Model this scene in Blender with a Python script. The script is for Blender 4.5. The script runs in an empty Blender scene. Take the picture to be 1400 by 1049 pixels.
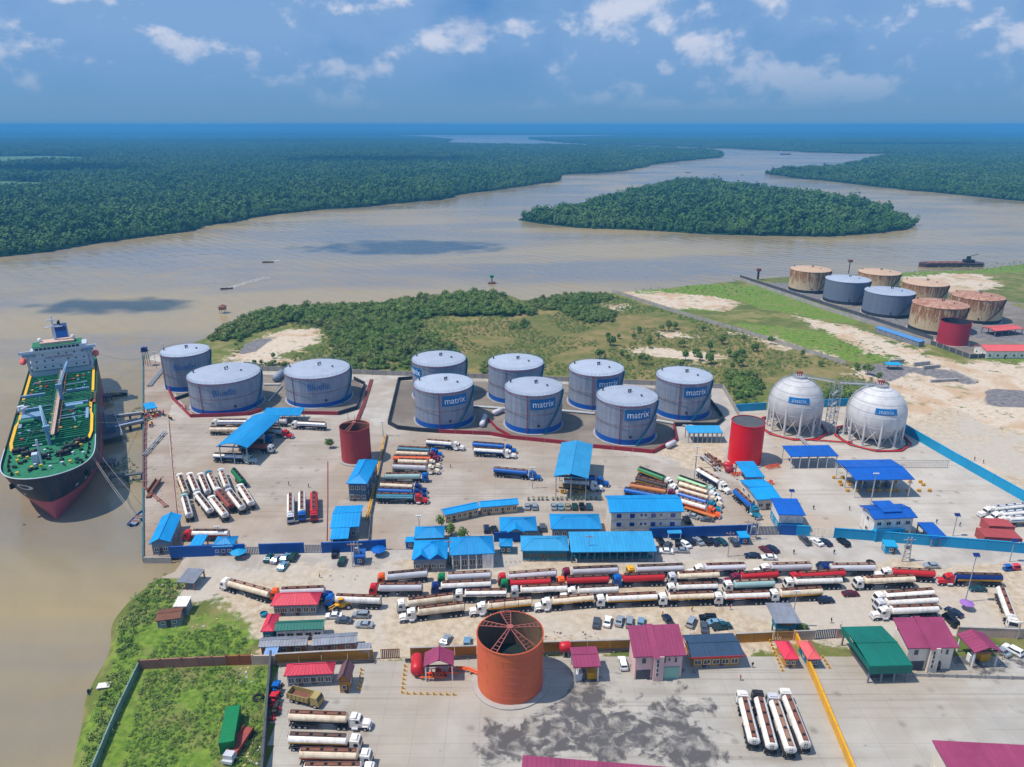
import bpy, bmesh, math, random
import numpy as np
from math import sin, cos, pi, radians, atan2, hypot
from mathutils import Vector, Matrix
SC = bpy.context.scene
COL = SC.collection
RND = random.Random(11)
NP = np.random.RandomState(5)
# ---------------------------------------------------------------- camera, sky, sun, exposure
CAM_H, CAM_F, CAM_P = 122.0, 1000.0, radians(19.5)
cam_d = bpy.data.cameras.new('camera')
cam = bpy.data.objects.new('camera', cam_d)
COL.objects.link(cam)
cam.location = (0, 0, CAM_H)
cam.rotation_euler = (pi / 2 - CAM_P, 0, 0)
cam_d.sensor_width = 36
cam_d.lens = CAM_F / 1400 * 36
cam_d.clip_start = 1
cam_d.clip_end = 90000
SC.camera = cam
SUN_EL, SUN_AZ = radians(62), radians(188)      # azimuth of the direction towards the sun, from +X
to_sun = Vector((cos(SUN_EL) * cos(SUN_AZ), cos(SUN_EL) * sin(SUN_AZ), sin(SUN_EL)))
sun_d = bpy.data.lights.new('sun', 'SUN')
sun_d.energy = 4.4
sun_d.angle = radians(0.5)
sun_d.color = (1.0, 0.92, 0.80)
sun = bpy.data.objects.new('sun', sun_d)
sun.rotation_euler = to_sun.to_track_quat('Z', 'Y').to_euler()
COL.objects.link(sun)
W = bpy.data.worlds.new('World')
SC.world = W
W.use_nodes = True
nt = W.node_tree
nt.nodes.clear()
def wn(t, **k):
 n = nt.nodes.new(t)
 for a, b in k.items():
  setattr(n, a, b)
 return n
out = wn('ShaderNodeOutputWorld')
bg = wn('ShaderNodeBackground')
bg.inputs['Strength'].default_value = 0.085
sky = wn('ShaderNodeTexSky', sky_type='NISHITA', sun_disc=False)
sky.sun_elevation = SUN_EL
sky.sun_rotation = pi / 2 - SUN_AZ
sky.air_density = 1.0
sky.dust_density = 0.6
sky.ozone_density = 1.5
tc = wn('ShaderNodeTexCoord')
sep = wn('ShaderNodeSeparateXYZ')
nt.links.new(tc.outputs['Generated'], sep.inputs[0])
mz = wn('ShaderNodeMath', operation='MAXIMUM'); mz.inputs[1].default_value = 0.0
nt.links.new(sep.outputs['Z'], mz.inputs[0])
az = wn('ShaderNodeMath', operation='ADD'); az.inputs[1].default_value = 0.10
nt.links.new(mz.outputs[0], az.inputs[0])
dx = wn('ShaderNodeMath', operation='DIVIDE'); dy = wn('ShaderNodeMath', operation='DIVIDE')
nt.links.new(sep.outputs['X'], dx.inputs[0]); nt.links.new(az.outputs[0], dx.inputs[1])
nt.links.new(sep.outputs['Y'], dy.inputs[0]); nt.links.new(az.outputs[0], dy.inputs[1])
cmb = wn('ShaderNodeCombineXYZ')
nt.links.new(dx.outputs[0], cmb.inputs[0]); nt.links.new(dy.outputs[0], cmb.inputs[1])
def cloudnoise(scale, detail, rough, off, dist=0.0):
 mp = wn('ShaderNodeMapping'); mp.inputs['Location'].default_value = off
 mp.inputs['Scale'].default_value = (1, 1, 1.5)
 nt.links.new(tc.outputs['Generated'], mp.inputs[0])
 n = wn('ShaderNodeTexNoise'); n.inputs['Scale'].default_value = scale
 n.inputs['Detail'].default_value = detail; n.inputs['Roughness'].default_value = rough
 n.inputs['Distortion'].default_value = dist
 nt.links.new(mp.outputs[0], n.inputs['Vector'])
 return n
SKY_OFF = (3.1, 1.2, 0)
def ramp(src, a, b, c0=(0, 0, 0, 1), c1=(1, 1, 1, 1)):
 r = wn('ShaderNodeValToRGB'); r.color_ramp.interpolation = 'EASE'
 r.color_ramp.elements[0].position = a; r.color_ramp.elements[1].position = b
 r.color_ramp.elements[0].color = c0; r.color_ramp.elements[1].color = c1
 nt.links.new(src, r.inputs[0]); return r
n1 = cloudnoise(5.4, 8, 0.52, SKY_OFF, 0.1)
n2 = cloudnoise(5.4, 8, 0.55, (SKY_OFF[0] + 0.004, SKY_OFF[1], 0.03), 0.1)
cov = ramp(n1.outputs['Fac'], 0.26, 0.54)
lit = wn('ShaderNodeMath', operation='SUBTRACT'); nt.links.new(n1.outputs['Fac'], lit.inputs[0]); nt.links.new(n2.outputs['Fac'], lit.inputs[1])
puff = ramp(lit.outputs[0], -0.09, 0.08)
tint = wn('ShaderNodeMix', data_type='RGBA', blend_type='MULTIPLY'); tint.inputs[0].default_value = 1.0
tint.inputs[7].default_value = (0.36, 0.66, 1.05, 1)
nt.links.new(sky.outputs[0], tint.inputs[6])
ccol = wn('ShaderNodeMix', data_type='RGBA')
ccol.inputs[6].default_value = (2.6, 4.6, 7.8, 1)        # shaded cloud
ccol.inputs[7].default_value = (7.6, 8.1, 9.6, 1)        # sunlit cloud
nt.links.new(puff.outputs[0], ccol.inputs[0])
fadeh = wn('ShaderNodeMapRange'); fadeh.inputs[1].default_value = 0.015; fadeh.inputs[2].default_value = 0.10
nt.links.new(sep.outputs['Z'], fadeh.inputs[0])
cfac = wn('ShaderNodeMath', operation='MULTIPLY')
nt.links.new(cov.outputs[0], cfac.inputs[0]); nt.links.new(fadeh.outputs[0], cfac.inputs[1])
cf2 = wn('ShaderNodeMath', operation='MULTIPLY'); cf2.inputs[1].default_value = 0.85
nt.links.new(cfac.outputs[0], cf2.inputs[0])
mixs = wn('ShaderNodeMix', data_type='RGBA')
nt.links.new(cf2.outputs[0], mixs.inputs[0])
air = wn('ShaderNodeMix', data_type='RGBA'); air.inputs[0].default_value = 0.8
elev = ramp(sep.outputs['Z'], 0.0, 0.22, (1.75, 3.75, 6.6, 1), (0.6, 2.6, 7.0, 1)); elev.color_ramp.interpolation = 'LINEAR'
nt.links.new(tint.outputs[2], air.inputs[6]); nt.links.new(elev.outputs[0], air.inputs[7])
nt.links.new(air.outputs[2], mixs.inputs[6]); nt.links.new(ccol.outputs[2], mixs.inputs[7])
nt.links.new(mixs.outputs[2], bg.inputs['Color'])
nt.links.new(bg.outputs[0], out.inputs[0])
SC.view_settings.view_transform = 'Standard'
SC.view_settings.look = 'None'
SC.view_settings.gamma = 1
SC.view_settings.use_curve_mapping = False
SC.view_settings.exposure = 0.05
SC.cycles.use_denoising = True
SC.cycles.max_bounces = 6
SC.cycles.diffuse_bounces = 2
SC.cycles.glossy_bounces = 2
SC.cycles.transmission_bounces = 3
SC.cycles.volume_bounces = 0
SC.cycles.caustics_reflective = False
SC.cycles.caustics_refractive = False
# ---------------------------------------------------------------- where a thing seen at (px, py) stands, at height z
def G(px, py, z=0.0):
 u = (px - 700) / CAM_F; v = (524.5 - py) / CAM_F
 dy_ = cos(CAM_P) + v * sin(CAM_P); dz_ = -sin(CAM_P) + v * cos(CAM_P)
 t = (z - CAM_H) / dz_
 return Vector((u * t, dy_ * t, z))
def poly_w(pts, z=0.0):
 return [G(x, y, z) for x, y in pts]
# ---------------------------------------------------------------- materials
def lin(c):
 return tuple(((v / 255) / 12.92 if v / 255 <= 0.04045 else ((v / 255 + 0.055) / 1.055) ** 2.4) for v in c)
MATS = {}
def new_mat(name):
 m = bpy.data.materials.new(name); m.use_nodes = True
 b = m.node_tree.nodes['Principled BSDF']
 return m, m.node_tree, b
def paint(name, rgb, rough=0.5, metal=0.0, dirt=0.25, dirtcol=None, scale=0.35, spec=0.4, bump=0.0, streak=0.0, sheets=0.0, plates=0.0):
 """sRGB paint colour with weathering"""
 if name in MATS: return MATS[name]
 m, t, b = new_mat(name)
 c = lin(rgb)
 N = t.nodes.new; L = t.links.new
 tcn = N('ShaderNodeTexCoord'); gp = N('ShaderNodeNewGeometry')
 nz = N('ShaderNodeTexNoise'); nz.inputs['Scale'].default_value = scale; nz.inputs['Detail'].default_value = 6; nz.inputs['Roughness'].default_value = 0.65
 mp = N('ShaderNodeMapping')
 if streak: mp.inputs['Scale'].default_value = (1, 1, streak)
 L(gp.outputs['Position'], mp.inputs[0]); L(mp.outputs[0], nz.inputs['Vector'])
 r = N('ShaderNodeValToRGB'); r.color_ramp.elements[0].position = 0.42; r.color_ramp.elements[1].position = 0.75
 L(nz.outputs[0], r.inputs[0])
 f = N('ShaderNodeMath'); f.operation = 'MULTIPLY'; f.inputs[1].default_value = dirt
 L(r.outputs[0], f.inputs[0])
 mx = N('ShaderNodeMix'); mx.data_type = 'RGBA'
 dc = lin(dirtcol) if dirtcol else tuple(v * 0.45 + 0.02 for v in c)
 mx.inputs[6].default_value = (*c, 1); mx.inputs[7].default_value = (*dc, 1)
 L(f.outputs[0], mx.inputs[0])
 oi = N('ShaderNodeObjectInfo'); mr = N('ShaderNodeMapRange'); mr.inputs[3].default_value = 0.90; mr.inputs[4].default_value = 1.07
 L(oi.outputs['Random'], mr.inputs[0])
 mu = N('ShaderNodeMix'); mu.data_type = 'RGBA'; mu.blend_type = 'MULTIPLY'; mu.inputs[0].default_value = 1
 cb = N('ShaderNodeCombineColor')
 for i in range(3): L(mr.outputs[0], cb.inputs[i])
 L(mx.outputs[2], mu.inputs[6]); L(cb.outputs[0], mu.inputs[7])
 last = mu.outputs[2]
 if sheets or plates:        # tone of each metal sheet or plate
  sx = N('ShaderNodeSeparateXYZ'); L(tcn.outputs['Object'], sx.inputs[0]); cx = N('ShaderNodeCombineXYZ')
  br = N('ShaderNodeTexBrick'); br.inputs['Scale'].default_value = 1; br.inputs['Mortar Size'].default_value = 0.02
  if plates:
   an = N('ShaderNodeMath'); an.operation = 'ARCTAN2'; L(sx.outputs[1], an.inputs[0]); L(sx.outputs[0], an.inputs[1])
   am = N('ShaderNodeMath'); am.operation = 'MULTIPLY'; am.inputs[1].default_value = 12; L(an.outputs[0], am.inputs[0]); L(am.outputs[0], cx.inputs[0]); L(sx.outputs[2], cx.inputs[1])
   br.inputs['Brick Width'].default_value = 6; br.inputs['Row Height'].default_value = 2.0
  else:
   L(sx.outputs[0], cx.inputs[0]); L(sx.outputs[1], cx.inputs[1]); br.inputs['Brick Width'].default_value = 1.1; br.inputs['Row Height'].default_value = 3.4; br.offset = 0.0
  k = max(sheets, plates); br.inputs['Color1'].default_value = (1, 1, 1, 1); br.inputs['Color2'].default_value = (1 - k, 1 - k, 1 - k, 1); br.inputs['Mortar'].default_value = (1 - k * 1.5,) * 3 + (1,)
  L(cx.outputs[0], br.inputs['Vector']); m3 = N('ShaderNodeMix'); m3.data_type = 'RGBA'; m3.blend_type = 'MULTIPLY'; m3.inputs[0].default_value = 1; L(last, m3.inputs[6]); L(br.outputs[0], m3.inputs[7]); last = m3.outputs[2]
 L(last, b.inputs['Base Color'])
 b.inputs['Roughness'].default_value = rough; b.inputs['Metallic'].default_value = metal
 b.inputs['Specular IOR Level'].default_value = spec
 if bump:
  n3 = N('ShaderNodeTexNoise'); n3.inputs['Scale'].default_value = 3.0; n3.inputs['Detail'].default_value = 4
  L(gp.outputs['Position'], n3.inputs['Vector'])
  bp = N('ShaderNodeBump'); bp.inputs['Strength'].default_value = bump; bp.inputs['Distance'].default_value = 0.1
  L(n3.outputs[0], bp.inputs['Height']); L(bp.outputs[0], b.inputs['Normal'])
 MATS[name] = m
 return m
def glass(name='window_glass', c=(0.02, 0.03, 0.04)):
 if name in MATS: return MATS[name]
 m, t, b = new_mat(name)
 b.inputs['Base Color'].default_value = (*c, 1); b.inputs['Roughness'].default_value = 0.08
 b.inputs['Specular IOR Level'].default_value = 0.7
 MATS[name] = m; return m
GL = glass()
RUST = (112, 66, 44)
white = paint('white_paint', (236, 234, 230), 0.45, 0, 0.55, (164, 138, 112), .9, streak=.35)
cream = paint('cream_paint', (228, 214, 190), 0.5, 0, 0.65, (160, 118, 80), .8, streak=.35)
silver = paint('silver_paint', (200, 200, 208), 0.4, 0.0, 0.3, (110, 100, 95))
dark = paint('dark_steel', (38, 38, 42), 0.6, 0, 0.4, (80, 70, 60))
black = paint('black_rubber', (22, 22, 24), 0.8, 0, 0.3, (70, 64, 58))
rust = paint('rusty_brown', (128, 84, 66), 0.8, 0, 0.5, (90, 50, 36), 0.8)
rust_red = paint('red_primer', (150, 70, 60), 0.7, 0, 0.4, (96, 50, 40), 0.6)
redp = paint('red_paint', (196, 34, 40), 0.4, 0, 0.3, (120, 50, 40))
crimson = paint('crimson_pipe', (150, 32, 48), 0.5, 0, 0.35, (90, 40, 44))
orange = paint('orange_paint', (226, 92, 24), 0.45, 0, 0.3, (150, 80, 40))
yellow = paint('yellow_paint', (226, 166, 24), 0.45, 0, 0.3, (140, 100, 40))
mustard = paint('mustard_wall', (186, 128, 24), 0.8, 0, 0.45, (120, 96, 60), 0.25)
blue = paint('blue_paint', (10, 92, 176), 0.35, 0, 0.25, (20, 60, 110))
navy = paint('navy_paint', (16, 44, 110), 0.35, 0, 0.25, (20, 30, 60))
sky_blue = paint('light_blue_wall', (22, 150, 200), 0.6, 0, 0.25, (30, 110, 160), 0.2)
wall_blue = paint('deep_blue_wall', (8, 82, 160), 0.65, 0, 0.3, (20, 60, 120), 0.2)
roof_blue = paint('azure_roof', (10, 148, 214), 0.55, 0, 0.5, (8, 112, 176), 0.12, bump=0.1, sheets=.13)
roof_blue2 = paint('pale_azure_roof', (52, 154, 206), 0.45, 0, 0.3, (30, 110, 170), 0.15, bump=0.1, sheets=.13)
roof_deep = paint('cobalt_roof', (6, 90, 184), 0.5, 0, 0.45, (10, 60, 130), 0.12, bump=0.1, sheets=.13)
roof_mag = paint('magenta_roof', (150, 60, 98), 0.55, 0, 0.5, (110, 40, 70), 0.15, bump=0.1, sheets=.13)
roof_red = paint('coral_roof', (222, 58, 84), 0.5, 0, 0.3, (170, 60, 70), 0.2, bump=0.1, sheets=.13)
roof_green = paint('green_roof', (8, 112, 98), 0.6, 0, 0.5, (10, 80, 74), 0.15, bump=0.1, sheets=.13)
roof_slate = paint('slate_blue_roof', (54, 78, 106), 0.5, 0, 0.4, (40, 52, 66), 0.3, bump=0.1, sheets=.13)
roof_grey = paint('weathered_zinc', (138, 146, 160), 0.55, 0.2, 0.6, (110, 90, 84), 0.5, bump=0.1, sheets=.13)
roof_brown = paint('brown_roof', (112, 80, 84), 0.7, 0, 0.4, (80, 56, 56), 0.4)
roof_pink = paint('faded_red_roof', (214, 96, 96), 0.6, 0, 0.3, (160, 80, 80), 0.3)
wcream = paint('cream_wall', (224, 214, 200), 0.8, 0, 0.3, (170, 150, 130), 0.3)
wpink = paint('pale_pink_wall', (214, 178, 176), 0.8, 0, 0.25, (170, 140, 130), 0.3)
wgrey = paint('grey_wall', (128, 134, 146), 0.8, 0, 0.3, (96, 100, 110), 0.3)
wslate = paint('slate_blue_wall', (70, 96, 124), 0.8, 0, 0.3, (60, 76, 96), 0.3)
wtan = paint('tan_wall', (196, 170, 128), 0.8, 0, 0.35, (140, 116, 90), 0.3)
wteal = paint('teal_wall', (8, 116, 140), 0.7, 0, 0.3, (20, 84, 100), 0.3)
wmint = paint('mint_wall', (150, 196, 180), 0.8, 0, 0.3, (120, 150, 140), 0.3)
wpeach = paint('peach_block_wall', (206, 176, 160), 0.85, 0, 0.5, (150, 116, 100), 0.3)
wbrown = paint('rusty_wall', (158, 112, 96), 0.85, 0, 0.6, (130, 76, 46), 0.3)
conc = paint('grey_concrete', (168, 164, 160), 0.85, 0, 0.5, (110, 106, 100), 0.3, bump=0.2)
conc_d = paint('dark_concrete', (84, 86, 92), 0.85, 0, 0.5, (56, 58, 60), 0.3, bump=0.2)
blackw = paint('black_bund', (36, 42, 52), 0.8, 0, 0.4, (70, 70, 72), 0.3)
green = paint('green_paint', (16, 124, 72), 0.45, 0, 0.3, (20, 80, 54))
lgreen = paint('light_green_paint', (146, 204, 152), 0.45, 0, 0.3, (110, 150, 110))
teal = paint('teal_paint', (20, 120, 150), 0.4, 0, 0.3, (30, 84, 100))
pglass = paint('pale_aqua_paint', (158, 190, 190), 0.4, 0, 0.3, (110, 130, 130))
brown_o = paint('ochre_paint', (190, 116, 62), 0.5, 0, 0.3, (130, 80, 50))
maroon = paint('maroon_paint', (116, 26, 56), 0.4, 0, 0.3, (80, 30, 40))
pipe_grey = paint('pipe_grey', (170, 176, 182), 0.4, 0.2, 0.3, (120, 110, 104))
wood = paint('orange_wood', (176, 96, 34), 0.8, 0, 0.5, (120, 64, 30), 0.6)
MATN = dict(white=white, cream=cream, silver=silver, red=redp, orange=orange, yellow=yellow, blue=blue, navy=navy, green=green,
   lgreen=lgreen, teal=teal, aqua=pglass, ochre=brown_o, maroon=maroon, black=black, dark=dark, rustred=rust_red, brown=rust)
# ---------------------------------------------------------------- mesh helpers
class MB:
 def __init__(s): s.v = []; s.f = []; s.m = []; s.sm = []
 def add(s, vs, fs, m=0, sm=False):
  o = len(s.v); s.v.extend([tuple(v) for v in vs])
  for f in fs:
   s.f.append(tuple(i + o for i in f)); s.m.append(m); s.sm.append(sm)
  return s
 def box(s, x0, x1, y0, y1, z0, z1, m=0, rot=0, c=None):
  vs = [(x0, y0, z0), (x1, y0, z0), (x1, y1, z0), (x0, y1, z0), (x0, y0, z1), (x1, y0, z1), (x1, y1, z1), (x0, y1, z1)]
  if rot:
   cx, cy = c if c else ((x0 + x1) / 2, (y0 + y1) / 2)
   vs = [(cx + (x - cx) * cos(rot) - (y - cy) * sin(rot), cy + (x - cx) * sin(rot) + (y - cy) * cos(rot), z) for x, y, z in vs]
  return s.add(vs, [(0, 3, 2, 1), (4, 5, 6, 7), (0, 1, 5, 4), (1, 2, 6, 5), (2, 3, 7, 6), (3, 0, 4, 7)], m)
 def cyl(s, p0, p1, r0, r1=None, n=12, m=0, cap=True, sm=True):
  r1 = r0 if r1 is None else r1
  p0, p1 = Vector(p0), Vector(p1); d = (p1 - p0).normalized()
  a = d.orthogonal().normalized(); b = d.cross(a)
  vs = []
  for p, r in ((p0, r0), (p1, r1)):
   for i in range(n):
    t = 2 * pi * i / n; vs.append(p + a * (r * cos(t)) + b * (r * sin(t)))
  s.add(vs, [(i, (i + 1) % n, n + (i + 1) % n, n + i) for i in range(n)], m, sm)
  if cap:
   s.add(vs[:n], [tuple(range(n))[::-1]], m); s.add(vs[n:], [tuple(range(n))], m)
  return s
 def bar(s, p0, p1, w, m=0):
  return s.cyl(p0, p1, w / 2 * 1.2, n=4, m=m, sm=False)
 def path(s, pts, r, n=6, m=0):
  for a, b in zip(pts, pts[1:]): s.cyl(a, b, r, n=n, m=m, sm=True)
  return s
 def prism(s, poly, z0, z1, m=0, mtop=None):
  n = len(poly)
  vs = [(p[0], p[1], z0) for p in poly] + [(p[0], p[1], z1) for p in poly]
  s.add(vs, [(i, (i + 1) % n, n + (i + 1) % n, n + i) for i in range(n)], m)
  s.add(vs[n:], [tuple(range(n))], m if mtop is None else mtop); s.add(vs[:n], [tuple(range(n))[::-1]], m)
  return s
 def lathe(s, prof, n=24, m=0, sm=True, c=(0, 0, 0), ms=None):
  vs = []
  for r, z in prof:
   for i in range(n):
    t = 2 * pi * i / n; vs.append((c[0] + r * cos(t), c[1] + r * sin(t), c[2] + z))
  for k in range(len(prof) - 1):
   s.add([], [], m)
   s_f = [(k * n + i, k * n + (i + 1) % n, (k + 1) * n + (i + 1) % n, (k + 1) * n + i) for i in range(n)]
   o = len(s.v)
   s.v.extend([tuple(v) for v in vs[k * n:(k + 2) * n]])
   for f in s_f:
    s.f.append(tuple(i - k * n + o for i in f)); s.m.append(ms[k] if ms else m); s.sm.append(sm)
  return s
 def quad(s, a, b, c, d, m=0): return s.add([a, b, c, d], [(0, 1, 2, 3)], m)
 def tri(s, a, b, c, m=0): return s.add([a, b, c], [(0, 1, 2)], m)
 def mesh(s, name, mats):
  me = bpy.data.meshes.new(name)
  me.from_pydata(s.v, [], s.f)
  for mt in (mats if isinstance(mats, (list, tuple)) else [mats]): me.materials.append(mt)
  me.polygons.foreach_set('material_index', s.m)
  me.polygons.foreach_set('use_smooth', s.sm)
  me.update()
  return me
CACHE = {}
def cached(key, fn):
 if key not in CACHE: CACHE[key] = fn()
 return CACHE[key]
def ob(name, me, parent=None, loc=None, rz=0):
 o = bpy.data.objects.new(name, me); COL.objects.link(o)
 if parent is not None: o.parent = parent
 if loc is not None: o.location = loc
 if rz: o.rotation_euler = (0, 0, rz)
 return o
def part(name, mb, mats, parent=None, **k):
 return ob(name, mb.mesh(name, mats), parent, **k)
def tag(o, label, cat, group=None):
 o['label'] = label; o['category'] = cat
 if group: o['group'] = group
 return o
_o = 'first second third fourth fifth sixth seventh eighth ninth tenth eleventh twelfth thirteenth fourteenth fifteenth sixteenth seventeenth eighteenth nineteenth'.split()
def ordw(n): return _o[n] if n < 19 else ('twentieth', 'thirtieth', 'fortieth')[n // 10 - 1] if n % 10 == 9 else ('twenty', 'thirty', 'forty')[(n + 1) // 10 - 2] + '-' + _o[n % 10]
def thing(name, label, cat, loc=(0, 0, 0), rz=0, group=None):
 o = ob(name, None, None, loc, rz); o.empty_display_size = 0.5
 return tag(o, label, cat, group)
def struct(o, kind='structure'):
 o['kind'] = kind; return o
def sdist(poly, X, Y):
 P = np.array([(p[0], p[1]) for p in poly]); Q = np.roll(P, -1, axis=0)
 d = np.full(X.shape, 1e18); ins = np.zeros(X.shape, bool)
 for (x0, y0), (x1, y1) in zip(P, Q):
  ex, ey = x1 - x0, y1 - y0; wx, wy = X - x0, Y - y0
  t = np.clip((wx * ex + wy * ey) / (ex * ex + ey * ey + 1e-12), 0, 1)
  d = np.minimum(d, (wx - ex * t) ** 2 + (wy - ey * t) ** 2)
  c = ((y0 > Y) != (y1 > Y)) & (X < (x1 - x0) * (Y - y0) / ((y1 - y0) + 1e-12) + x0)
  ins ^= c
 return np.where(ins, 1, -1) * np.sqrt(d)
# ================================================================ THE SETTING: water, land, forest
WZ = -1.6
def nodes(m):
 t = m.node_tree
 def N(ty, ins=None, **k):
  n = t.nodes.new(ty)
  for a, b in k.items(): setattr(n, a, b)
  for a, b in (ins or {}).items():
   if isinstance(b, bpy.types.NodeSocket): t.links.new(b, n.inputs[a])
   else: n.inputs[a].default_value = b
  return n
 return t, N
def noise(N, vec, scale, detail=5, rough=0.6, dist=0.0):
 return N('ShaderNodeTexNoise', {'Vector': vec, 'Scale': scale, 'Detail': detail, 'Roughness': rough, 'Distortion': dist}).outputs[0]
def mixc(N, f, a, b, blend='MIX'):
 n = N('ShaderNodeMix', data_type='RGBA', blend_type=blend)
 t = n.id_data
 for i, v in ((0, f), (6, a), (7, b)):
  if isinstance(v, bpy.types.NodeSocket): t.links.new(v, n.inputs[i])
  elif isinstance(v, tuple): n.inputs[i].default_value = (*v, 1) if len(v) == 3 else v
  else: n.inputs[i].default_value = v
 return n.outputs[2]
def ramp2(N, v, a, b):
 return N('ShaderNodeMapRange', {0: v, 1: a, 2: b}, interpolation_type='SMOOTHSTEP').outputs[0]
def mth(N, op, a, b=0.0):
 return N('ShaderNodeMath', {0: a, 1: b}, operation=op).outputs[0]
# --- water
wm, _, wb = new_mat('muddy_river_water')
t, N = nodes(wm)
pos = N('ShaderNodeNewGeometry').outputs['Position']
big = noise(N, N('ShaderNodeMapping', {'Vector': pos, 'Scale': (0.0035, 0.008, 1)}).outputs[0], 1.0, 5, 0.55, 0.6)
silt_and_shade = mixc(N, ramp2(N, big, 0.38, 0.62), lin((142, 128, 98)), lin((160, 142, 104)))
near = noise(N, pos, 0.02, 4, 0.6, 1.0)
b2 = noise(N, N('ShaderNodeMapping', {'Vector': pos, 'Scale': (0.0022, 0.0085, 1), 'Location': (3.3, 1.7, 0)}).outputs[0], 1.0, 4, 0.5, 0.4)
silt_and_shade = mixc(N, mth(N, 'MULTIPLY', ramp2(N, b2, 0.50, 0.68), 0.6), silt_and_shade, lin((112, 112, 116)))  # blue-grey patches painted into the water colour, standing in for cloud shadow
silt_and_shade = mixc(N, mth(N, 'MULTIPLY', ramp2(N, near, 0.5, 0.75), 0.5), silt_and_shade, lin((160, 130, 70)))
t.links.new(silt_and_shade, wb.inputs['Base Color'])
rr = N('ShaderNodeMapRange', {0: big, 1: 0.4, 2: 0.6, 3: 0.12, 4: 0.24}).outputs[0]
t.links.new(rr, wb.inputs['Roughness'])
wb.inputs['IOR'].default_value = 1.33
wv = noise(N, N('ShaderNodeMapping', {'Vector': pos, 'Scale': (0.9, 0.45, 1), 'Rotation': (0, 0, 0.7)}).outputs[0], 0.6, 5, 0.6)
wv2 = noise(N, pos, 0.06, 3, 0.5)
sw = N('ShaderNodeTexWave', {'Vector': pos, 'Scale': 0.035, 'Distortion': 5.0, 'Detail': 3.0, 'Detail Scale': 1.5}, bands_direction='DIAGONAL').outputs[1]
h = mth(N, 'ADD', mth(N, 'ADD', mth(N, 'MULTIPLY', wv, 0.25), mth(N, 'MULTIPLY', wv2, 1.5)), mth(N, 'MULTIPLY', sw, 0.5))
bp = N('ShaderNodeBump', {'Height': h, 'Strength': 0.5, 'Distance': 0.6})
t.links.new(bp.outputs[0], wb.inputs['Normal'])
mb = MB(); FAR = 26000
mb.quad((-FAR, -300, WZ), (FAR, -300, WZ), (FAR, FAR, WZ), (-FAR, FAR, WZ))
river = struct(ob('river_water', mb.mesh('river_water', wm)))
# --- near land: one sheet, height from the shoreline, ground cover by masks
shore = [(110, 1180), (118, 1049), (124, 1000), (136, 960), (152, 925), (163, 880), (170, 846), (196, 806), (222, 782), (232, 764),
         (196, 763), (196, 488), (226, 476), (262, 470), (285, 458), (305, 448), (340, 434), (382, 423), (420, 419), (455, 419), (480, 422), (505, 416),
         (540, 410), (580, 405), (620, 401), (660, 399), (690, 402), (712, 410), (735, 409), (760, 405), (790, 404), (840, 400), (890, 396), (940, 391),
         (985, 386), (1010, 384), (1072, 379), (1130, 378), (1200, 375), (1262, 371), (1330, 370), (1370, 364), (1430, 357), (1700, 345)]
shore_w = poly_w(shore) + [Vector((1500, 300, 0)), Vector((700, -40, 0)), Vector((-200, -40, 0))]
x0, x1, y0, y1, st = -290, 640, 20, 830, 2.6
xs = np.arange(x0, x1, st); ys = np.arange(y0, y1, st)
X, Y = np.meshgrid(xs, ys)
def wob(X, Y, a, s, seed=0):
 r = np.random.RandomState(seed); o = 0
 for k in range(7):
  w = (r.rand(2) - 0.5) * 2 / s * 6.28 * 0.5; p = r.rand() * 6.28
  o = o + np.sin(X * w[0] + Y * w[1] + p + 1.3 * np.sin(X * w[1] * 0.7 - Y * w[0] * 0.6 + p * 2))
 return a * o / 2.6
sd = sdist(shore_w, X, Y)
natural = np.clip((Y - G(300, 470).y) / 8, 0, 1) + np.clip((G(200, 780).y - Y) / 5, 0, 1)
sdn = sd + wob(X, Y, 1.0, 14, 3) * np.clip(natural, 0, 1)
nat = np.clip(natural, 0, 1)
Z = np.clip(np.where(nat > .5, sdn * 0.55, (sdn - 2.6) * 4), -4.5, 0)
bumpy = np.clip(natural, 0, 1) * np.clip((Y - 330) / 60, 0, 1)
Z = Z + np.where(sdn > 6, 1, 0) * bumpy * (wob(X, Y, 0.12, 30, 8))
def smask(polys, w=3.0, n=1.5, seed=1):
 o = np.zeros(X.shape)
 nn = wob(X, Y, n, 22, seed)
 for p in polys:
  d = sdist(poly_w(p), X, Y) + nn
  o = np.maximum(o, np.clip(0.5 + d / (2 * w), 0, 1))
 return o
sand = smask([
 [(363, 457), (391, 449), (434, 451), (439, 469), (415, 480), (394, 486), (397, 498), (317, 498), (330, 480), (346, 466)],
 [(850, 400), (928, 401), (990, 406), (1009, 418), (985, 424), (940, 422), (904, 419), (856, 407)],
 [(793, 408), (810, 409), (812, 414), (796, 415)], [(832, 417), (866, 416), (862, 423), (840, 423)],
 [(862, 482), (889, 473), (928, 478), (975, 482), (1002, 492), (960, 495), (905, 491)], [(903, 454), (943, 457), (936, 463), (910, 461)],
 [(1185, 365), (1190, 388), (1262, 374), (1345, 374), (1368, 384), (1352, 398), (1275, 400), (1262, 388)],
 [(1090, 432), (1177, 450), (1243, 474), (1310, 494), (1440, 498), (1500, 1100), (1400, 690), (1226, 585), (1215, 545), (1190, 520), (1165, 500), (1240, 499), (1190, 482), (1120, 448)],
 [(1000, 455), (1060, 463), (1150, 490), (1100, 484)],
 [(1147, 390), (1160, 389), (1162, 394), (1149, 394)],
], 9, 3.5, 4) * .92
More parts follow.
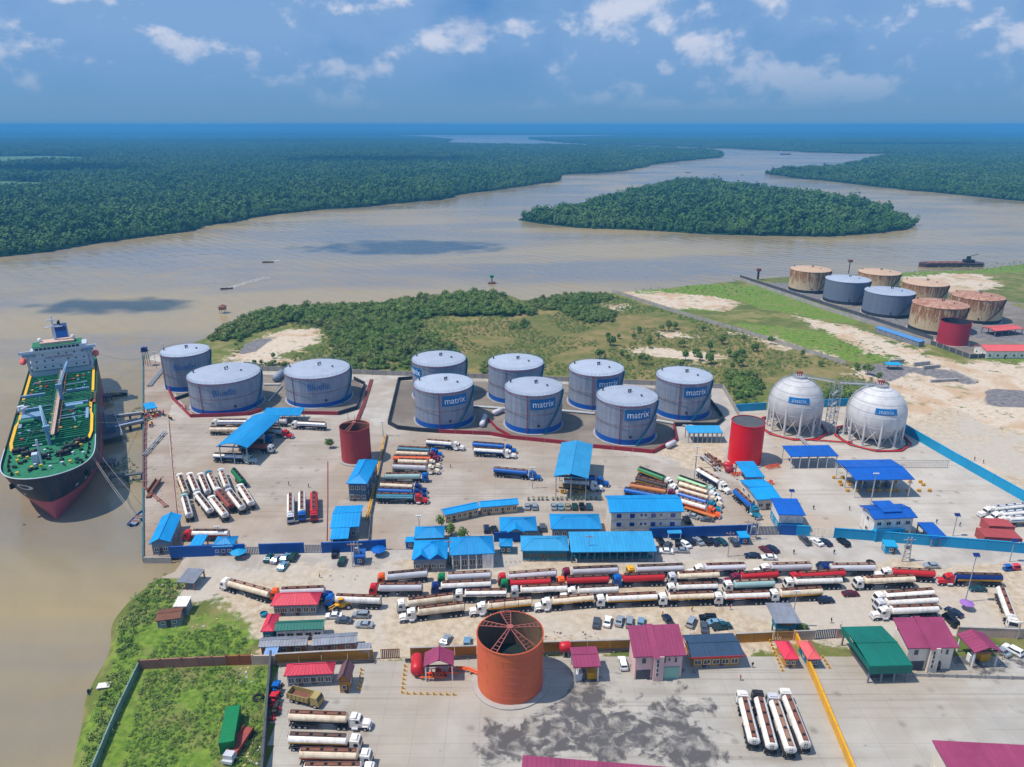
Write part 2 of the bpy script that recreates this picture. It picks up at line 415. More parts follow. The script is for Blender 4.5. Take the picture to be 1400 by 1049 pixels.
lush = smask([
 [(100, 1100), (120, 1000), (150, 930), (165, 850), (222, 782), (262, 800), (245, 830), (300, 846), (335, 842), (350, 870), (300, 900), (192, 912), (150, 1100)],
 [(150, 1100), (192, 908), (371, 905), (361, 1100)], [(322, 822), (365, 826), (360, 838), (320, 836)],
 [(850, 395), (1000, 388), (1080, 400), (1000, 412), (985, 428), (900, 423)],
 [(1000, 388), (1085, 402), (1180, 442), (1120, 440), (1060, 425), (1010, 412)], [(1000, 440), (1100, 450), (1180, 462), (1236, 494), (1160, 494), (1060, 462)], [(1317, 503), (1352, 506), (1366, 518), (1330, 522)],
 [(1357, 500), (1440, 496), (1440, 520), (1390, 514)], [(1200, 528), (1218, 527), (1253, 548), (1230, 549)], [(1300, 545), (1340, 548), (1378, 572), (1310, 560)],
 [(1230, 555), (1260, 558), (1255, 572), (1232, 572)],
 [(1340, 470), (1430, 478), (1430, 494), (1320, 492)], [(1180, 385), (1280, 362), (1430, 352), (1430, 372), (1290, 374), (1200, 392)],
], 3, 2.5, 6)
dirt = smask([
 [(250, 770), (545, 772), (1500, 775), (1500, 885), (1150, 885), (1000, 890), (640, 905), (515, 908), (350, 910), (350, 845), (300, 838), (240, 815)],
 [(880, 590), (945, 598), (1010, 600), (1000, 645), (950, 640), (890, 620)], [(790, 612), (785, 612), (786, 613)],
 [(1150, 640), (1300, 660), (1330, 720), (1240, 700)], [(1240, 585), (1500, 740), (1500, 640), (1300, 560)],
], 4, 4, 9)
paved = smask([
 [(196, 765), (196, 486), (228, 480), (300, 505), (484, 512), (740, 519), (987, 531), (1008, 562), (1157, 556), (1226, 584), (1402, 684), (1500, 740), (1500, 800), (196, 790)],
], 1.5, 0.0, 2)
grey = smask([
 [(1165, 497), (1230, 499), (1290, 505), (1336, 520), (1330, 528), (1250, 512), (1215, 520), (1180, 508)], [(1346, 535), (1362, 531), (1430, 536), (1430, 560), (1355, 556)],
 [(1260, 445), (1330, 430), (1400, 430), (1450, 440), (1450, 480), (1330, 478)], [(1075, 388), (1290, 412), (1400, 428), (1400, 470), (1270, 470), (1150, 425), (1030, 388)],
 [(335, 471), (352, 465), (368, 464), (350, 480), (330, 484)],
], 2.5, 1.8, 12)
scrub2 = smask([[(700, 430), (840, 425), (1000, 450), (1160, 498), (1190, 520), (1000, 530), (640, 515), (600, 480), (640, 440)]], 14, 8, 15)
me = bpy.data.meshes.new('ground')
nx, ny = len(xs), len(ys)
V = np.stack([X.ravel(), Y.ravel(), Z.ravel()], 1)
idx = np.arange(nx * ny).reshape(ny, nx)
Fq = np.stack([idx[:-1, :-1].ravel(), idx[:-1, 1:].ravel(), idx[1:, 1:].ravel(), idx[1:, :-1].ravel()], 1)
keep = (V[Fq][:, :, 2].max(1) > -4.0)
Fq = Fq[keep]
def np_mesh(name, V, F, mats):
 me = bpy.data.meshes.new(name)
 me.vertices.add(len(V)); me.vertices.foreach_set('co', V.astype(np.float32).ravel())
 n = F.shape[1]
 me.loops.add(F.size); me.loops.foreach_set('vertex_index', F.astype(np.int32).ravel())
 me.polygons.add(len(F)); me.polygons.foreach_set('loop_start', np.arange(0, F.size, n, dtype=np.int32))
 me.update(calc_edges=True); me.validate()
 for m in mats: me.materials.append(m)
 return me
def set_attr(me, name, chans):
 a = me.attributes.new(name, 'FLOAT_COLOR', 'POINT')
 z = np.zeros(len(me.vertices))
 arr = np.stack([np.asarray(c).ravel() if c is not None else z for c in chans] + [np.ones(len(z))], 1)
 a.data.foreach_set('color', arr.astype(np.float32).ravel())
gm, _, gb = new_mat('ground_cover')
t, N = nodes(gm)
pos = N('ShaderNodeNewGeometry').outputs['Position']
ca = N('ShaderNodeSeparateColor', {0: N('ShaderNodeAttribute', attribute_name='cover').outputs['Color']})
cbb = N('ShaderNodeSeparateColor', {0: N('ShaderNodeAttribute', attribute_name='cover2').outputs['Color']})
fine = noise(N, pos, 0.45, 8, 0.7); mid = noise(N, pos, 0.09, 7, 0.65, 0.5); large = noise(N, pos, 0.018, 5, 0.6, 0.8); grit = noise(N, pos, 2.5, 5, 0.7)
lg2 = noise(N, pos, 0.04, 4, 0.6, 1.0)
rag = mth(N, 'ADD', mth(N, 'MULTIPLY', mth(N, 'SUBTRACT', mid, 0.5), 1.9), mth(N, 'ADD', mth(N, 'MULTIPLY', mth(N, 'SUBTRACT', fine, 0.5), 1.3), mth(N, 'MULTIPLY', mth(N, 'SUBTRACT', lg2, 0.5), 1.2)))
def msk(s, k=1.0, w=0.08):
 return ramp2(N, mth(N, 'ADD', s, mth(N, 'MULTIPLY', rag, k)), 0.5 - w, 0.5 + w)
col = mixc(N, ramp2(N, mid, 0.40, 0.62), lin((100, 112, 52)), lin((140, 132, 82)))
col = mixc(N, mth(N, 'MULTIPLY', cbb.outputs[0], 0.9), col, mixc(N, ramp2(N, mid, 0.36, 0.64), lin((112, 112, 60)), lin((150, 130, 88))))
col = mixc(N, mth(N, 'MULTIPLY', ramp2(N, large, 0.45, 0.6), 0.5), col, lin((84, 100, 46)))
lushc = mixc(N, ramp2(N, fine, 0.35, 0.65), lin((82, 116, 38)), lin((126, 148, 60)))
lushc = mixc(N, mth(N, 'MULTIPLY', ramp2(N, mid, 0.48, 0.66), 0.7), lushc, lin((136, 128, 84)))
col = mixc(N, msk(ca.outputs[1]), col, lushc)
sandc = mixc(N, ramp2(N, fine, 0.3, 0.7), lin((200, 178, 150)), lin((216, 204, 190)))
sandc = mixc(N, mth(N, 'MULTIPLY', ramp2(N, lg2, 0.48, 0.62), 0.8), sandc, lin((194, 162, 130)))
sandc = mixc(N, mth(N, 'MULTIPLY', ramp2(N, mid, 0.54, 0.66), 0.75), sandc, lin((128, 122, 74)))
sandc = mixc(N, mth(N, 'MULTIPLY', ramp2(N, grit, 0.52, 0.7), 0.4), sandc, lin((150, 132, 108)))
col = mixc(N, msk(ca.outputs[0], 1.0), col, sandc)
pav = mixc(N, ramp2(N, mid, 0.35, 0.65), lin((172, 164, 156)), lin((192, 186, 178)))
pav = mixc(N, mth(N, 'MULTIPLY', ramp2(N, large, 0.5, 0.66), 0.5), pav, lin((160, 142, 122)))
col = mixc(N, msk(ca.outputs[2], 0.05), col, pav)
dc = mixc(N, ramp2(N, fine, 0.35, 0.65), lin((178, 160, 136)), lin((204, 190, 170)))
dc = mixc(N, mth(N, 'MULTIPLY', ramp2(N, large, 0.47, 0.6), 0.7), dc, lin((190, 182, 172)))
dc = mixc(N, mth(N, 'MULTIPLY', ramp2(N, mid, 0.58, 0.7), 0.5), dc, lin((160, 134, 104)))
col = mixc(N, msk(cbb.outputs[1], 0.7, 0.12), col, dc)
gc = mixc(N, ramp2(N, fine, 0.35, 0.65), lin((104, 102, 106)), lin((142, 138, 138)))
col = mixc(N, msk(cbb.outputs[2], 0.7, 0.12), col, gc)
col = mixc(N, mth(N, 'MULTIPLY', ramp2(N, grit, 0.5, 0.8), 0.25), col, lin((70, 64, 54)))
t.links.new(mixc(N, 1.0, col, (.92, .92, .92), 'MULTIPLY'), gb.inputs['Base Color'])
gb.inputs['Roughness'].default_value = 0.95; gb.inputs['Specular IOR Level'].default_value = 0.15
bp = N('ShaderNodeBump', {'Height': mth(N, 'ADD', fine, mth(N, 'MULTIPLY', grit, 0.2)), 'Strength': 0.5, 'Distance': 0.5})
t.links.new(bp.outputs[0], gb.inputs['Normal'])
me = np_mesh('ground', V, Fq, [gm])
if len(me.vertices) == V.shape[0]:
 set_attr(me, 'cover', [sand, lush, paved]); set_attr(me, 'cover2', [scrub2, dirt, grey])
me.polygons.foreach_set('use_smooth', [True] * len(me.polygons))
struct(ob('ground', me))
# --- concrete yards: sheets a little above the ground, with cast joints
def yard_mat(name, c0, c1, stain, joint=6.0, wet=False):
 m, _, b = new_mat(name); t, N = nodes(m)
 pos = N('ShaderNodeNewGeometry').outputs['Position']
 mid = noise(N, pos, 0.07, 8, 0.62, 0.4); fine = noise(N, pos, 0.9, 6, 0.7); lg = noise(N, pos, 0.016, 4, 0.6, 0.8)
 st = noise(N, N('ShaderNodeMapping', {'Vector': pos, 'Scale': (0.02, 0.16, 1), 'Rotation': (0, 0, 0.12)}).outputs[0], 1, 5, 0.6)
 br = N('ShaderNodeTexBrick', {'Vector': pos, 'Scale': 1.0, 'Mortar Size': 0.045, 'Brick Width': joint, 'Row Height': joint, 'Color1': (1, 1, 1, 1), 'Color2': (0.95, 0.95, 0.95, 1), 'Mortar': (0.66, 0.64, 0.62, 1)}, offset=0.0)
 c = mixc(N, ramp2(N, mid, 0.35, 0.68), c0, c1)
 c = mixc(N, mth(N, 'MULTIPLY', ramp2(N, lg, 0.46, 0.62), 0.6), c, stain)
 c = mixc(N, mth(N, 'MULTIPLY', ramp2(N, st, 0.5, 0.72), 0.4), c, tuple(v * 0.72 for v in stain))
 c = mixc(N, mth(N, 'MULTIPLY', ramp2(N, fine, 0.58, 0.8), 0.3), c, tuple(v * 0.5 for v in stain))
 c = mixc(N, 0.7, c, br.outputs[0], 'MULTIPLY')
 vo = N('ShaderNodeTexVoronoi', {'Vector': pos, 'Scale': 0.14, 'Randomness': 1.0}).outputs[0]
 c = mixc(N, mth(N, 'MULTIPLY', mth(N, 'SUBTRACT', 1.0, ramp2(N, mth(N, 'ADD', vo, mth(N, 'MULTIPLY', fine, .2)), 0.12, 0.30)), 0.45), c, lin((96, 88, 82)))
 for rot_, sc_ in ((0.05, (0.012, 0.9, 1)), (1.3, (0.010, 1.1, 1)), (0.6, (0.012, 0.8, 1))):
  tk = noise(N, N('ShaderNodeMapping', {'Vector': pos, 'Scale': sc_, 'Rotation': (0, 0, rot_)}).outputs[0], 1, 3, 0.5)
  c = mixc(N, mth(N, 'MULTIPLY', ramp2(N, tk, 0.60, 0.70), 0.35), c, lin((134, 122, 112)))
 if wet:
  a = N('ShaderNodeSeparateColor', {0: N('ShaderNodeAttribute', attribute_name='cover').outputs['Color']})
  w1 = noise(N, pos, 0.13, 9, 0.66, 0.5)
  wf = ramp2(N, mth(N, 'ADD', mth(N, 'MULTIPLY', a.outputs[0], 0.74), mth(N, 'MULTIPLY', mth(N, 'SUBTRACT', w1, 0.5), 2.4)), 0.34, 0.56)
  w2 = noise(N, pos, 0.35, 5, 0.6, 0.5)
  wf = mth(N, 'MULTIPLY', wf, mth(N, 'ADD', 0.1, ramp2(N, w2, .28, .6)))
  c = mixc(N, wf, c, lin((98, 94, 93)))
  t.links.new(mth(N, 'SUBTRACT', 0.85, mth(N, 'MULTIPLY', wf, 0.45)), b.inputs['Roughness'])
 else: b.inputs['Roughness'].default_value = 0.85
 b.inputs['Specular IOR Level'].default_value = 0.25
 c = mixc(N, 1.0, c, (.87, .87, .875), 'MULTIPLY')
 t.links.new(c, b.inputs['Base Color'])
 bpn = N('ShaderNodeBump', {'Height': fine, 'Strength': 0.15, 'Distance': 0.1}); t.links.new(bpn.outputs[0], b.inputs['Normal'])
 return m
y_left = yard_mat('pale_yard_concrete', lin((172, 160, 147)), lin((189, 178, 166)), lin((166, 146, 126)))
y_right = yard_mat('white_yard_concrete', lin((187, 179, 168)), lin((203, 196, 186)), lin((186, 164, 140)), 8)
y_bot = yard_mat('grey_yard_concrete', lin((174, 169, 161)), lin((192, 187, 178)), lin((172, 158, 140)), 7, True)
y_bund = yard_mat('bund_floor_concrete', lin((128, 119, 110)), lin((152, 142, 130)), lin((114, 104, 94)), 5)
y_quay = yard_mat('quay_concrete', lin((166, 152, 138)), lin((188, 178, 168)), lin((160, 136, 116)), 6)
def sheet(name, px, z, mat):
 mb = MB(); w = poly_w(px, 0)
 mb.add([(p.x, p.y, z) for p in w], [tuple(range(len(w)))][:1], 0)
 me = mb.mesh(name, mat)
 bm = bmesh.new(); bm.from_mesh(me); bmesh.ops.triangulate(bm, faces=bm.faces[:]); bm.normal_update()
 for f in bm.faces:
  if f.normal.z < 0: f.normal_flip()
 bm.to_mesh(me); bm.free()
 return struct(ob(name, me))
sheet('quay_apron', [(196, 762), (196, 490), (240, 500), (238, 545), (228, 575), (247, 760)], 0.03, y_quay)
sheet('loading_yard', [(229, 571), (262, 572), (500, 571), (524, 592), (512, 752), (250, 756), (243, 700)], 0.04, y_left)
sheet('truck_yard', [(528, 590), (620, 594), (800, 609), (880, 625), (1010, 660), (1045, 725), (880, 734), (560, 752), (505, 752)], 0.055, y_left)
sheet('sphere_yard', [(1010, 566), (1156, 558), (1224, 586), (1398, 684), (1500, 740), (1500, 765), (1246, 741), (1046, 726), (1012, 640)], 0.03, y_right)
sheet('tank_farm_floor', [(231, 516), (243, 545), (264, 567), (340, 563), (463, 563), (486, 557), (497, 528), (484, 519), (300, 509)], 0.06, y_bund)
sheet('bund_floor', [(546, 521), (533, 578), (546, 584), (600, 589), (697, 596), (811, 609), (893, 617), (923, 601), (920, 582), (980, 580), (986, 572), (968, 546), (930, 533), (700, 522)], 0.06, y_bund)
sheet('terminal_floor', [(1030, 386), (1075, 384), (1200, 383), (1290, 402), (1400, 415), (1440, 485), (1325, 484), (1272, 468), (1180, 432)], 0.05, y_bund)
fx = np.arange(-60, 190, 1.5); fy = np.arange(30, 146, 1.5)
FX, FY = np.meshgrid(fx, fy)
yp = poly_w([(373, 905), (515, 899), (652, 895), (862, 888), (1005, 877), (1157, 871), (1314, 869), (1700, 872)]) + [Vector((260, 20, 0)), Vector((-60, 20, 0)), G(360, 1060)]
insd = sdist(yp, FX, FY)
fi = np.arange(FX.size).reshape(FX.shape)
FF = np.stack([fi[:-1, :-1].ravel(), fi[:-1, 1:].ravel(), fi[1:, 1:].ravel(), fi[1:, :-1].ravel()], 1)
FF = FF[(insd.ravel()[FF].min(1) > 0.0)]
wetm = np.zeros(FX.shape)
for p, k in (([(655, 1005), (700, 980), (740, 985), (790, 925), (832, 928), (838, 970), (905, 985), (930, 1040), (660, 1040)], 1.0),
             ([(870, 975), (905, 960), (925, 925), (940, 930), (930, 960), (990, 962), (955, 985), (975, 1005), (1000, 1040), (900, 1045), (920, 1000)], 0.95),
             ([(1140, 900), (1420, 885), (1420, 915), (1300, 918)], 0.8)):
 d = sdist(poly_w(p), FX, FY); wetm = np.maximum(wetm, k * np.clip(0.6 + d / 9, 0, 1))
me = np_mesh('forecourt', np.stack([FX.ravel(), FY.ravel(), np.full(FX.size, 0.04)], 1), FF, [y_bot])
set_attr(me, 'cover', [wetm, None, None])
struct(ob('forecourt', me))
# --- far banks and the island (sheets just above the water, wooded)
def dens(pts, step=40, jit=5, seed=1):
 r = random.Random(seed); o = []
 for a, b in zip(pts, pts[1:] + pts[:1]):
  n = max(1, min(60, int((b - a).length / step)))
  for k in range(n):
   p = a.lerp(b, k / n); j = min(jit, (b - a).length * 0.1)
   o.append(Vector((p.x + r.uniform(-j, j), p.y + r.uniform(-j, j), 0)))
 return o
fm, _, fb = new_mat('mangrove_floor')
t, N = nodes(fm)
pos = N('ShaderNodeNewGeometry').outputs['Position']
f1 = noise(N, pos, 0.05, 6, 0.65); f2 = noise(N, pos, 0.0035, 5, 0.6)
t.links.new(mixc(N, ramp2(N, f2, 0.4, 0.6), mixc(N, f1, lin((16, 52, 36)), lin((50, 84, 52))), mixc(N, f1, lin((10, 40, 32)), lin((40, 70, 46)))), fb.inputs['Base Color'])
fb.inputs['Roughness'].default_value = 1.0; fb.inputs['Specular IOR Level'].default_value = 0.05
def bank(name, px, z=-0.9, seed=1, extra=()):
 w = dens(poly_w(px) + [Vector(e) for e in extra], 40, 9, seed)
 mb = MB(); n = len(w)
 mb.add([(p.x, p.y, z) for p in w], [tuple(range(n))]); mb.add([(p.x, p.y, z) for p in w] + [(p.x, p.y, z - 2) for p in w], [(i, (i + 1) % n, n + (i + 1) % n, n + i) for i in range(n)])
 me = mb.mesh(name, fm)
 bm = bmesh.new(); bm.from_mesh(me); bmesh.ops.triangulate(bm, faces=[f for f in bm.faces if len(f.verts) > 4]); bmesh.ops.recalc_face_normals(bm, faces=bm.faces[:]); bm.to_mesh(me); bm.free()
 struct(ob(name, me)); return w
P_left = [(-420, 420), (-150, 368), (0, 349), (60, 342), (130, 332), (200, 323), (260, 313), (320, 301), (380, 292), (440, 285), (500, 282), (540, 277), (600, 272), (640, 263),
          (700, 256), (764, 247), (768, 238), (820, 236), (860, 232), (900, 223), (940, 219), (985, 215), (991, 211), (975, 207), (886, 203.5), (760, 200), (669, 199.5), (608, 197.5), (620, 190), (575, 186), (520, 184), (-500, 184)]
P_mid = [(724, 190.5), (771, 195), (814, 197.5), (900, 199), (1000, 203), (1100, 207.5), (1160, 209.5), (1225, 210), (1400, 209), (1900, 208), (1900, 185), (1400, 184.5), (1110, 184), (900, 183), (800, 186), (723, 187.2)]
P_right = [(1049, 237), (1100, 244), (1150, 249), (1200, 255), (1290, 264), (1400, 274), (1600, 300), (1900, 300), (1900, 212), (1400, 213.5), (1250, 213), (1205, 215), (1140, 231), (1080, 233)]
P_isl = [(711, 299), (740, 304), (800, 310), (880, 314), (960, 318), (1040, 320), (1130, 321), (1200, 319), (1238, 313), (1245, 305), (1228, 296), (1190, 283), (1130, 272), (1060, 262), (1000, 255), (955, 249), (915, 250), (850, 268), (780, 286), (722, 294)]
bank_l = bank('wooded_bank', P_left, -0.9, 1); bank_m = bank('wooded_reach', P_mid, -0.9, 2); bank_r = bank('wooded_shore', P_right, -0.9, 3); bank_i = bank('wooded_island', P_isl, -0.9, 4)
# --- trees: crowns of leaf clumps, placed by geometry nodes in the countless woods
def leaf_mat(name, a, b, c, fs, ms=.006):
 m, _, bs = new_mat(name); t, N = nodes(m)
 oi = N('ShaderNodeObjectInfo'); pos = N('ShaderNodeNewGeometry').outputs['Position']
 n1 = noise(N, pos, ms, 5, 0.65, .6); n2 = noise(N, pos, 0.5, 3, 0.6)
 n3 = noise(N, pos, fs, 2, 0.5)
 k = mixc(N, mth(N, 'ADD', mth(N, 'MULTIPLY', oi.outputs['Random'], .4), mth(N, 'MULTIPLY', ramp2(N, n3, .35, .66), .6)), a, b)
 k = mixc(N, mth(N, 'MULTIPLY', ramp2(N, n1, 0.46, 0.60), 0.75), k, c)
 k = mixc(N, mth(N, 'MULTIPLY', n2, 0.35), k, tuple(v * 1.6 for v in b))
 t.links.new(k, bs.inputs['Base Color']); bs.inputs['Roughness'].default_value = 0.75; bs.inputs['Specular IOR Level'].default_value = 0.15
 return m
lf_far = leaf_mat('mangrove_leaves', (0.010, 0.050, 0.018), (0.070, 0.155, 0.036), (0.100, 0.175, 0.050), .07)
lf_near = leaf_mat('thicket_leaves', (0.040, 0.100, 0.016), (0.115, 0.190, 0.042), (0.150, 0.180, 0.050), .2, .03)
lf_lime = leaf_mat('young_leaves', (0.070, 0.130, 0.020), (0.150, 0.210, 0.055), (0.150, 0.165, 0.060), .2, .03)
lf_grass = leaf_mat('grass_blades', (0.080, 0.160, 0.026), (0.140, 0.225, 0.055), (0.170, 0.200, 0.075), .3, .05)
bark = paint('bark', (92, 76, 60), 0.9, 0, 0.4)
def crown(mb, c, r, h, nl, leaf, rnd, m=0, core=True):
 """leaf clumps over an uneven crown: several lobes, gaps between"""
 lobes = []
 for k in range(5):
  a = rnd.uniform(0, 2 * pi); q = rnd.uniform(0.15, 0.55) * r
  lobes.append((c[0] + q * cos(a), c[1] + q * sin(a), c[2] + h * rnd.uniform(0.35, 0.75), r * rnd.uniform(0.42, 0.62), h * rnd.uniform(0.28, 0.42)))
 if core:
  for (x, y, z, a, b) in lobes[:3]: mb.lathe([(0.05, -b * 0.8), (a * 0.62, -b * 0.3), (a * 0.6, b * 0.3), (0.05, b * 0.75)], 5, m, False, (x, y, z))
 for i in range(nl):
  x, y, z, a, b = lobes[i % 5]
  u = rnd.uniform(-0.5, 1); p = rnd.uniform(0, 2 * pi); s = math.sqrt(max(0, 1 - u * u))
  n = Vector((s * cos(p), s * sin(p), u)); q = rnd.uniform(0.8, 1.08)
  P = Vector((x + n.x * a * q, y + n.y * a * q, z + n.z * b * q))
  d = (n + Vector((rnd.uniform(-.6, .6), rnd.uniform(-.6, .6), rnd.uniform(-.2, .8)))).normalized()
  e1 = d.orthogonal().normalized(); e1.rotate(Matrix.Rotation(rnd.uniform(0, 6.28), 3, d)); e2 = d.cross(e1)
  L = leaf * rnd.uniform(0.6, 1.3)
  mb.add([P - e1 * L, P - e2 * L * 0.8 + d * L * .25, P + e1 * L, P + e2 * L * 0.8], [(0, 1, 2), (0, 2, 3)], m)
def tree_proto(name, r, h, nl, leaf, seed, mat, trunk=True, core=True):
 rnd = random.Random(seed); mb = MB()
 crown(mb, (0, 0, 0 if not trunk else h * 0.12), r, h * (1 if not trunk else 0.88), nl, leaf, rnd, 0, core)
 if trunk:
  mb.cyl((0, 0, -0.5), (0, 0, h * 0.5), r * 0.07, r * 0.04, 5, 1)
  for k in range(3):
   a = rnd.uniform(0, 6.28); mb.cyl((0, 0, h * .3), (cos(a) * r * .5, sin(a) * r * .5, h * .6), r * 0.035, r * 0.015, 4, 1)
 me = mb.mesh(name, [mat, bark])
 return bpy.data.objects.new(name, me)
def patch_proto(name, size, n, rr, hh, nl, leaf, seed, mat):
 rnd = random.Random(seed); mb = MB()
 for k in range(n):
  em = k % 13 == 5; r = rnd.uniform(8, 11) if em else rnd.uniform(*rr)
  crown(mb, (rnd.uniform(-size / 2, size / 2), rnd.uniform(-size / 2, size / 2), 0), r, rnd.uniform(16, 23) if em else rnd.uniform(*hh), nl, leaf, rnd)
 return bpy.data.objects.new(name, mb.mesh(name, [mat, bark]))
def protos(name, objs):
 c = bpy.data.collections.new(name)
 for o in objs: c.objects.link(o)
 return c
c_far = protos('mangrove_tree_kinds', [tree_proto('mangrove_tree', 5.2 + k * .5, 9 + (k * 37 % 5), 90, 1.15, 20 + k, lf_far, False) for k in range(6)])
c_patch = protos('mangrove_patch_kinds', [patch_proto('mangrove_patch', 64, 58, (3.2, 8.5), (5, 16), 60, 1.7, 40 + k, lf_far) for k in range(6)])
c_bush = protos('thicket_kinds', [tree_proto('thicket_bush', 2.6 + k * .45, 3.4 + (k * 7 % 5) * .55, 190, 0.42, 60 + k, lf_near if k % 2 else lf_lime, False) for k in range(6)])
c_tuft = protos('tuft_kinds', [tree_proto('scrub_tuft', 1.0 + k * .3, 0.9 + k * .22, 70, 0.2, 80 + k, lf_grass, False, False) for k in range(4)])
def scatter(name, pts, coll, label, cat):
 """pts: rows x, y, z, scale; one object of kind stuff"""
 P = np.array(pts, dtype=np.float32)
 me = bpy.data.meshes.new(name); me.vertices.add(len(P)); me.vertices.foreach_set('co', P[:, :3].ravel())
 a = me.attributes.new('size', 'FLOAT', 'POINT'); a.data.foreach_set('value', P[:, 3].copy())
 o = ob(name, me)
 ng = bpy.data.node_groups.new(name + '_nodes', 'GeometryNodeTree')
 ng.interface.new_socket('Geometry', in_out='INPUT', socket_type='NodeSocketGeometry'); ng.interface.new_socket('Geometry', in_out='OUTPUT', socket_type='NodeSocketGeometry')
 A = ng.nodes.new; L = ng.links.new
 gi, go = A('NodeGroupInput'), A('NodeGroupOutput')
 ip = A('GeometryNodeInstanceOnPoints'); ci = A('GeometryNodeCollectionInfo'); ci.inputs['Collection'].default_value = coll
 ci.inputs['Separate Children'].default_value = True; ci.inputs['Reset Children'].default_value = True
 na = A('GeometryNodeInputNamedAttribute'); na.data_type = 'FLOAT'; na.inputs['Name'].default_value = 'size'
 rv = A('FunctionNodeRandomValue'); rv.data_type = 'FLOAT_VECTOR'; rv.inputs[0].default_value = (0, 0, 0); rv.inputs[1].default_value = (0, 0, 6.283)
 L(gi.outputs[0], ip.inputs['Points']); L(ci.outputs[0], ip.inputs['Instance']); ip.inputs['Pick Instance'].default_value = True
 L(rv.outputs[0], ip.inputs['Rotation']); L(na.outputs[0], ip.inputs['Scale']); L(ip.outputs[0], go.inputs[0])
 md = o.modifiers.new('scatter', 'NODES'); md.node_group = ng
 o['kind'] = 'stuff'; o['label'] = label; o['category'] = cat
 return o
def fill(poly, step, jit, lo=None, hi=None, inset=0, ymax=1e9, seed=1, cond=None, xlim=0.85):
 r = np.random.RandomState(seed)
 A = np.array([(p.x, p.y) for p in poly]); x0, y0 = A.min(0); x1, y1 = A.max(0); y1 = min(y1, ymax)
 xs = np.arange(x0, x1, step); ys = np.arange(y0, y1, step)
 X, Y = np.meshgrid(xs, ys); X = (X + r.uniform(-jit, jit, X.shape)).ravel(); Y = (Y + r.uniform(-jit, jit, Y.shape)).ravel()
 k = (np.abs(X) < Y * xlim + 60); X, Y = X[k], Y[k]
 d = sdist(poly, X, Y)
 k = d > inset
 if hi is not None: k &= d < hi
 X, Y, d = X[k], Y[k], d[k]
 return X, Y, d
clear = [poly_w(p) for p in ([(-60, 215), (60, 213.5), (135, 215.5), (135, 219.5), (40, 223), (-60, 227)], [(-40, 246), (60, 250), (60, 255), (-40, 262)], [(150, 191.5), (195, 191.5), (195, 194), (150, 194)], [(60, 233), (150, 236), (150, 239), (60, 238)])]
for c_ in clear: sheet('clearing', [], 0, None) if False else struct(ob('clearing', MB().add([(p.x, p.y, .3) for p in c_], [tuple(range(len(c_)))]).mesh('clearing', paint('marsh_grass', (88, 122, 78), .9, 0, .7, (60, 96, 60), .02))))
wpts = []; patches = []
for poly, sd_ in ((bank_l, 1), (bank_m, 2), (bank_r, 3), (bank_i, 4)):
 X_, Y_, d_ = fill(poly, 8.0, 3.2, inset=-1.0, hi=44, ymax=5200, seed=sd_)
 for a, b, d in zip(X_, Y_, d_): wpts.append((a, b, -1.2, RND.uniform(0.45, 1.3) * (0.75 if d < 6 else 1)))
 X_, Y_, d_ = fill(poly, 56, 8, inset=38, ymax=6500, seed=sd_ + 9)
 for a, b in zip(X_, Y_):
  if max(float(sdist(c_, np.array([a]), np.array([b]))[0]) for c_ in clear) > -24: continue
  patches.append((a, b, -0.9, RND.uniform(0.85, 1.1)))
scatter('mangrove_trees', wpts, c_far, 'dark green mangrove trees crowding the river banks and the island', 'mangroves')
scatter('mangrove_forest', patches, c_patch, 'unbroken dark green mangrove forest stretching to the horizon', 'forest')
rows = [184.4 - 0.28 * i for i in range(0, 47)]
cols = np.arange(-420, 1830, 7.0)
Vf = [];
rr = np.random.RandomState(3)
for r_ in rows:
 for c_ in cols:
  p = G(c_, r_); Vf.append((p.x, p.y, 0))
Vf = np.array(Vf);
pxg = np.tile(cols, len(rows)); pyg = np.repeat(rows, len(cols))
hgt = 6 + rr.uniform(0, 9, len(Vf)) + 5 * np.sin(pxg * 0.05 + pyg * 3)
def slit(xa, xb, yc, hw): return (pxg > xa) & (pxg < xb) & (np.abs(pyg - yc) < hw)
wtr = slit(525, 640, 170.9, 0.6) | slit(888, 1035, 177.3, 0.8) | slit(1035, 1100, 179.3, 0.6) | slit(955, 1010, 176.3, .5)
Vf[:, 2] = np.where(wtr, -4, hgt)
idf = np.arange(len(Vf)).reshape(len(rows), len(cols))
Ff = np.stack([idf[:-1, :-1].ravel(), idf[:-1, 1:].ravel(), idf[1:, 1:].ravel(), idf[1:, :-1].ravel()], 1)
me = np_mesh('distant_forest', Vf, Ff, [fm]); me.update()
o = ob('distant_forest', me); struct(o, 'stuff'); o['label'] = 'flat blue green forest fading into haze along the horizon'; o['category'] = 'forest'
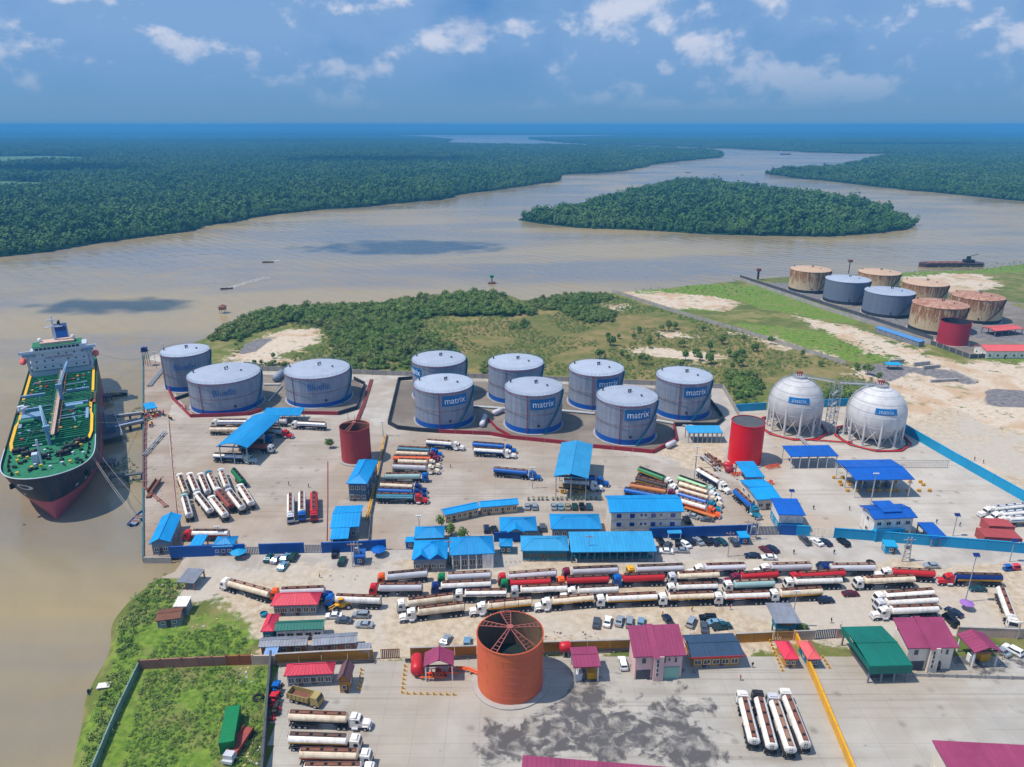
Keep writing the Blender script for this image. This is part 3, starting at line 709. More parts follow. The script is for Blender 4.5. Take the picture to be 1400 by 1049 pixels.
# --- the thicket and scrub north of the tank farm
thick = [poly_w(p) for p in (
 [(268, 472), (300, 449), (340, 435), (400, 423), (455, 421), (505, 420), (560, 412), (640, 403), (690, 405), (705, 420), (735, 425), (720, 450), (640, 452), (620, 470), (640, 500), (560, 508), (490, 507), (440, 500), (455, 480), (442, 450), (400, 443), (350, 455), (300, 490), (275, 500)],
 [(722, 412), (770, 406), (830, 402), (845, 408), (800, 420), (845, 428), (840, 440), (800, 444), (760, 425), (728, 424)],
 [(985, 505), (1035, 515), (1050, 535), (1020, 553), (1000, 545)], [(1100, 545), (1150, 530), (1180, 545), (1140, 553)],
 [(660, 495), (700, 500), (690, 512), (655, 512)], [(330, 496), (400, 498), (395, 503), (330, 502)])]
tp = []
for k, poly in enumerate(thick):
 X_, Y_, d_ = fill(poly, 3.0, 1.4, inset=0.2, seed=30 + k)
 n_ = wob(X_, Y_, 1.0, 60, 31)
 for a, b, d, q in zip(X_, Y_, d_, n_):
  if k == 0 and b < G(500, 432).y and q < -0.35 + .5 * RND.random(): continue
  big_ = 1.25 if (b > G(500, 440).y and k == 0) else 0.95
  tp.append((a, b, -0.2, RND.uniform(0.45, 1.15) * big_ * min(1, 0.4 + d * .12)))
scatter('thicket', tp, c_bush, 'bushy green thicket between the tank farm and the river', 'thicket')
tf = []
field = poly_w([(300, 500), (345, 450), (480, 425), (700, 412), (840, 405), (1000, 445), (1155, 495), (1215, 530), (1150, 552), (1045, 558), (1005, 556), (980, 526), (740, 514), (490, 506)])
X_, Y_, d_ = fill(field, 2.5, 1.3, inset=1, seed=77)
sands = [poly_w(p) for p in ([(363, 457), (391, 449), (434, 451), (439, 469), (415, 480), (394, 486), (397, 498), (317, 498), (330, 480), (346, 466)], [(862, 482), (889, 473), (928, 478), (975, 482), (1002, 492), (960, 495), (905, 491)], [(903, 454), (943, 457), (936, 463), (910, 461)])]
insand = np.max([sdist(p, X_, Y_) for p in sands], axis=0)
nn = wob(X_, Y_, 1.0, 26, 78)
for a, b, s_, q in zip(X_, Y_, insand, nn):
 if s_ > -1 or q < -0.35: continue
 tf.append((a, b, -0.1, RND.uniform(0.35, 1.0)))
for p in ([(104, 1060), (124, 1000), (150, 930), (165, 850), (196, 808), (222, 784), (250, 800), (235, 830), (190, 870), (185, 910), (140, 1060)],):
 w = poly_w(p); X_, Y_, d_ = fill(w, 1.7, .8, inset=0, seed=5)
 for a, b, d in zip(X_, Y_, d_): tf.append((a, b, -0.3, RND.uniform(0.4, 1.2)))
w = poly_w([(160, 1060), (196, 915), (368, 908), (358, 1060)])
X_, Y_, d_ = fill(w, .8, .4, inset=0.6, seed=6)
bare = [poly_w(p) for p in ([(238, 975), (250, 945), (280, 942), (272, 972)], [(228, 1050), (275, 1020), (300, 1050)], [(318, 915), (350, 905), (345, 940)])]
bb = np.max([sdist(p, X_, Y_) for p in bare], axis=0)
for a, b, s_ in zip(X_, Y_, bb):
 if s_ < 0 and RND.random() < 0.95: tf.append((a, b, -0.05, RND.uniform(0.15, 0.4) * RND.choice((1, 1, 1, 1.8))))
w = poly_w([(190, 905), (230, 868), (320, 850), (340, 875), (345, 900), (300, 903)])
X_, Y_, d_ = fill(w, .9, .45, inset=0.5, seed=8)
for a, b in zip(X_, Y_): tf.append((a, b, -0.05, RND.uniform(0.15, 0.42) * RND.choice((1, 1, 1, 1.9))))
for p in ([(1185, 385), (1290, 364), (1430, 354), (1430, 368), (1290, 372)], [(860, 395), (1000, 388), (1060, 402), (1000, 408)], [(1105, 465), (1180, 465), (1230, 492), (1180, 492)]):
 w = poly_w(p); X_, Y_, d_ = fill(w, 4.5, 2, inset=0, seed=9)
 for a, b in zip(X_, Y_): tf.append((a, b, -0.3, RND.uniform(0.3, 0.9)))
scatter('scrub', tf, c_tuft, 'low green scrub and grass tufts over the open ground', 'scrub')
wh = []
for p in ([(150, 640), (175, 622), (190, 640), (170, 660)], [(180, 560), (195, 556), (195, 566), (183, 566)], [(188, 655), (194, 640), (194, 665)], [(14, 716), (30, 712), (36, 720)], [(165, 655), (180, 640), (192, 650), (190, 668)], [(165, 575), (194, 571), (194, 578)]):
 w = [G(x, y, WZ) for x, y in p]; X_, Y_, d_ = fill(w, 1.5, .7, inset=0, seed=12)
 for a, b in zip(X_, Y_):
  if RND.random() < .75: wh.append((a, b, WZ - .15, RND.uniform(0.3, 0.7)))
scatter('water_hyacinth', wh, c_tuft, 'green water hyacinth floating beside the jetty', 'water plants')
# ================================================================ STORAGE TANKS AND SPHERES
def text_mesh(s, size, ext=0.02):
 cu = bpy.data.curves.new('lettering', 'FONT'); cu.body = s; cu.size = size; cu.extrude = ext
 cu.align_x = 'CENTER'; cu.align_y = 'CENTER'; cu.resolution_u = 3
 o = bpy.data.objects.new('tmp', cu); COL.objects.link(o)
 dg = bpy.context.evaluated_depsgraph_get()
 me = bpy.data.meshes.new_from_object(o.evaluated_get(dg))
 bpy.data.objects.remove(o); bpy.data.curves.remove(cu)
 bm = bmesh.new(); bm.from_mesh(me)
 bmesh.ops.triangulate(bm, faces=bm.faces[:])
 V = [v.co.copy() for v in bm.verts]; F = [[v.index for v in f.verts] for f in bm.faces]
 bm.free(); bpy.data.meshes.remove(me)
 return V, F
TXT = {}
def txt(s, size, bold=0.0):
 k = (s, size)
 if k not in TXT: TXT[k] = text_mesh(s, size)
 return TXT[k]
def img_circle(cx, by, wpx):
 """centre and radius of an upright cylinder whose base front is at by and whose base is wpx wide"""
 r = 10.0
 for _ in range(8):
  c = G(cx, by); d = Vector((c.x, c.y)).normalized() * r
  ctr = Vector((c.x + d.x, c.y + d.y, 0))
  zc = ctr.y * cos(CAM_P) + CAM_H * sin(CAM_P)
  r = wpx / 2 / CAM_F * zc
 return ctr, r
def top_h(ctr, r, ty):
 """height at which the front rim is seen at ty"""
 d = Vector((ctr.x, ctr.y)).normalized(); f = Vector((ctr.x - d.x * r, ctr.y - d.y * r))
 v = (524.5 - ty) / CAM_F
 k = (-sin(CAM_P) + v * cos(CAM_P)) / (cos(CAM_P) + v * sin(CAM_P))
 return CAM_H + k * f.y
tank_grey = paint('tank_silver_grey', (144, 154, 172), 0.5, 0.0, 0.6, (104, 116, 136), 0.6, bump=0.05, streak=0.12, plates=.1)
tank_roof = paint('tank_roof_grey', (164, 174, 192), 0.6, 0.0, 0.5, (136, 146, 162), 0.2)
tank_base = paint('tank_base_blue', (0, 84, 176), 0.4, 0, 0.2, (10, 60, 120))
sign_blue = paint('sign_blue', (0, 104, 170), 0.4, 0, 0.05)
sign_dblue = paint('letter_blue', (0, 96, 168), 0.4, 0, 0.05)
sign_white = paint('letter_white', (235, 240, 245), 0.4, 0, 0.0)
def cyl_pts(r, a0, a1, n): return [(r * cos(a0 + (a1 - a0) * i / n), r * sin(a0 + (a1 - a0) * i / n)) for i in range(n + 1)]
def rail(mb, pts, h, m=0, posts=1, w=0.07):
 for i, p in enumerate(pts):
  if i % posts == 0: mb.cyl((p[0], p[1], p[2]), (p[0], p[1], p[2] + h), w / 2, n=4, m=m, sm=False)
 for a, b in zip(pts, pts[1:]):
  for k in (1.0, 0.55): mb.cyl((a[0], a[1], a[2] + h * k), (b[0], b[1], b[2] + h * k), w / 2, n=4, m=m, sm=False)
def tank(label, cx, by, wpx, ty, sign=None, sign_a=0.0, group='grey storage tanks', mats=(None,), stair=(20, 80), base=True, style='grey', stripe_a=None):
 ctr, r = img_circle(cx, by, wpx); h = top_h(ctr, r, ty)
 face = atan2(-ctr.y, -ctr.x)                   # towards the camera
 t = thing('storage_tank', label, 'storage tank', ctr, 0, group)
 n = 64
 bh = h * 0.15 if base else 0.0
 sh = MB()
 courses = 7; prof = []
 z = bh
 for k in range(courses):
  z1 = bh + (h - bh) * (k + 1) / courses; rr_ = r - 0.012 * k
  prof += [(rr_, z), (rr_, z1)]; z = z1
 sh.lathe(prof, n)
 part('shell', sh, mats[0] or tank_grey, t)
 if base: part('base_band', MB().lathe([(r + 0.05, 0.15), (r + 0.05, bh), (r - .02, bh + .02)], n), tank_base if style == 'grey' else blackw, t)
 part('foundation', MB().lathe([(r + 0.9, 0.0), (r + 0.9, 0.25), (r - .2, 0.3)], 40), conc, t)
 rf = MB(); rf.lathe([(r + 0.12, h - 0.25), (r + 0.12, h + 0.03), (r * 0.66, h + r * 0.05), (r * 0.33, h + r * 0.085), (0.02, h + r * 0.1)], n, sm=True)
 for k in range(24):                                # roof plate seams
  a = 2 * pi * k / 24; rf.cyl((r * cos(a), r * sin(a), h + 0.04), (r * .08 * cos(a), r * .08 * sin(a), h + r * .098), 0.035, n=4, m=0, sm=False)
 ro = part('roof', rf, mats[-1] or tank_roof, t)
 sm_ = MB()
 for k in range(1, courses): sm_.lathe([(r + 0.015, bh + (h - bh) * k / courses - .03), (r + 0.03, bh + (h - bh) * k / courses), (r + 0.015, bh + (h - bh) * k / courses + .03)], n)
 for k in range(30):
  a = 2 * pi * k / 30 + .05
  sm_.cyl(((r + .01) * cos(a), (r + .01) * sin(a), bh), ((r + .01) * cos(a), (r + .01) * sin(a), h - .2), 0.03, n=4, sm=False)
 part('seam', sm_, mats[0] or tank_grey, t)
 for k, (q, a, hh) in enumerate([(0.05, 0, 1.2), (0.16, face + 2.4, 1.0), (0.5, face + 1.2, .7), (0.86, face - 1.9, 1.0)]):
  part('roof_vent', MB().cyl((q * r * cos(a), q * r * sin(a), h), (q * r * cos(a), q * r * sin(a), h + r * .1 * (1 - q) + hh), 0.28, n=8).cyl((q * r * cos(a), q * r * sin(a), h + r * .1 * (1 - q) + hh), (q * r * cos(a), q * r * sin(a), h + r * .1 * (1 - q) + hh + .15), 0.5, n=8), dark, t)
 if style == 'grey':
  rl = MB(); pts = [(p[0], p[1], h) for p in cyl_pts(r, 0, 2 * pi, 44)]; rail(rl, pts, 1.1, w=.06)
  part('railing', rl, teal, t)
  ra = face + (stripe_a if stripe_a is not None else 0.05)
  rp = MB(); rp.cyl(((r + .25) * cos(ra), (r + .25) * sin(ra), 0.2), ((r + .25) * cos(ra), (r + .25) * sin(ra), h + .1), 0.11, n=6)
  for k in range(9):
   zz = h * (0.08 + k * 0.1); rp.box((r + .1) * cos(ra) - .16, (r + .1) * cos(ra) + .16, (r + .1) * sin(ra) - .16, (r + .1) * sin(ra) + .16, zz, zz + .2)
  part('riser_pipe', rp, crimson, t)
  for zz, mt in ((h * .50, rust), (h - .5, crimson)):
   hp = MB(); pp = cyl_pts(r + .3, face - 1.6, face + 1.6, 30); hp.path([(x, y, zz) for x, y in pp], 0.07, 5)
   for x, y in pp[::3]: hp.box(x - .1, x + .1, y - .1, y + .1, zz - .12, zz + .12)
   part('ring_pipe', hp, mt, t)
 mh = face + .18
 part('manhole', MB().cyl(((r - .1) * cos(mh), (r - .1) * sin(mh), bh + 1.3), ((r + .3) * cos(mh), (r + .3) * sin(mh), bh + 1.3), 0.55, n=10), dark, t)
 a0, a1 = face + radians(stair[0]), face + radians(stair[1])
 ns = 34; st = MB(); sr = MB(); rp_ = []; sv = []
 for k in range(ns):
  a = a0 + (a1 - a0) * k / ns; zz = 0.4 + (h - .4) * k / ns; a_ = a0 + (a1 - a0) * (k + 1) / ns
  for q in (a, a_): sv += [((r + .05) * cos(q), (r + .05) * sin(q), zz), ((r + .85) * cos(q), (r + .85) * sin(q), zz)]
  rp_.append(((r + .9) * cos(a), (r + .9) * sin(a), zz))
 st.add(sv, [(2 * i, 2 * i + 1, 2 * i + 3, 2 * i + 2) for i in range(2 * ns - 1)])
 rail(sr, rp_, 1.0, posts=2, w=.07)
 for p, q in zip(rp_, rp_[1:]): sr.cyl(p, q, .07, n=4, sm=False)
 part('stair', st, teal if style == 'grey' else dark, t); part('stair_railing', sr, teal if style == 'grey' else dark, t)
 if sign:
  s, size, zf, col_bg = sign
  ca = face + sign_a; V, F = txt(s, size)
  w = max(v.x for v in V) - min(v.x for v in V); zc = h * zf
  def wrap(x, y, rr_): a = ca + x / r; return (rr_ * cos(a), rr_ * sin(a), zc + y)
  if col_bg:
   sg = MB(); pw, ph = w / 2 + size * .28, size * .62
   vs = []; k = 10
   for yy in (-ph, ph):
    for i in range(k + 1): vs.append(wrap(-pw + 2 * pw * i / k, yy, r + .10))
   sg.add(vs, [(i, i + 1, k + 2 + i, k + 1 + i) for i in range(k)])
   sp = part('name_sign', sg, sign_blue, t)
  mb = MB(); mb.add([wrap(v.x, v.y * 1.1, r + .13 + v.z) for v in V], F)
  part('lettering', mb, sign_white if col_bg else sign_dblue, t)
 return ctr, r, h
blu = ('Bluefin', 3.8, .70, False)
T = {}
T['b1'] = tank('grey tank lettered in blue, nearest the jetty and quay corner', 261.5, 536, 62, 487.5, blu, -.12, stair=(30, 80), stripe_a=-1.2)
T['b2'] = tank('widest blue lettered grey tank, between the quay corner tank and the east one', 314, 567, 93, 524.5, blu, -.06, stair=(45, 90), stripe_a=-.75)
T['b3'] = tank('east one of the three blue lettered grey tanks, stair on its east side', 438.5, 558, 86, 517.5, blu, .0, stair=(40, 95), stripe_a=-.85)
mtx = ('matrix', 3.6, .77, True)
T['m1'] = tank('grey tank half hidden behind the first matrix tank, its blue sign at the edge', 602, 552, 72, 501.5, mtx, -1.15, stair=(40, 95), stripe_a=1.9)
T['m2'] = tank('grey matrix tank at the west end of the front row', 608.5, 588, 79, 537.5, mtx, .38, stripe_a=-.17)
T['m3'] = tank('grey tank without a visible sign, second in the back row of the matrix group', 705, 553.5, 74, 506.5, None, 0, stripe_a=-.35)
T['m4'] = tank('grey matrix tank in the middle of the front row', 729, 594.5, 77, 541.5, mtx, .36, stripe_a=-.2)
T['m5'] = tank('grey matrix tank in the back row, just behind the two loading row tanks', 813, 562, 73, 514.5, mtx, .5, stripe_a=-.1)
T['m6'] = tank('grey matrix tank beside the blue loading gantry roof, front row', 853.5, 609.5, 81, 555.5, mtx, .42, stripe_a=-.17)
T['m7'] = tank('grey matrix tank at the east end, next to the pump shed', 930.5, 575.5, 74, 525, mtx, .5, stripe_a=-.1)
def rusty(name, base, roofc):
 m, _, b = new_mat(name); t, N = nodes(m)
 tc_ = N('ShaderNodeTexCoord').outputs['Object']
 sx = N('ShaderNodeSeparateXYZ', {0: tc_})
 ang = mth(N, 'ARCTAN2', sx.outputs[1], sx.outputs[0])
 v = N('ShaderNodeCombineXYZ', {0: mth(N, 'MULTIPLY', ang, 5.0), 1: mth(N, 'MULTIPLY', sx.outputs[2], 0.05), 2: 0.0}).outputs[0]
 s1 = noise(N, v, 1.9, 5, 0.7); s2 = noise(N, tc_, 0.4, 6, 0.7)
 up = N('ShaderNodeMapRange', {0: sx.outputs[2], 1: 3.0, 2: 12.0, 3: 0.62, 4: 0.45}).outputs[0]
 f = ramp2(N, mth(N, 'SUBTRACT', s1, mth(N, 'SUBTRACT', up, 0.5)), 0.44, 0.58)
 c = mixc(N, f, base, lin((150, 96, 50))); c = mixc(N, mth(N, 'MULTIPLY', ramp2(N, s1, 0.6, 0.72), .85), c, lin((74, 48, 40)))
 c = mixc(N, mth(N, 'MULTIPLY', s2, 0.35), c, lin((120, 90, 70)))
 t.links.new(c, b.inputs['Base Color']); b.inputs['Roughness'].default_value = .8
 m2, _, b2 = new_mat(name + '_top'); t2, N2 = nodes(m2)
 tc2 = N2('ShaderNodeTexCoord').outputs['Object']; a1 = noise(N2, tc2, .3, 7, .7); sx2 = N2('ShaderNodeSeparateXYZ', {0: tc2})
 an = mth(N2, 'ARCTAN2', sx2.outputs[1], sx2.outputs[0]); vv = N2('ShaderNodeCombineXYZ', {0: mth(N2, 'MULTIPLY', an, 4.0), 1: 0.0, 2: 0.0}).outputs[0]
 a2 = noise(N2, vv, 2.2, 3, .6)
 c2 = mixc(N2, ramp2(N2, mth(N2, 'ADD', mth(N2, 'MULTIPLY', a1, .5), mth(N2, 'MULTIPLY', a2, .5)), .42, .58), roofc, lin((186, 150, 130)))
 t2.links.new(c2, b2.inputs['Base Color']); b2.inputs['Roughness'].default_value = .85
 return m, m2
r1 = rusty('stained_cream', lin((208, 190, 152)), lin((146, 92, 66)))
r2 = rusty('stained_pale', lin((196, 176, 136)), lin((192, 168, 138)))
g_old = paint('old_terminal_grey', (112, 124, 144), 0.6, 0, 0.5, (90, 96, 110), 0.2, streak=.15)
og = 'rusted tanks of the neighbouring terminal'
T['o1'] = tank('cream tank with a red patched roof, westmost of the rusted terminal', 1104, 402, 52, 372.5, None, 0, og, (r1[0], r2[1]), style='old')
T['o2'] = tank('plain grey terminal tank beside the cream tank with red patched roof', 1154, 417.5, 57, 386.5, None, 0, og, (g_old, tank_roof), style='old')
T['o3'] = tank('brown streaked tank at the river side of the old terminal', 1198, 399, 53, 376.5, None, 0, og, (r1[0], r2[1]), style='old')
T['o4'] = tank('plain grey terminal tank in front of the pale roofed one', 1210, 435.5, 62, 404, None, 0, og, (g_old, tank_roof), style='old')
T['o5'] = tank('pale roofed rust streaked tank in the middle of the old terminal', 1259.5, 418, 57, 391.5, None, 0, og, (r2[0], r2[1]), style='old')
T['o6'] = tank('red brown roofed tank right behind the open crimson water tank', 1277, 459, 68, 422, None, 0, og, (r1[0], r1[1]), style='old')
T['o7'] = tank('red brown roofed tank at the inland end of the old terminal', 1329, 443, 64, 410.5, None, 0, og, (r1[0], r1[1]), style='old')
def open_tank(label, cx, by, wpx, ty, mat, inner, group='open topped water tanks', water=None, trusses=0, base_ring=True, cover=False):
 ctr, r = img_circle(cx, by, wpx); h = top_h(ctr, r, ty); face = atan2(-ctr.y, -ctr.x)
 t = thing('water_tank', label, 'water tank', ctr, 0, group)
 prof = []; z = 0.1; nc = 7
 for k in range(nc):
  z1 = .1 + (h - .1) * (k + 1) / nc; prof += [(r - .008 * k, z), (r - .008 * k, z1)]; z = z1
 part('shell', MB().lathe(prof + [(r - .12, h)], 64), mat, t)
 part('inner_wall', MB().lathe([(r - .14, h), (r - .14, .2)], 64), inner, t)
 if cover: part('roof', MB().lathe([(r - .16, h - .3), (0.02, h - .1)], 48), conc_d, t)
 elif water: part('water_surface', MB().lathe([(r - .16, water * h), (0.02, water * h)], 32), paint('tank_water', (38, 50, 48), 0.12, 0, .2), t)
 rb = MB(); rb.lathe([(r + .12, h - .12), (r + .12, h), (r - .2, h)], 64); part('rim', rb, mat, t)
 sw_ = MB()
 for k in range(1, nc): zz = .1 + (h - .1) * k / nc; sw_.lathe([(r, zz - .04), (r + .025, zz), (r, zz + .04)], 64)
 for k in range(nc):
  for q in range(6):
   a = 2 * pi * (q + (k % 2) * .5) / 6 + face + .3; z0_ = .1 + (h - .1) * k / nc; z1_ = .1 + (h - .1) * (k + 1) / nc
   sw_.cyl(((r + .005) * cos(a), (r + .005) * sin(a), z0_), ((r + .005) * cos(a), (r + .005) * sin(a), z1_), .025, n=4, sm=False)
 part('weld_seam', sw_, mat, t)
 if base_ring: part('foundation', MB().lathe([(r + 1.3, 0.02), (r + 1.3, .35), (r - .1, .4)], 48), conc, t)
 la = face + 1.15; ld = MB()
 for s in (-.25, .25): ld.cyl(((r + .25) * cos(la) - s * sin(la), (r + .25) * sin(la) + s * cos(la), .2), ((r + .25) * cos(la) - s * sin(la), (r + .25) * sin(la) + s * cos(la), h + .9), .035, n=4, sm=False)
 for k in range(int(h / .6)): ld.cyl(((r + .25) * cos(la) + .25 * sin(la), (r + .25) * sin(la) - .25 * cos(la), .5 + k * .6), ((r + .25) * cos(la) - .25 * sin(la), (r + .25) * sin(la) + .25 * cos(la), .5 + k * .6), .025, n=4, sm=False)
 part('ladder', ld, mat, t)
 for k in range(trusses):                         # roof rafters left in place
  a = 2 * pi * k / trusses + .35 + .16 * sin(k * 2.3); rf = MB()
  zc = h + 1.3; w = .14
  for s in (-1, 1):
   b_ = a + s * (.10 + .07 * ((k * 5) % 3) / 2)
   p1 = Vector(((r - .2) * cos(b_), (r - .2) * sin(b_), h + .05)); p0 = Vector((.5 * cos(a + s * .5), .5 * sin(a + s * .5), zc))
   rf.cyl(p0, p1, w * .75, n=4, sm=False)
   if s == -1: q0, q1 = p0, p1
  for u in (.25, .45, .62, .78, .92): rf.cyl(p0.lerp(p1, u), q0.lerp(q1, u), w * .5, n=4, sm=False)
  part('rafter', rf, paint('rafter_red', (168, 96, 88), .7, 0, .4, (110, 60, 50)), t)
 if trusses:
  part('hub', MB().cyl((0, 0, h + .9), (0, 0, h + 1.6), .8, n=12), paint('rafter_red', (1, 1, 1)), t)
  mf = MB()
  for k in range(3):
   a = 1.3 + k * .45; q = Vector((r * .98 * cos(a), r * .98 * sin(a), h)); mf.cyl(q, q + Vector((0, 0, 3.2)), .05, n=4, sm=False); mf.cyl(q + Vector((0, 0, 3.2)), (r * .7 * cos(a), r * .7 * sin(a), h + .2), .04, n=4, sm=False)
  part('scaffold', mf, dark, t)
 return t, ctr, r, h
inner_r = paint('rusty_inside', (120, 76, 58), .85, 0, .6, (66, 50, 44), .6)
orange_t = paint('orange_red_tank', (222, 106, 70), .65, 0, .7, (222, 118, 50), 0.14, streak=.5, plates=.09)
open_tank('large orange red open tank with radial rafters in the forecourt', 697.5, 966, 89, 895.5, orange_t, paint('brown_inside', (120, 96, 72), .85, 0, .6, (80, 70, 60), .4), water=.35, trusses=5)
mar = paint('dull_red_tank', (168, 58, 58), .6, 0, .5, (130, 46, 50), .5, streak=.2, plates=.1)
open_tank('dull red open tank behind the slate blue two storey house', 488.5, 636, 40, 590, mar, inner_r, water=.1, trusses=3)
open_tank('bright red closed tank beside the gas spheres', 1016, 639, 44, 584, paint('bright_red_tank', (222, 6, 24), .4, 0, .15, (190, 10, 24), .2), conc_d, cover=True)
open_tank('crimson open water tank by the old terminal fence', 1300, 474, 38, 443, paint('crimson_tank', (170, 40, 60), .55, 0, .3, (130, 40, 50)), blackw, water=.5)
# --- LPG spheres
sph_w = paint('sphere_white', (206, 206, 208), .5, 0, .5, (160, 160, 166), .5, bump=.04, streak=.3, plates=.05)
def sphere(label, cx, cy, wpx, base_y, sa):
 c0, r0 = img_circle(cx, base_y, wpx * .93)
 zc = c0.y * cos(CAM_P) + (CAM_H - 12) * sin(CAM_P); R_ = wpx / 2 / CAM_F * zc
 v = (524.5 - cy) / CAM_F; k = (-sin(CAM_P) + v * cos(CAM_P)) / (cos(CAM_P) + v * sin(CAM_P)); Hc = CAM_H + k * c0.y
 face = atan2(-c0.y, -c0.x)
 t = thing('gas_sphere', label, 'gas sphere', c0, 0, 'white gas storage spheres')
 prof = [(R_ * sin(pi * k / 32), Hc - R_ * cos(pi * k / 32)) for k in range(33)]; prof[0] = (.02, prof[0][1]); prof[-1] = (.02, prof[-1][1])
 part('shell', MB().lathe(prof, 64), sph_w, t)
 sm_ = MB()
 for q in (-.62, -.28, .1, .45, .74):
  z_ = q * R_; rr_ = math.sqrt(R_ * R_ - z_ * z_); sm_.lathe([(rr_ + .0, Hc + z_ - .05), (rr_ + .06, Hc + z_), (rr_ - .0, Hc + z_ + .05)], 64)
 part('weld_seam', sm_, sph_w, t)
 for q in (.93, .8, .58, .3):                   # cooling water rings
  z_ = q * R_; rr_ = math.sqrt(R_ * R_ - z_ * z_) + .35
  part('spray_ring', MB().path([(rr_ * cos(2 * pi * i / 40), rr_ * sin(2 * pi * i / 40), Hc + z_) for i in range(41)], .045, 5), pipe_grey, t)
 nl = 11; legs = []
 for k in range(nl):
  a = face + 2 * pi * (k + .5) / nl; legs.append((R_ * .96 * cos(a), R_ * .96 * sin(a)))
  part('leg', MB().cyl((*legs[-1], 0.1), (*legs[-1], Hc + .8), .48, n=12).box(legs[-1][0] - .8, legs[-1][0] + .8, legs[-1][1] - .8, legs[-1][1] + .8, 0, .35, 0), sph_w, t)
 for k in range(nl):
  (x, y), (u, w_) = legs[k], legs[(k + 1) % nl]
  part('brace', MB().cyl((x, y, .8), (u, w_, Hc - 1.5), .13, n=6).cyl((u, w_, .8), (x, y, Hc - 1.5), .13, n=6), sph_w, t)
 mb = MB(); top = Hc + R_
 mb.cyl((0, 0, top - .4), (0, 0, top + .5), 2.6, n=20); part('top_platform', mb, pipe_grey, t)
 rl = MB(); rail(rl, [(2.5 * cos(a * pi / 8), 2.5 * sin(a * pi / 8), top + .5) for a in range(17)], 1.1, w=.08); part('platform_railing', rl, pipe_grey, t)
 vv = MB()
 for dx_ in (-.9, 0, .8): vv.cyl((dx_, 0, top + .5), (dx_, 0, top + 2.6), .22, n=8); vv.box(dx_ - .45, dx_ + .45, -.2, .2, top + 1.6, top + 1.9)
 part('relief_valve', vv, redp, t)
 st = MB(); pr = []
 for k in range(26):
  th = pi * (.04 + .46 * k / 25); pr.append(((R_ + .7) * sin(th) * cos(pi * .98), (R_ + .7) * sin(th) * sin(pi * .98), Hc + (R_ + .7) * cos(th)))
 rail(st, pr, 1.0, w=.09)
 for p, q in zip(pr, pr[1:]): st.cyl(p, q, .16, n=4, sm=False)
 part('curved_ladder', st, pipe_grey, t)
 V, F = txt('matrix', 2.1); ca = face + sa; lat = .36
 def wr(x, y, d):
  a = ca + x / (R_ * cos(lat)); b_ = lat + y / R_; q = R_ + d
  return (q * cos(b_) * cos(a), q * cos(b_) * sin(a), Hc + q * sin(b_))
 sg = MB(); vs = []
 for yy in (-1.25, 0, 1.25):
  for i in range(9): vs.append(wr(-4.1 + 8.2 * i / 8, yy, .12))
 sg.add(vs, [(r_ * 9 + i, r_ * 9 + i + 1, r_ * 9 + 10 + i, r_ * 9 + 9 + i) for r_ in range(2) for i in range(8)])
 part('name_sign', sg, sign_blue, t); part('lettering', MB().add([wr(v.x, v.y * 1.05, .16) for v in V], F), sign_white, t)
 wp = MB(); wp.path([((R_ + 3.2) * cos(2 * pi * i / 9 + .2), (R_ + 3.2) * sin(2 * pi * i / 9 + .2), .5) for i in range(10)], .35, 6)
 part('fire_main', wp, redp, t)
 part('pad_kerb', MB().lathe([(R_ + 1.9, .05), (R_ + 1.9, .5), (R_ + 1.5, .5), (R_ + 1.5, .05)], 40), blackw, t)
 return c0, R_, Hc
S1 = sphere('white gas sphere nearer the bright red tank', 1081.5, 549, 71, 597.5, .12)
S2 = sphere('white gas sphere nearer the light blue perimeter wall', 1189.5, 563.5, 76, 612, .35)
tb = G(1134, 592); tw = thing('stair_tower', 'pale lattice stair tower between the two gas spheres', 'stair tower', tb)
ht_ = S1[2] + S1[1] - .6
for sx in (-1.6, 1.6):
 for sy in (-1.6, 1.6): part('corner_post', MB().cyl((sx, sy, 0), (sx, sy, ht_), .15, n=6), pipe_grey, tw)
lv = MB(); fl_ = MB()
for k in range(9):
 z0_, z1_ = ht_ * k / 9, ht_ * (k + 1) / 9
 for a, b_ in (((-1.6, -1.6), (1.6, -1.6)), ((1.6, -1.6), (1.6, 1.6)), ((1.6, 1.6), (-1.6, 1.6)), ((-1.6, 1.6), (-1.6, -1.6))):
  lv.cyl((*a, z1_), (*b_, z1_), .09, n=4, sm=False); lv.cyl((*a, z0_), (*b_, z1_), .07, n=4, sm=False)
 s = 1 if k % 2 else -1
 fl_.add([(-1.3 * s, -1.2, z0_), (-1.3 * s, .2, z0_), (1.3 * s, .2, z1_), (1.3 * s, -1.2, z1_)], [(0, 1, 2, 3)])
part('bracing', lv, pipe_grey, tw); part('stair_flight', fl_, pipe_grey, tw)
for S in (S1, S2):
 d = Vector((S[0].x - tb.x, S[0].y - tb.y, 0)); mb = MB(); L_ = d.length; u = d.normalized(); nrm = Vector((-u.y, u.x, 0)) * .7
 z_ = ht_; a = u * 1.0; b_ = d - u * 2.0
 zb = S[2] + S[1] + .3
 A0, A1 = Vector((a.x, a.y, z_)), Vector((b_.x, b_.y, zb))
 mb.add([A0 - nrm, A1 - nrm, A1 + nrm, A0 + nrm], [(0, 1, 2, 3)])
 mb.add([A0 - nrm - Vector((0, 0, .3)), A1 - nrm - Vector((0, 0, .3)), A1 - nrm, A0 - nrm], [(0, 1, 2, 3)])
 for sgn in (-1, 1): rail(mb, [A0.lerp(A1, i / 10) + nrm * sgn for i in range(11)], 1.1, w=.1)
 part('catwalk', mb, pipe_grey, tw)
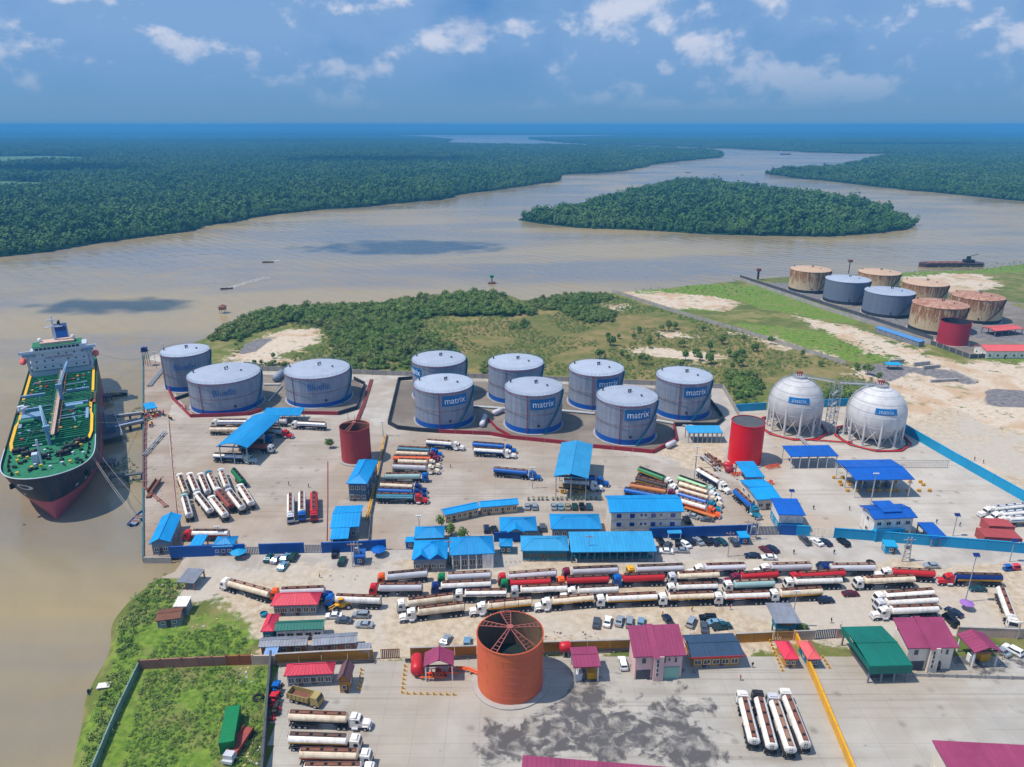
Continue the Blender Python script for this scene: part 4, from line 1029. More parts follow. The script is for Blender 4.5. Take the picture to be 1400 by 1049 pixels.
# ================================================================ WALLS, FENCES, BUNDS, PIPES
def wall(name, label, cat, px, h, mat, th=0.25, posts=None, post_mat=None, cap=None, panel=None, group=None, z=0.0, zp=None, post_h=None):
 """px: ground line. panels of the given length are parts; posts too"""
 w = [G(x, y) for x, y in px] if zp is None else [G(x, y, zp) for x, y in px]
 for p in w: p.z = 0
 t = thing(name, label, cat, w[0] + Vector((0, 0, z)), 0, group)
 o = w[0]
 for a, b in zip(w, w[1:]):
  d = b - a; L_ = d.length; u = d.normalized(); ang = atan2(u.y, u.x)
  n = max(1, round(L_ / panel)) if panel else 1
  for k in range(n):
   p = a + u * (L_ * k / n) - o; ll = L_ / n
   g = 0.12 if panel else 0.0
   hh = h + (0.03 if k % 2 else 0)
   me = cached(('wp', name, mat.name, round(ll, 1), round(hh, 2), th), lambda: MB().box(g / 2, round(ll, 1) - g / 2 + (0 if panel else .1), -th / 2, th / 2, 0, hh).mesh('panel', mat))
   q = ob('panel' if panel else 'run', me, t, p, ang)
   if posts:
    pm = cached(('po', name, (post_mat or mat).name, h), lambda: MB().box(-.18, .18, -.18, .18, 0, post_h or h + .25).mesh('post', post_mat or mat))
    ob('post', pm, t, p, ang)
  if cap:
   ob('coping', MB().box(0, L_, -th / 2 - .08, th / 2 + .08, h + .035, h + .14).mesh('coping', cap), t, a - o, ang)
 return t
wall('boundary_wall', 'deep blue wall at the quay end of the street', 'wall', [(234, 762.5), (336, 758.5)], 3.6, wall_blue, .3, True, panel=6, cap=wall_blue)
wall('boundary_wall', 'deep blue wall between the two grey sliding gates', 'wall', [(356, 758), (417, 756)], 3.4, wall_blue, .3, True, panel=6, cap=wall_blue)
wall('boundary_wall', 'deep blue wall with a small annex, west of the tanker entrance', 'wall', [(441, 756), (482, 754.5), (528.5, 751.5)], 3.4, wall_blue, .3, True, panel=6, cap=wall_blue)
wall('boundary_wall', 'deep blue wall behind the parked cars beside the long stall roof', 'wall', [(888, 736.5), (960, 734), (1035, 731.5)], 3.6, wall_blue, .3, True, panel=6, cap=wall_blue)
wall('boundary_wall', 'short blue wall under the rows of blue roofs', 'wall', [(676, 741), (712, 740)], 3.2, wall_blue, .3, True, panel=6, cap=wall_blue)
wall('boundary_wall', 'blue wall beside the gate with a light blue stretch', 'wall', [(1066, 731), (1088, 732)], 3.4, wall_blue, .3, True, panel=6, cap=wall_blue)
wall('boundary_wall', 'short light blue wall next to the white lattice gates', 'wall', [(1088, 732), (1107, 733)], 3.4, sky_blue, .3, True, panel=6, cap=sky_blue)
wall('boundary_wall', 'long light blue wall along the street to the containers', 'wall', [(1140, 735.5), (1190, 739), (1246, 744), (1320, 750), (1430, 759)], 3.4, sky_blue, .3, True, panel=6, cap=sky_blue)
wall('boundary_wall', 'light blue perimeter wall running beside the sandy ground', 'wall', [(1222, 583), (1300, 629), (1400, 686), (1500, 742)], 3.6, sky_blue, .3, True, panel=7, cap=sky_blue)
wall('boundary_wall', 'light blue wall behind the first gas sphere', 'wall', [(1006, 563), (1047, 560.5)], 3.4, sky_blue, .3, True, panel=6, cap=sky_blue)
wall('boundary_wall', 'light blue wall behind the gap between the spheres', 'wall', [(1115, 557), (1158, 554.5)], 3.4, sky_blue, .3, True, panel=6, cap=sky_blue)
wall('forecourt_wall', 'mustard wall between the corner post and the brown gate', 'wall', [(378, 908), (440, 904.5), (511, 901.5)], 2.9, mustard, .3, False, panel=5, cap=conc)
wall('forecourt_wall', 'mustard wall from the brown gate to the orange tank', 'wall', [(561, 899.5), (652, 896.5)], 2.9, mustard, .3, False, panel=5, cap=conc)
wall('forecourt_wall', 'mustard wall between the orange tank and the magenta house', 'wall', [(741, 891.5), (864, 888)], 2.9, mustard, .3, False, panel=5, cap=conc)
wall('forecourt_wall', 'mustard wall east of the slate blue roof', 'wall', [(1004, 879), (1055, 876.5)], 2.7, mustard, .3, False, panel=5, cap=conc)
wall('forecourt_wall', 'peach block wall with a grey gate beside the guard box', 'wall', [(1085, 875.5), (1113, 874.5)], 2.7, wpeach, .3, True, panel=5, cap=conc)
wall('forecourt_wall', 'peach block wall behind the green roofed hall', 'wall', [(1143, 872.5), (1160, 871.5)], 2.7, wpeach, .3, True, panel=5, cap=conc)
wall('forecourt_wall', 'peach block wall behind the magenta roofed shelter', 'wall', [(1308, 869.5), (1430, 874)], 2.7, wpeach, .3, True, panel=5, cap=conc)
wall('forecourt_wall', 'pinkish brown wall above the grass plot', 'wall', [(192, 915), (250, 912), (311, 909.5)], 2.6, wbrown, .3, True, panel=4)
wall('forecourt_wall', 'rust stained wall stretch next to the grass plot corner', 'wall', [(311, 909.5), (346, 908.5)], 2.7, paint('rust_stained', (152, 84, 46), .8, 0, .5), .3, True, panel=4)
wall('forecourt_wall', 'short pinkish wall joining the dark side wall', 'wall', [(346, 908.5), (378, 908)], 2.6, wpeach, .3, True, panel=4)
wall('side_wall', 'dark grey wall between the grass plot and the truck yard', 'wall', [(371.5, 903), (366, 975), (358.5, 1075)], 2.6, conc_d, .35, True, panel=5, cap=conc_d)
wall('side_wall', 'pale green wall on the river side of the grass plot', 'wall', [(192.5, 911), (160, 980), (120, 1075)], 1.9, paint('pale_green_wall', (120, 146, 136), .8, 0, .5), .3, True, panel=4, post_h=2.05)
wall('divider_wall', 'long slanting yellow wall splitting the two forecourts', 'wall', [(1084, 868), (1114, 935), (1176, 1085)], 2.2, yellow, .35, True, panel=5, cap=yellow)
wall('panel_fence', 'grey precast fence behind the blue lettered tanks', 'fence', [(296, 505), (358, 506.5), (484, 511), (500, 512)], 2.4, conc, .15, True, panel=3.5, post_mat=conc)
wall('panel_fence', 'grey precast fence behind the matrix tanks', 'fence', [(500, 512), (640, 517), (740, 520.5), (850, 525), (988, 531.5)], 2.4, conc, .15, True, panel=3.5, post_mat=conc)
wall('panel_fence', 'short grey fence slanting down to the bright red tank', 'fence', [(988, 531.5), (1012, 574)], 2.4, conc, .15, True, panel=3.5, post_mat=conc)
wall('panel_fence', 'long weathered fence slanting across the scrub field', 'fence', [(838, 400.5), (930, 430), (1000, 451), (1060, 469), (1156, 499.5)], 2.5, conc, .15, True, panel=4.0, post_mat=conc)
wall('terminal_fence', 'outer pale fence along the rusted terminal', 'fence', [(1000, 379.5), (1120, 421), (1190, 444), (1272, 471)], 2.5, conc, .15, True, panel=5, post_mat=conc)
wall('terminal_fence', 'inner dark fence along the rusted terminal', 'fence', [(1012, 380), (1130, 418), (1200, 440), (1275, 465)], 2.3, conc_d, .15, True, panel=5, post_mat=conc_d)
wall('terminal_fence', 'dark fence in front of the red roofed terminal house', 'fence', [(1272, 471), (1325, 490.5), (1430, 489)], 2.6, conc_d, .2, True, panel=5, post_mat=conc)
sheet_pile = paint('quay_teal', (40, 96, 108), .7, 0, .5, (70, 60, 54), .5)
wall('quay_wall', 'teal sheet pile quay edge along the river', 'quay wall', [(196, 763), (196, 620), (196, 487)], 3.7, sheet_pile, .5, False, panel=6, z=-3.2)
wall('quay_wall', 'concrete end of the quay facing the street', 'quay wall', [(196, 763.5), (234, 763.5)], 3.6, conc, .5, False, panel=6, z=-3.2)
def bund(label, px, h, mat, closed=False, group='bund walls around the tanks', th=.5):
 return wall('bund_wall', label, 'bund wall', px, h, mat, th, False, panel=8, group=group)
bund('black bund wall west of the quay side tank', [(236, 511.5), (229, 517), (228, 529)], 1.8, blackw)
bund('crimson bund wall round the blue lettered tanks, quay side', [(228, 529), (236, 546), (261, 571), (300, 570), (340, 568), (357, 562.5)], 1.6, crimson)
bund('crimson bund wall in front of the east blue lettered tank', [(409, 566.5), (463, 567.5)], 1.6, crimson)
bund('black bund wall east of the blue lettered tanks', [(463, 567.5), (488, 560), (499, 527), (484, 519.5)], 1.8, blackw)
bund('black dividing bund between the first two blue lettered tanks', [(239, 548), (268, 538)], 1.6, blackw)
bund('black bund wall at the west end of the matrix tanks', [(565, 519), (545, 520.5), (531, 580), (544, 587), (571, 590), (600, 592)], 1.8, blackw)
bund('crimson bund wall along the front of the matrix tanks', [(600, 592), (670, 595), (697, 600), (768, 607), (811, 612.5), (893, 620), (925, 603), (921, 583)], 1.6, crimson)
bund('black bund wall behind the pump shed', [(921, 583), (979, 583), (989, 574), (968, 546), (950, 541)], 1.8, blackw)
bund('crimson dividing bund between the front matrix tanks', [(668, 575), (680, 588), (700, 599)], 1.2, crimson)
def pipes(label, px, r, mat, n=1, gap=.7, z=.6, sup=True, cat='pipeline', group=None):
 w = poly_w(px); t = thing('pipeline', label, cat, w[0], 0, group); o = w[0]
 for k in range(n):
  mb = MB(); pts = []
  for i, p in enumerate(w):
   a = w[max(0, i - 1)]; b = w[min(len(w) - 1, i + 1)]; u = (b - a).normalized(); nn = Vector((-u.y, u.x, 0))
   pts.append(p - o + nn * (k - (n - 1) / 2) * gap + Vector((0, 0, z)))
  mb.path(pts, r, 8); part('pipe', mb, mat, t)
 if sup:
  for a, b in zip(w, w[1:]):
   L_ = (b - a).length; u = (b - a).normalized(); nn = Vector((-u.y, u.x, 0)) * (n * gap / 2 + .15)
   for q in range(int(L_ / 6) + 1):
    p = a + u * min(q * 6 + 1, L_) - o; ob('pipe_support', cached(('ps', n, z), lambda: MB().box(-.12, .12, -(n * gap / 2 + .15), n * gap / 2 + .15, 0, z - r * .5 - .002).mesh('pipe_support', conc)), t, p, atan2(u.y, u.x))
 return t
pipes('three pale pipes from the quay corner to the first tank', [(204, 529), (222, 507), (229, 502)], .28, pipe_grey, 3, .8)
pipes('red pipe along the quay edge', [(200, 566), (198, 600), (198, 668), (228, 694)], .14, rust_red, 2, .7, .6)
pipes('thin red line bordering the loading yard on the quay side', [(231, 575), (236, 640), (247, 752)], .08, crimson, 1, .4, .3, sup=False)
pipes('grey pipes climbing from the jetty across the quay', [(197, 625), (213, 607), (226, 592)], .22, pipe_grey, 2, .9, .9)
pipes('dark red pipe beside the open dull red tank', [(448, 632), (448, 690), (447, 740)], .1, crimson, 1, .5, .3, sup=False)
pipes('yellow pipe rack beside the truck yard', [(527, 598), (518, 640), (505, 700), (501, 712)], .22, yellow, 2, .6, .8)
pipes('dark pipes running up the strip between the tank farms', [(488, 577), (497, 555), (508, 520)], .25, rust_red, 3, .6, .5)
pipes('white pipes between the matrix tanks', [(647, 557), (690, 560), (740, 562), (768, 563), (813, 567)], .4, pipe_grey, 2, .9, .6)
pipes('white pipes feeding the pump shed', [(895, 576), (930, 582), (958, 586)], .35, pipe_grey, 2, .9, .6)
pipes('white pipe behind the east blue lettered tank', [(361, 527), (383, 527)], .3, pipe_grey, 2, .8, .6)
pipes('pale pipe slanting between the two wide blue lettered tanks', [(367, 551), (386, 529)], .35, pipe_grey, 1, .8, .6)
pipes('twin pipes leaving the first gas sphere', [(1090, 597), (1106, 612)], .3, pipe_grey, 2, .9, .7)
pipes('red fire main between the two gas spheres', [(1110, 603), (1150, 606), (1165, 606)], .3, redp, 1, .8, .6)
pipes('red pipe joining the pump skid to the orange tank', [(623, 917), (640, 918), (654, 924)], .22, orange, 2, .6, .8)
pipes('long dark pipe under the mustard wall, west half', [(378, 911), (440, 908), (513, 905.5)], .2, dark, 2, .5, .5)
pipes('dark pipe under the mustard wall next to the orange tank', [(554, 905), (600, 902.5), (652, 899.5)], .2, dark, 2, .5, .5)
pipes('dark pipe behind the magenta shed', [(742, 896), (800, 893), (862, 890)], .2, dark, 2, .5, .5)
wall('low_wall', 'low dark wall beside the yellow pipe rack between the two yards', 'low wall', [(529, 597), (520, 640), (507, 705), (504, 748)], 1.1, conc_d, .4, False, panel=6)
def vessel(label, a, b, r, mat, z=1.4):
 A, B = G(*a), G(*b); t = thing('pressure_vessel', label, 'vessel', A); d = B - A
 mb = MB(); u = d.normalized(); L_ = d.length
 prof = [(.02, -r * .4), (r * .7, -r * .25), (r, .1), (r, L_ - .1), (r * .7, L_ + r * .25), (.02, L_ + r * .4)]
 n = 16; vs = []
 e1 = Vector((-u.y, u.x, 0)); e2 = Vector((0, 0, 1))
 for rr_, s in prof:
  for i in range(n): vs.append(u * s + e1 * (rr_ * cos(2 * pi * i / n)) + e2 * (rr_ * sin(2 * pi * i / n) + z))
 mb.add(vs, [(k * n + i, k * n + (i + 1) % n, (k + 1) * n + (i + 1) % n, (k + 1) * n + i) for k in range(len(prof) - 1) for i in range(n)], 0, True)
 part('barrel', mb, mat, t)
 for s in (.25, .75): part('saddle', MB().box(-.2, .2, -r * .8, r * .8, 0, z - r * .55), conc, t, loc=u * (L_ * s), rz=atan2(u.y, u.x))
 return t
vessel('grey horizontal vessel standing behind the widest blue lettered tank', (377, 523), (386, 514), 1.7, tank_grey, 1.9)
vessel('pale horizontal vessel at the foot of the front matrix tanks', (659, 585), (663, 573), 1.2, silver)
vessel('second pale vessel between the front matrix tanks', (675, 569), (687, 564), 1.2, silver)
vessel('pale vessel beside the crimson bund corner by the pump shed', (912, 614), (922, 609), 1.1, silver)
vessel('small red vessel beside the bright red tank', (990, 640), (1000, 641), 1.2, redp)
vessel('two end domed red vessel on the sand by the bright red tank', (992, 646), (1001, 647), 1.2, crimson)
vessel('red horizontal vessel of the pump skid near the orange tank', (570.5, 927), (571, 908), 1.5, redp, 2.0)
vessel('red drum on legs beside the magenta shed', (767, 896), (779, 895), 1.3, redp, 2.4)
def gate(label, a, b, h, mat, lattice=False, cat='gate'):
 A, B = G(*a), G(*b); d = B - A; L_ = d.length; t = thing('gate', label, cat, A, atan2(d.y, d.x))
 fr = MB(); fr.box(0, .15, -.06, .06, 0, h).box(L_ - .15, L_, -.06, .06, 0, h).box(.15, L_ - .15, -.05, .05, h - .15, h).box(.15, L_ - .15, -.05, .05, .1, .25); part('frame', fr, mat, t)
 n = int(L_ / (.9 if lattice else .45)); bm_ = cached(('gb', mat.name, h, lattice), lambda: MB().box(-.03 if lattice else -.16, .03 if lattice else .16, -.03, .03, .25, h - .15).mesh('bar' if lattice else 'slat', mat))
 for k in range(1, n): ob('bar' if lattice else 'slat', bm_, t, (L_ * k / n, 0, 0))
 if lattice:
  for z_ in (.9, 1.6, 2.3): part('rail', MB().box(.15, L_ - .15, -.035, .035, z_, z_ + .07), mat, t)
 return t
gate('grey sliding gate next to the blue umbrella by the quay wall', (337, 758.5), (355, 758), 2.6, wgrey)
gate('grey sliding gate between the blue walls', (417.5, 756), (440.5, 756), 2.8, wgrey)
gate('grey blue gate between the deep blue walls', (1036, 731.5), (1065, 731), 3.0, wslate)
gate('first white lattice gate leaf by the sphere yard', (1108, 733), (1123, 734), 3.0, white, True)
gate('second white lattice gate leaf by the sphere yard', (1125.5, 734), (1139, 735.5), 3.0, white, True)
gate('brown gate in the mustard wall', (521, 901), (547, 900), 2.8, rust)
gate('mustard gate beside the guard box', (1056, 876.5), (1083, 875.5), 2.7, mustard)
gate('dark grey gate east of the guard box', (1113, 874.5), (1143, 872.5), 2.8, wslate)
gate('pale wire screen behind the cylinder filling canopy', (1083, 640), (1295, 640), 3.2, pipe_grey, True, 'screen fence')
# ================================================================ VEHICLES
CR = dict(A=(180, 620, 4.372), B=(440, 640, 4.375), C=(720, 640, 4.375), D=(1000, 680, 3.5), E=(440, 460, 4.118), Q=(740, 460, 4.372), K=(180, 460, 4.372),
          F=(340, 840, 3.889), M=(640, 840, 3.889), H=(960, 840, 3.182), S=(1000, 480, 3.5), O=(1000, 340, 3.5), L=(100, 780, 3.684))
def px(c, x, y): o = CR[c]; return (o[0] + x / o[2], o[1] + y / o[2])
def wheel_mesh(r, w, dual=False):
 return cached(('wh', r, w), lambda: MB().cyl((0, -w / 2, 0), (0, w / 2, 0), r, n=14, m=0).cyl((0, -w / 2 - .01, 0), (0, w / 2 + .01, 0), r * .55, n=10, m=1).mesh('wheel', [black, silver]))
def ellx(mb, x0, x1, ry, rz, zc, n, mats, bulge=.25):
 """horizontal elliptic barrel along x; mats(angle)->material index"""
 secs = [(x0 - bulge, .55), (x0 - bulge * .5, .88), (x0, 1), (x1, 1), (x1 + bulge * .5, .88), (x1 + bulge, .55)]
 base = len(mb.v); rings = []
 for x, k in secs: rings.append([(x, ry * k * cos(2 * pi * i / n), zc + rz * k * sin(2 * pi * i / n)) for i in range(n)])
 for a in range(len(secs) - 1):
  for i in range(n):
   j = (i + 1) % n; ang = 2 * pi * (i + .5) / n
   mb.add([rings[a][i], rings[a + 1][i], rings[a + 1][j], rings[a][j]], [(0, 1, 2, 3)], mats(ang) if 1 < a < 3 else mats(pi / 2), False)
 mb.add(rings[0], [tuple(range(n))[::-1]], mats(pi / 2)); mb.add(rings[-1], [tuple(range(n))], mats(pi / 2))
def tank_barrel(L_, top, low, band, v=0):
 ry, rz_ = ((1.22, 1.02), (1.12, 1.12), (1.27, .92))[v]; zc = 3.57 - rz_
 def f():
  mb = MB()
  def mt(a):
   s = sin(a)
   if low is not None and s < -.15: return 1
   if band is not None and -.15 <= s < .28: return 2
   return 0
  ellx(mb, 0, L_, ry, rz_, zc, 20, mt)
  for k in range(1, 5): # hoops
   x = L_ * k / 5
   for i in range(20):
    a0, a1 = 2 * pi * i / 20, 2 * pi * (i + 1) / 20
    mb.add([(x + s_ * .05, (ry + .015) * cos(q_), zc + (rz_ + .015) * sin(q_)) for s_, q_ in ((-1, a0), (1, a0), (1, a1), (-1, a1))], [(0, 1, 2, 3)], mt((a0 + a1) / 2))
  return mb.mesh('barrel', [MATN[top], MATN[low] if low else MATN[top], MATN[band] if band else MATN[top]])
 return cached(('tb', L_, top, low, band, v), f)
def walkway(L_, col):
 def f():
  mb = MB(); mb.box(.2, L_ - .2, -.42, .42, 3.54, 3.60, 0)
  for s in (-.46, .42): mb.box(.1, L_ - .1, s, s + .05, 3.45, 3.78, 0)
  for s in (.1, L_ - .15): mb.box(s, s + .05, -.41, .41, 3.6, 3.76, 0)
  return mb.mesh('walkway', col)
 return cached(('ww', L_, col.name), f)
hatch_me = lambda: cached('hatch', lambda: MB().cyl((0, 0, 3.6), (0, 0, 3.86), .3, n=10).cyl((0, 0, 3.86), (0, 0, 3.95), .22, n=8).mesh('hatch', dark))
def running(L_):
 def f():
  mb = MB()
  for s in (-.5, .35): mb.box(.2, L_, s, s + .15, 1.15, 1.5, 0)
  for s in (-1.15, 1.0): mb.box(L_ * .45, L_ * .45 + .15, s, s + .15, .35, 1.3, 0)
  mb.box(L_ - .25, L_ + .1, -1.2, 1.2, .7, .9, 0); mb.box(L_ * .5, L_ * .68, -1.15, -.75, .6, 1.15, 0); mb.box(L_ * .5, L_ * .68, .75, 1.15, .6, 1.15, 0)
  return mb.mesh('chassis', dark)
 return cached(('rn', L_), f)
def fender(n):
 def f():
  mb = MB()
  for s in (-1.25, .75):
   mb.box(-.65, 1.3 * n - .65, s, s + .5, 1.12, 1.18, 0); mb.box(1.3 * n - .65, 1.3 * n - .6, s, s + .5, .6, 1.12, 0)
  return mb.mesh('mudguard', dark)
 return cached(('fd', n), f)
def cab_mesh(kind, col):
 def f():
  mb = MB(); m = MATN[col]
  if kind == 'over':            # flat fronted cab, front face at x=0, body towards +x (rear)
   P = [(0.02, 1.0), (0.0, 1.9), (.28, 3.0), (.55, 3.12), (2.05, 3.2), (2.15, 3.1), (2.15, .95)]
   w = 1.22
  else:                          # bonneted: hood then cab
   P = [(0.0, .85), (.05, 1.6), (.35, 1.78), (1.65, 1.92), (2.1, 2.85), (2.3, 2.95), (4.1, 3.1), (4.2, 3.0), (4.2, .95)]
   w = 1.12
  n = len(P); k = .9
  L_ = [(x, -w, z) for x, z in P]; R_ = [(x, w, z) for x, z in P]
  for arr in (L_, R_):
   for i, (x, y, z) in enumerate(arr):
    if z > 2.7: arr[i] = (x, y * k, z)
    elif kind != 'over' and x < 1.9 and z > .7: arr[i] = (x, y * .74, z)
  mb.add(L_ + R_, [(i, (i + 1) % n, n + (i + 1) % n, n + i) for i in range(n)], 0)
  mb.add(L_, [tuple(range(n))[::-1]], 0); mb.add(R_, [tuple(range(n))], 0)
  if kind == 'over':
   mb.box(-.08, .1, -1.2, 1.2, .45, 1.0, 1); mb.box(.75, 1.9, -.8, .8, 3.16, 3.45, 0)
  else:
   mb.box(-.15, .1, -1.15, 1.15, .45, .85, 2); mb.box(-.03, .06, -.5, .5, .95, 1.65, 2)
   for s in (-1.18, .78): mb.box(.35, 1.55, s, s + .4, 1.15, 1.3, 0); mb.box(.25, .45, s, s + .4, .85, 1.2, 0)
   mb.box(2.9, 4.1, -.85, .85, 3.05, 3.4, 0)
   for s in (-.98, .98): mb.cyl((4.35, s, 1.0), (4.35, s, 3.5), .09, n=6, m=2)
   for s in (-1.35, .95): mb.cyl((2.5, s + .2, .75), (3.8, s + .2, .75), .3, n=10, m=2)
  return mb.mesh('cab', [m, dark, silver])
 return cached(('cab', kind, col), f)
def windscreen(kind):
 def f():
  mb = MB()
  if kind == 'over':
   mb.add([(-.012, -1.05, 1.95), (-.012, 1.05, 1.95), (.235, .95, 2.85), (.235, -.95, 2.85)], [(0, 1, 2, 3)])
   for s in (-1, 1): mb.add([(.35, 1.225 * s, 1.95), (1.35, 1.225 * s, 1.95), (1.3, 1.165 * s, 2.65), (.5, 1.165 * s, 2.65)], [(0, 1, 2, 3)])
  else:
   mb.add([(1.70, -.85, 2.02), (1.70, .85, 2.02), (2.03, .85, 2.76), (2.03, -.85, 2.76)], [(0, 1, 2, 3)])
   for s in (-1, 1): mb.add([(2.15, 1.1 * s, 2.05), (2.95, 1.125 * s, 2.05), (2.95, 1.06 * s, 2.7), (2.3, 1.06 * s, 2.7)], [(0, 1, 2, 3)])
  return mb.mesh('windscreen', GL)
 return cached(('ws', kind), f)
walk_b = paint('walkway_umber', (98, 74, 66), .8, 0, .5, (70, 50, 44), .8); walk_t = paint('walkway_tan', (156, 122, 104), .8, 0, .5, (110, 70, 54), .8)
def place(f, r, z=2.4):
 a, b = G(*f, z), G(*r, z); a.z = b.z = 0; return a, b
def tanker(c, f, r, label, cab='over', cc='white', tank=('white', None, None), walk='rust', maxL=None, group='tanker trucks', cab_on=True, near=True):
 a, b = place(px(c, *f), px(c, *r)); d = b - a; L0 = d.length; u = d.normalized(); ang = atan2(u.y, u.x)
 Lt = min(17.5, max(14.0, L0)) if cab_on else min(13, max(9, L0))
 mid = (a + b) / 2 if abs(u.y) > .6 else a + u * L0 / 2
 if abs(u.y) > .6: Lt = min(Lt, 16.2) if cab_on else min(Lt, 12)
 Lt = round(Lt * 2) / 2
 root = thing('tanker_truck' if cab_on else 'tank_trailer', label, 'tanker truck' if cab_on else 'tank trailer', mid - u * Lt / 2, ang, group)
 cl = 2.6 if cab == 'over' else 4.7
 if not cab_on: cl = .4
 Lb = round(Lt - cl - .5, 1); tx = cl + .35
 col = {'rust': RND.choice((rust, rust, walk_b, walk_t)), 'dark': dark, 'white': silver, None: rust}[walk]
 ob('barrel', tank_barrel(Lb, *tank, v=RND.randrange(3)), root, (tx, 0, 0))
 ob('walkway', walkway(Lb, col), root, (tx, 0, 0))
 ob('chassis', running(Lb), root, (tx, 0, 0))
 for k in range(4): ob('hatch', hatch_me(), root, (tx + Lb * (k + .5) / 4, 0, 0))
 if cab_on:
  cb = ob('cab', cab_mesh(cab, cc), root); ob('windscreen', windscreen(cab), cb)
  ob('tractor_frame', cached(('tf', cab), lambda: MB().box(.6, cl + 3.2, -.45, .45, .7, 1.05).box(cl + .4, cl + 1.8, -.5, .5, 1.05, 1.16).mesh('tractor_frame', dark)), root)
 wm_ = wheel_mesh(.5, .32); wd = wheel_mesh(.5, .6)
 ax = ([(1.15 if cab == 'over' else 1.0, wm_, .98), (cl + .75, wd, .88), (cl + 2.0, wd, .88)] if cab_on else [])
 na = 2 if Lb < 10.5 else 3
 for k in range(na): ax.append((tx + Lb - .9 - 1.3 * k, wd, .88))
 for x, w_, y in ax:
  for s in (-1, 1): ob('wheel', w_, root, (x, y * s, .5))
 if RND.random() < .5: ob('spare_wheel', wm_, root, (tx + Lb * .42, RND.choice((-.9, .9)), .9))
 ob('rear_ladder', cached(('rl',), lambda: MB().box(0, .05, -.3, -.25, .8, 3.5).box(0, .05, .25, .3, .8, 3.5).box(0, .05, -.25, .25, 1.5, 1.55).box(0, .05, -.25, .25, 2.2, 2.25).box(0, .05, -.25, .25, 2.9, 2.95).mesh('rear_ladder', dark)), root, (tx + Lb + .3, 0, 0))
 ob('mudguard', fender(na), root, (tx + Lb - .9 - 1.3 * (na - 1), 0, 0))
 return root
# --- yard of the blue lettered tanks
TK = tanker
TK('A', (285, 128), (328, 238), 'white tanker parked at the quay end of the back row by the yellow line', tank=('cream', None, None), cab_on=True)
TK('A', (345, 122), (392, 232), 'white tanker second from the quay in the back row', tank=('white', None, None))
TK('A', (405, 115), (462, 245), 'long white tanker third from the quay in the back row', tank=('white', None, None))
TK('A', (458, 110), (510, 220), 'white tanker with blue cab roof, fourth in the back row', cc='teal')
TK('A', (528, 88), (578, 218), 'white tanker beside the lone green tank trailer', cc='silver')
TK('A', (590, 80), (686, 195), 'lone green tank trailer parked askew without a cab', cab_on=False, tank=('green', None, None), walk='dark')
TK('A', (308, 238), (350, 388), 'white tanker standing nearest the yellow line in the front row', cc='aqua')
TK('A', (378, 228), (482, 360), 'white tanker parked askew in the front row next to the yellow line one', tank=('white', None, None))
TK('A', (462, 250), (572, 388), 'large white tanker between two slanting tankers of the front row')
TK('A', (500, 205), (605, 332), 'red brown tanker with white cab in the front row', tank=('rustred', None, None))
TK('A', (572, 215), (665, 332), 'white tanker with dark rear, next to the red brown one', tank=('white', None, None), cc='silver')
TK('A', (640, 185), (722, 312), 'last white tanker of the front row, below the green trailer')
TK('A', (950, 408), (950, 238), 'white tanker facing the street, west of the blue cabbed one', cc='silver')
TK('A', (1018, 392), (1018, 230), 'white tanker with blue cab between a white and a red tanker', cc='blue')
TK('A', (1090, 392), (1090, 232), 'red tanker with red cab facing the street', cc='red', tank=('red', None, None))
TK('A', (380, 478), (512, 478), 'white over red tanker behind the small blue roofs at the wall', cc='red', tank=('white', 'red', None))
TK('K', (480, 512), (690, 512), 'white tanker with a blue stripe facing the quay, above the gantry roof', tank=('white', None, 'blue'), maxL=15)
TK('K', (690, 500), (930, 508), 'pale tanker mostly behind the gantry roof', tank=('silver', None, None))
TK('K', (700, 556), (468, 556), 'cream tanker with its rear showing left of the gantry roof', tank=('cream', None, None), cc='cream')
TK('K', (960, 520), (1160, 530), 'white tanker with blue lower stripe under the small blue shed', tank=('white', None, 'blue'))
TK('K', (960, 578), (740, 552), 'grey tanker with red cab coming out from under the gantry', cc='red', tank=('silver', None, None), cab='bonnet')
TK('K', (830, 605), (640, 600), 'blue cabbed tanker inside the gantry', cc='blue', tank=('silver', None, None))
TK('K', (850, 665), (640, 652), 'dull red tanker with grey cab inside the gantry', cc='silver', tank=('rustred', None, None))
TK('K', (742, 725), (492, 715), 'white tanker with blue lower half in front of the gantry', cc='aqua', tank=('white', 'blue', None), cab='bonnet')
# --- truck yard of the matrix tanks
TK('E', (802, 612), (588, 595), 'white and blue tanker driving out below the matrix tanks', tank=('white', 'blue', None), cab='bonnet')
TK('E', (678, 648), (430, 634), 'teal blue tanker, first of the row beside the yellow pipes', cc='blue', tank=('teal', None, None), cab='bonnet')
TK('E', (676, 668), (412, 656), 'cream tanker with maroon cab, second of the row beside the yellow pipes', cc='maroon', tank=('cream', None, None), cab='bonnet')
TK('E', (655, 690), (404, 686), 'bright orange tanker in the row beside the yellow pipes', cc='maroon', tank=('orange', None, None))
TK('E', (668, 712), (430, 703), 'cream tanker tucked under the orange one', cc='cream', tank=('cream', None, None), cab='bonnet')
TK('E', (660, 742), (400, 732), 'grey tanker with cream cab in the row beside the yellow pipes', cc='cream', tank=('silver', None, None), cab='bonnet')
TK('E', (598, 785), (358, 788), 'pale aqua tanker with flat blue cab', cc='blue', tank=('aqua', None, None))
TK('E', (592, 850), (330, 838), 'cream tanker with dark blue cab above the royal blue one', cc='navy', tank=('cream', None, None), cab='bonnet')
TK('E', (592, 878), (318, 868), 'royal blue tanker between the cream one and the red cabbed one', cc='navy', tank=('blue', None, None), cab='bonnet')
TK('E', (602, 905), (305, 900), 'teal tanker with a bright red bonneted cab', cc='red', tank=('teal', None, 'aqua'), cab='bonnet')
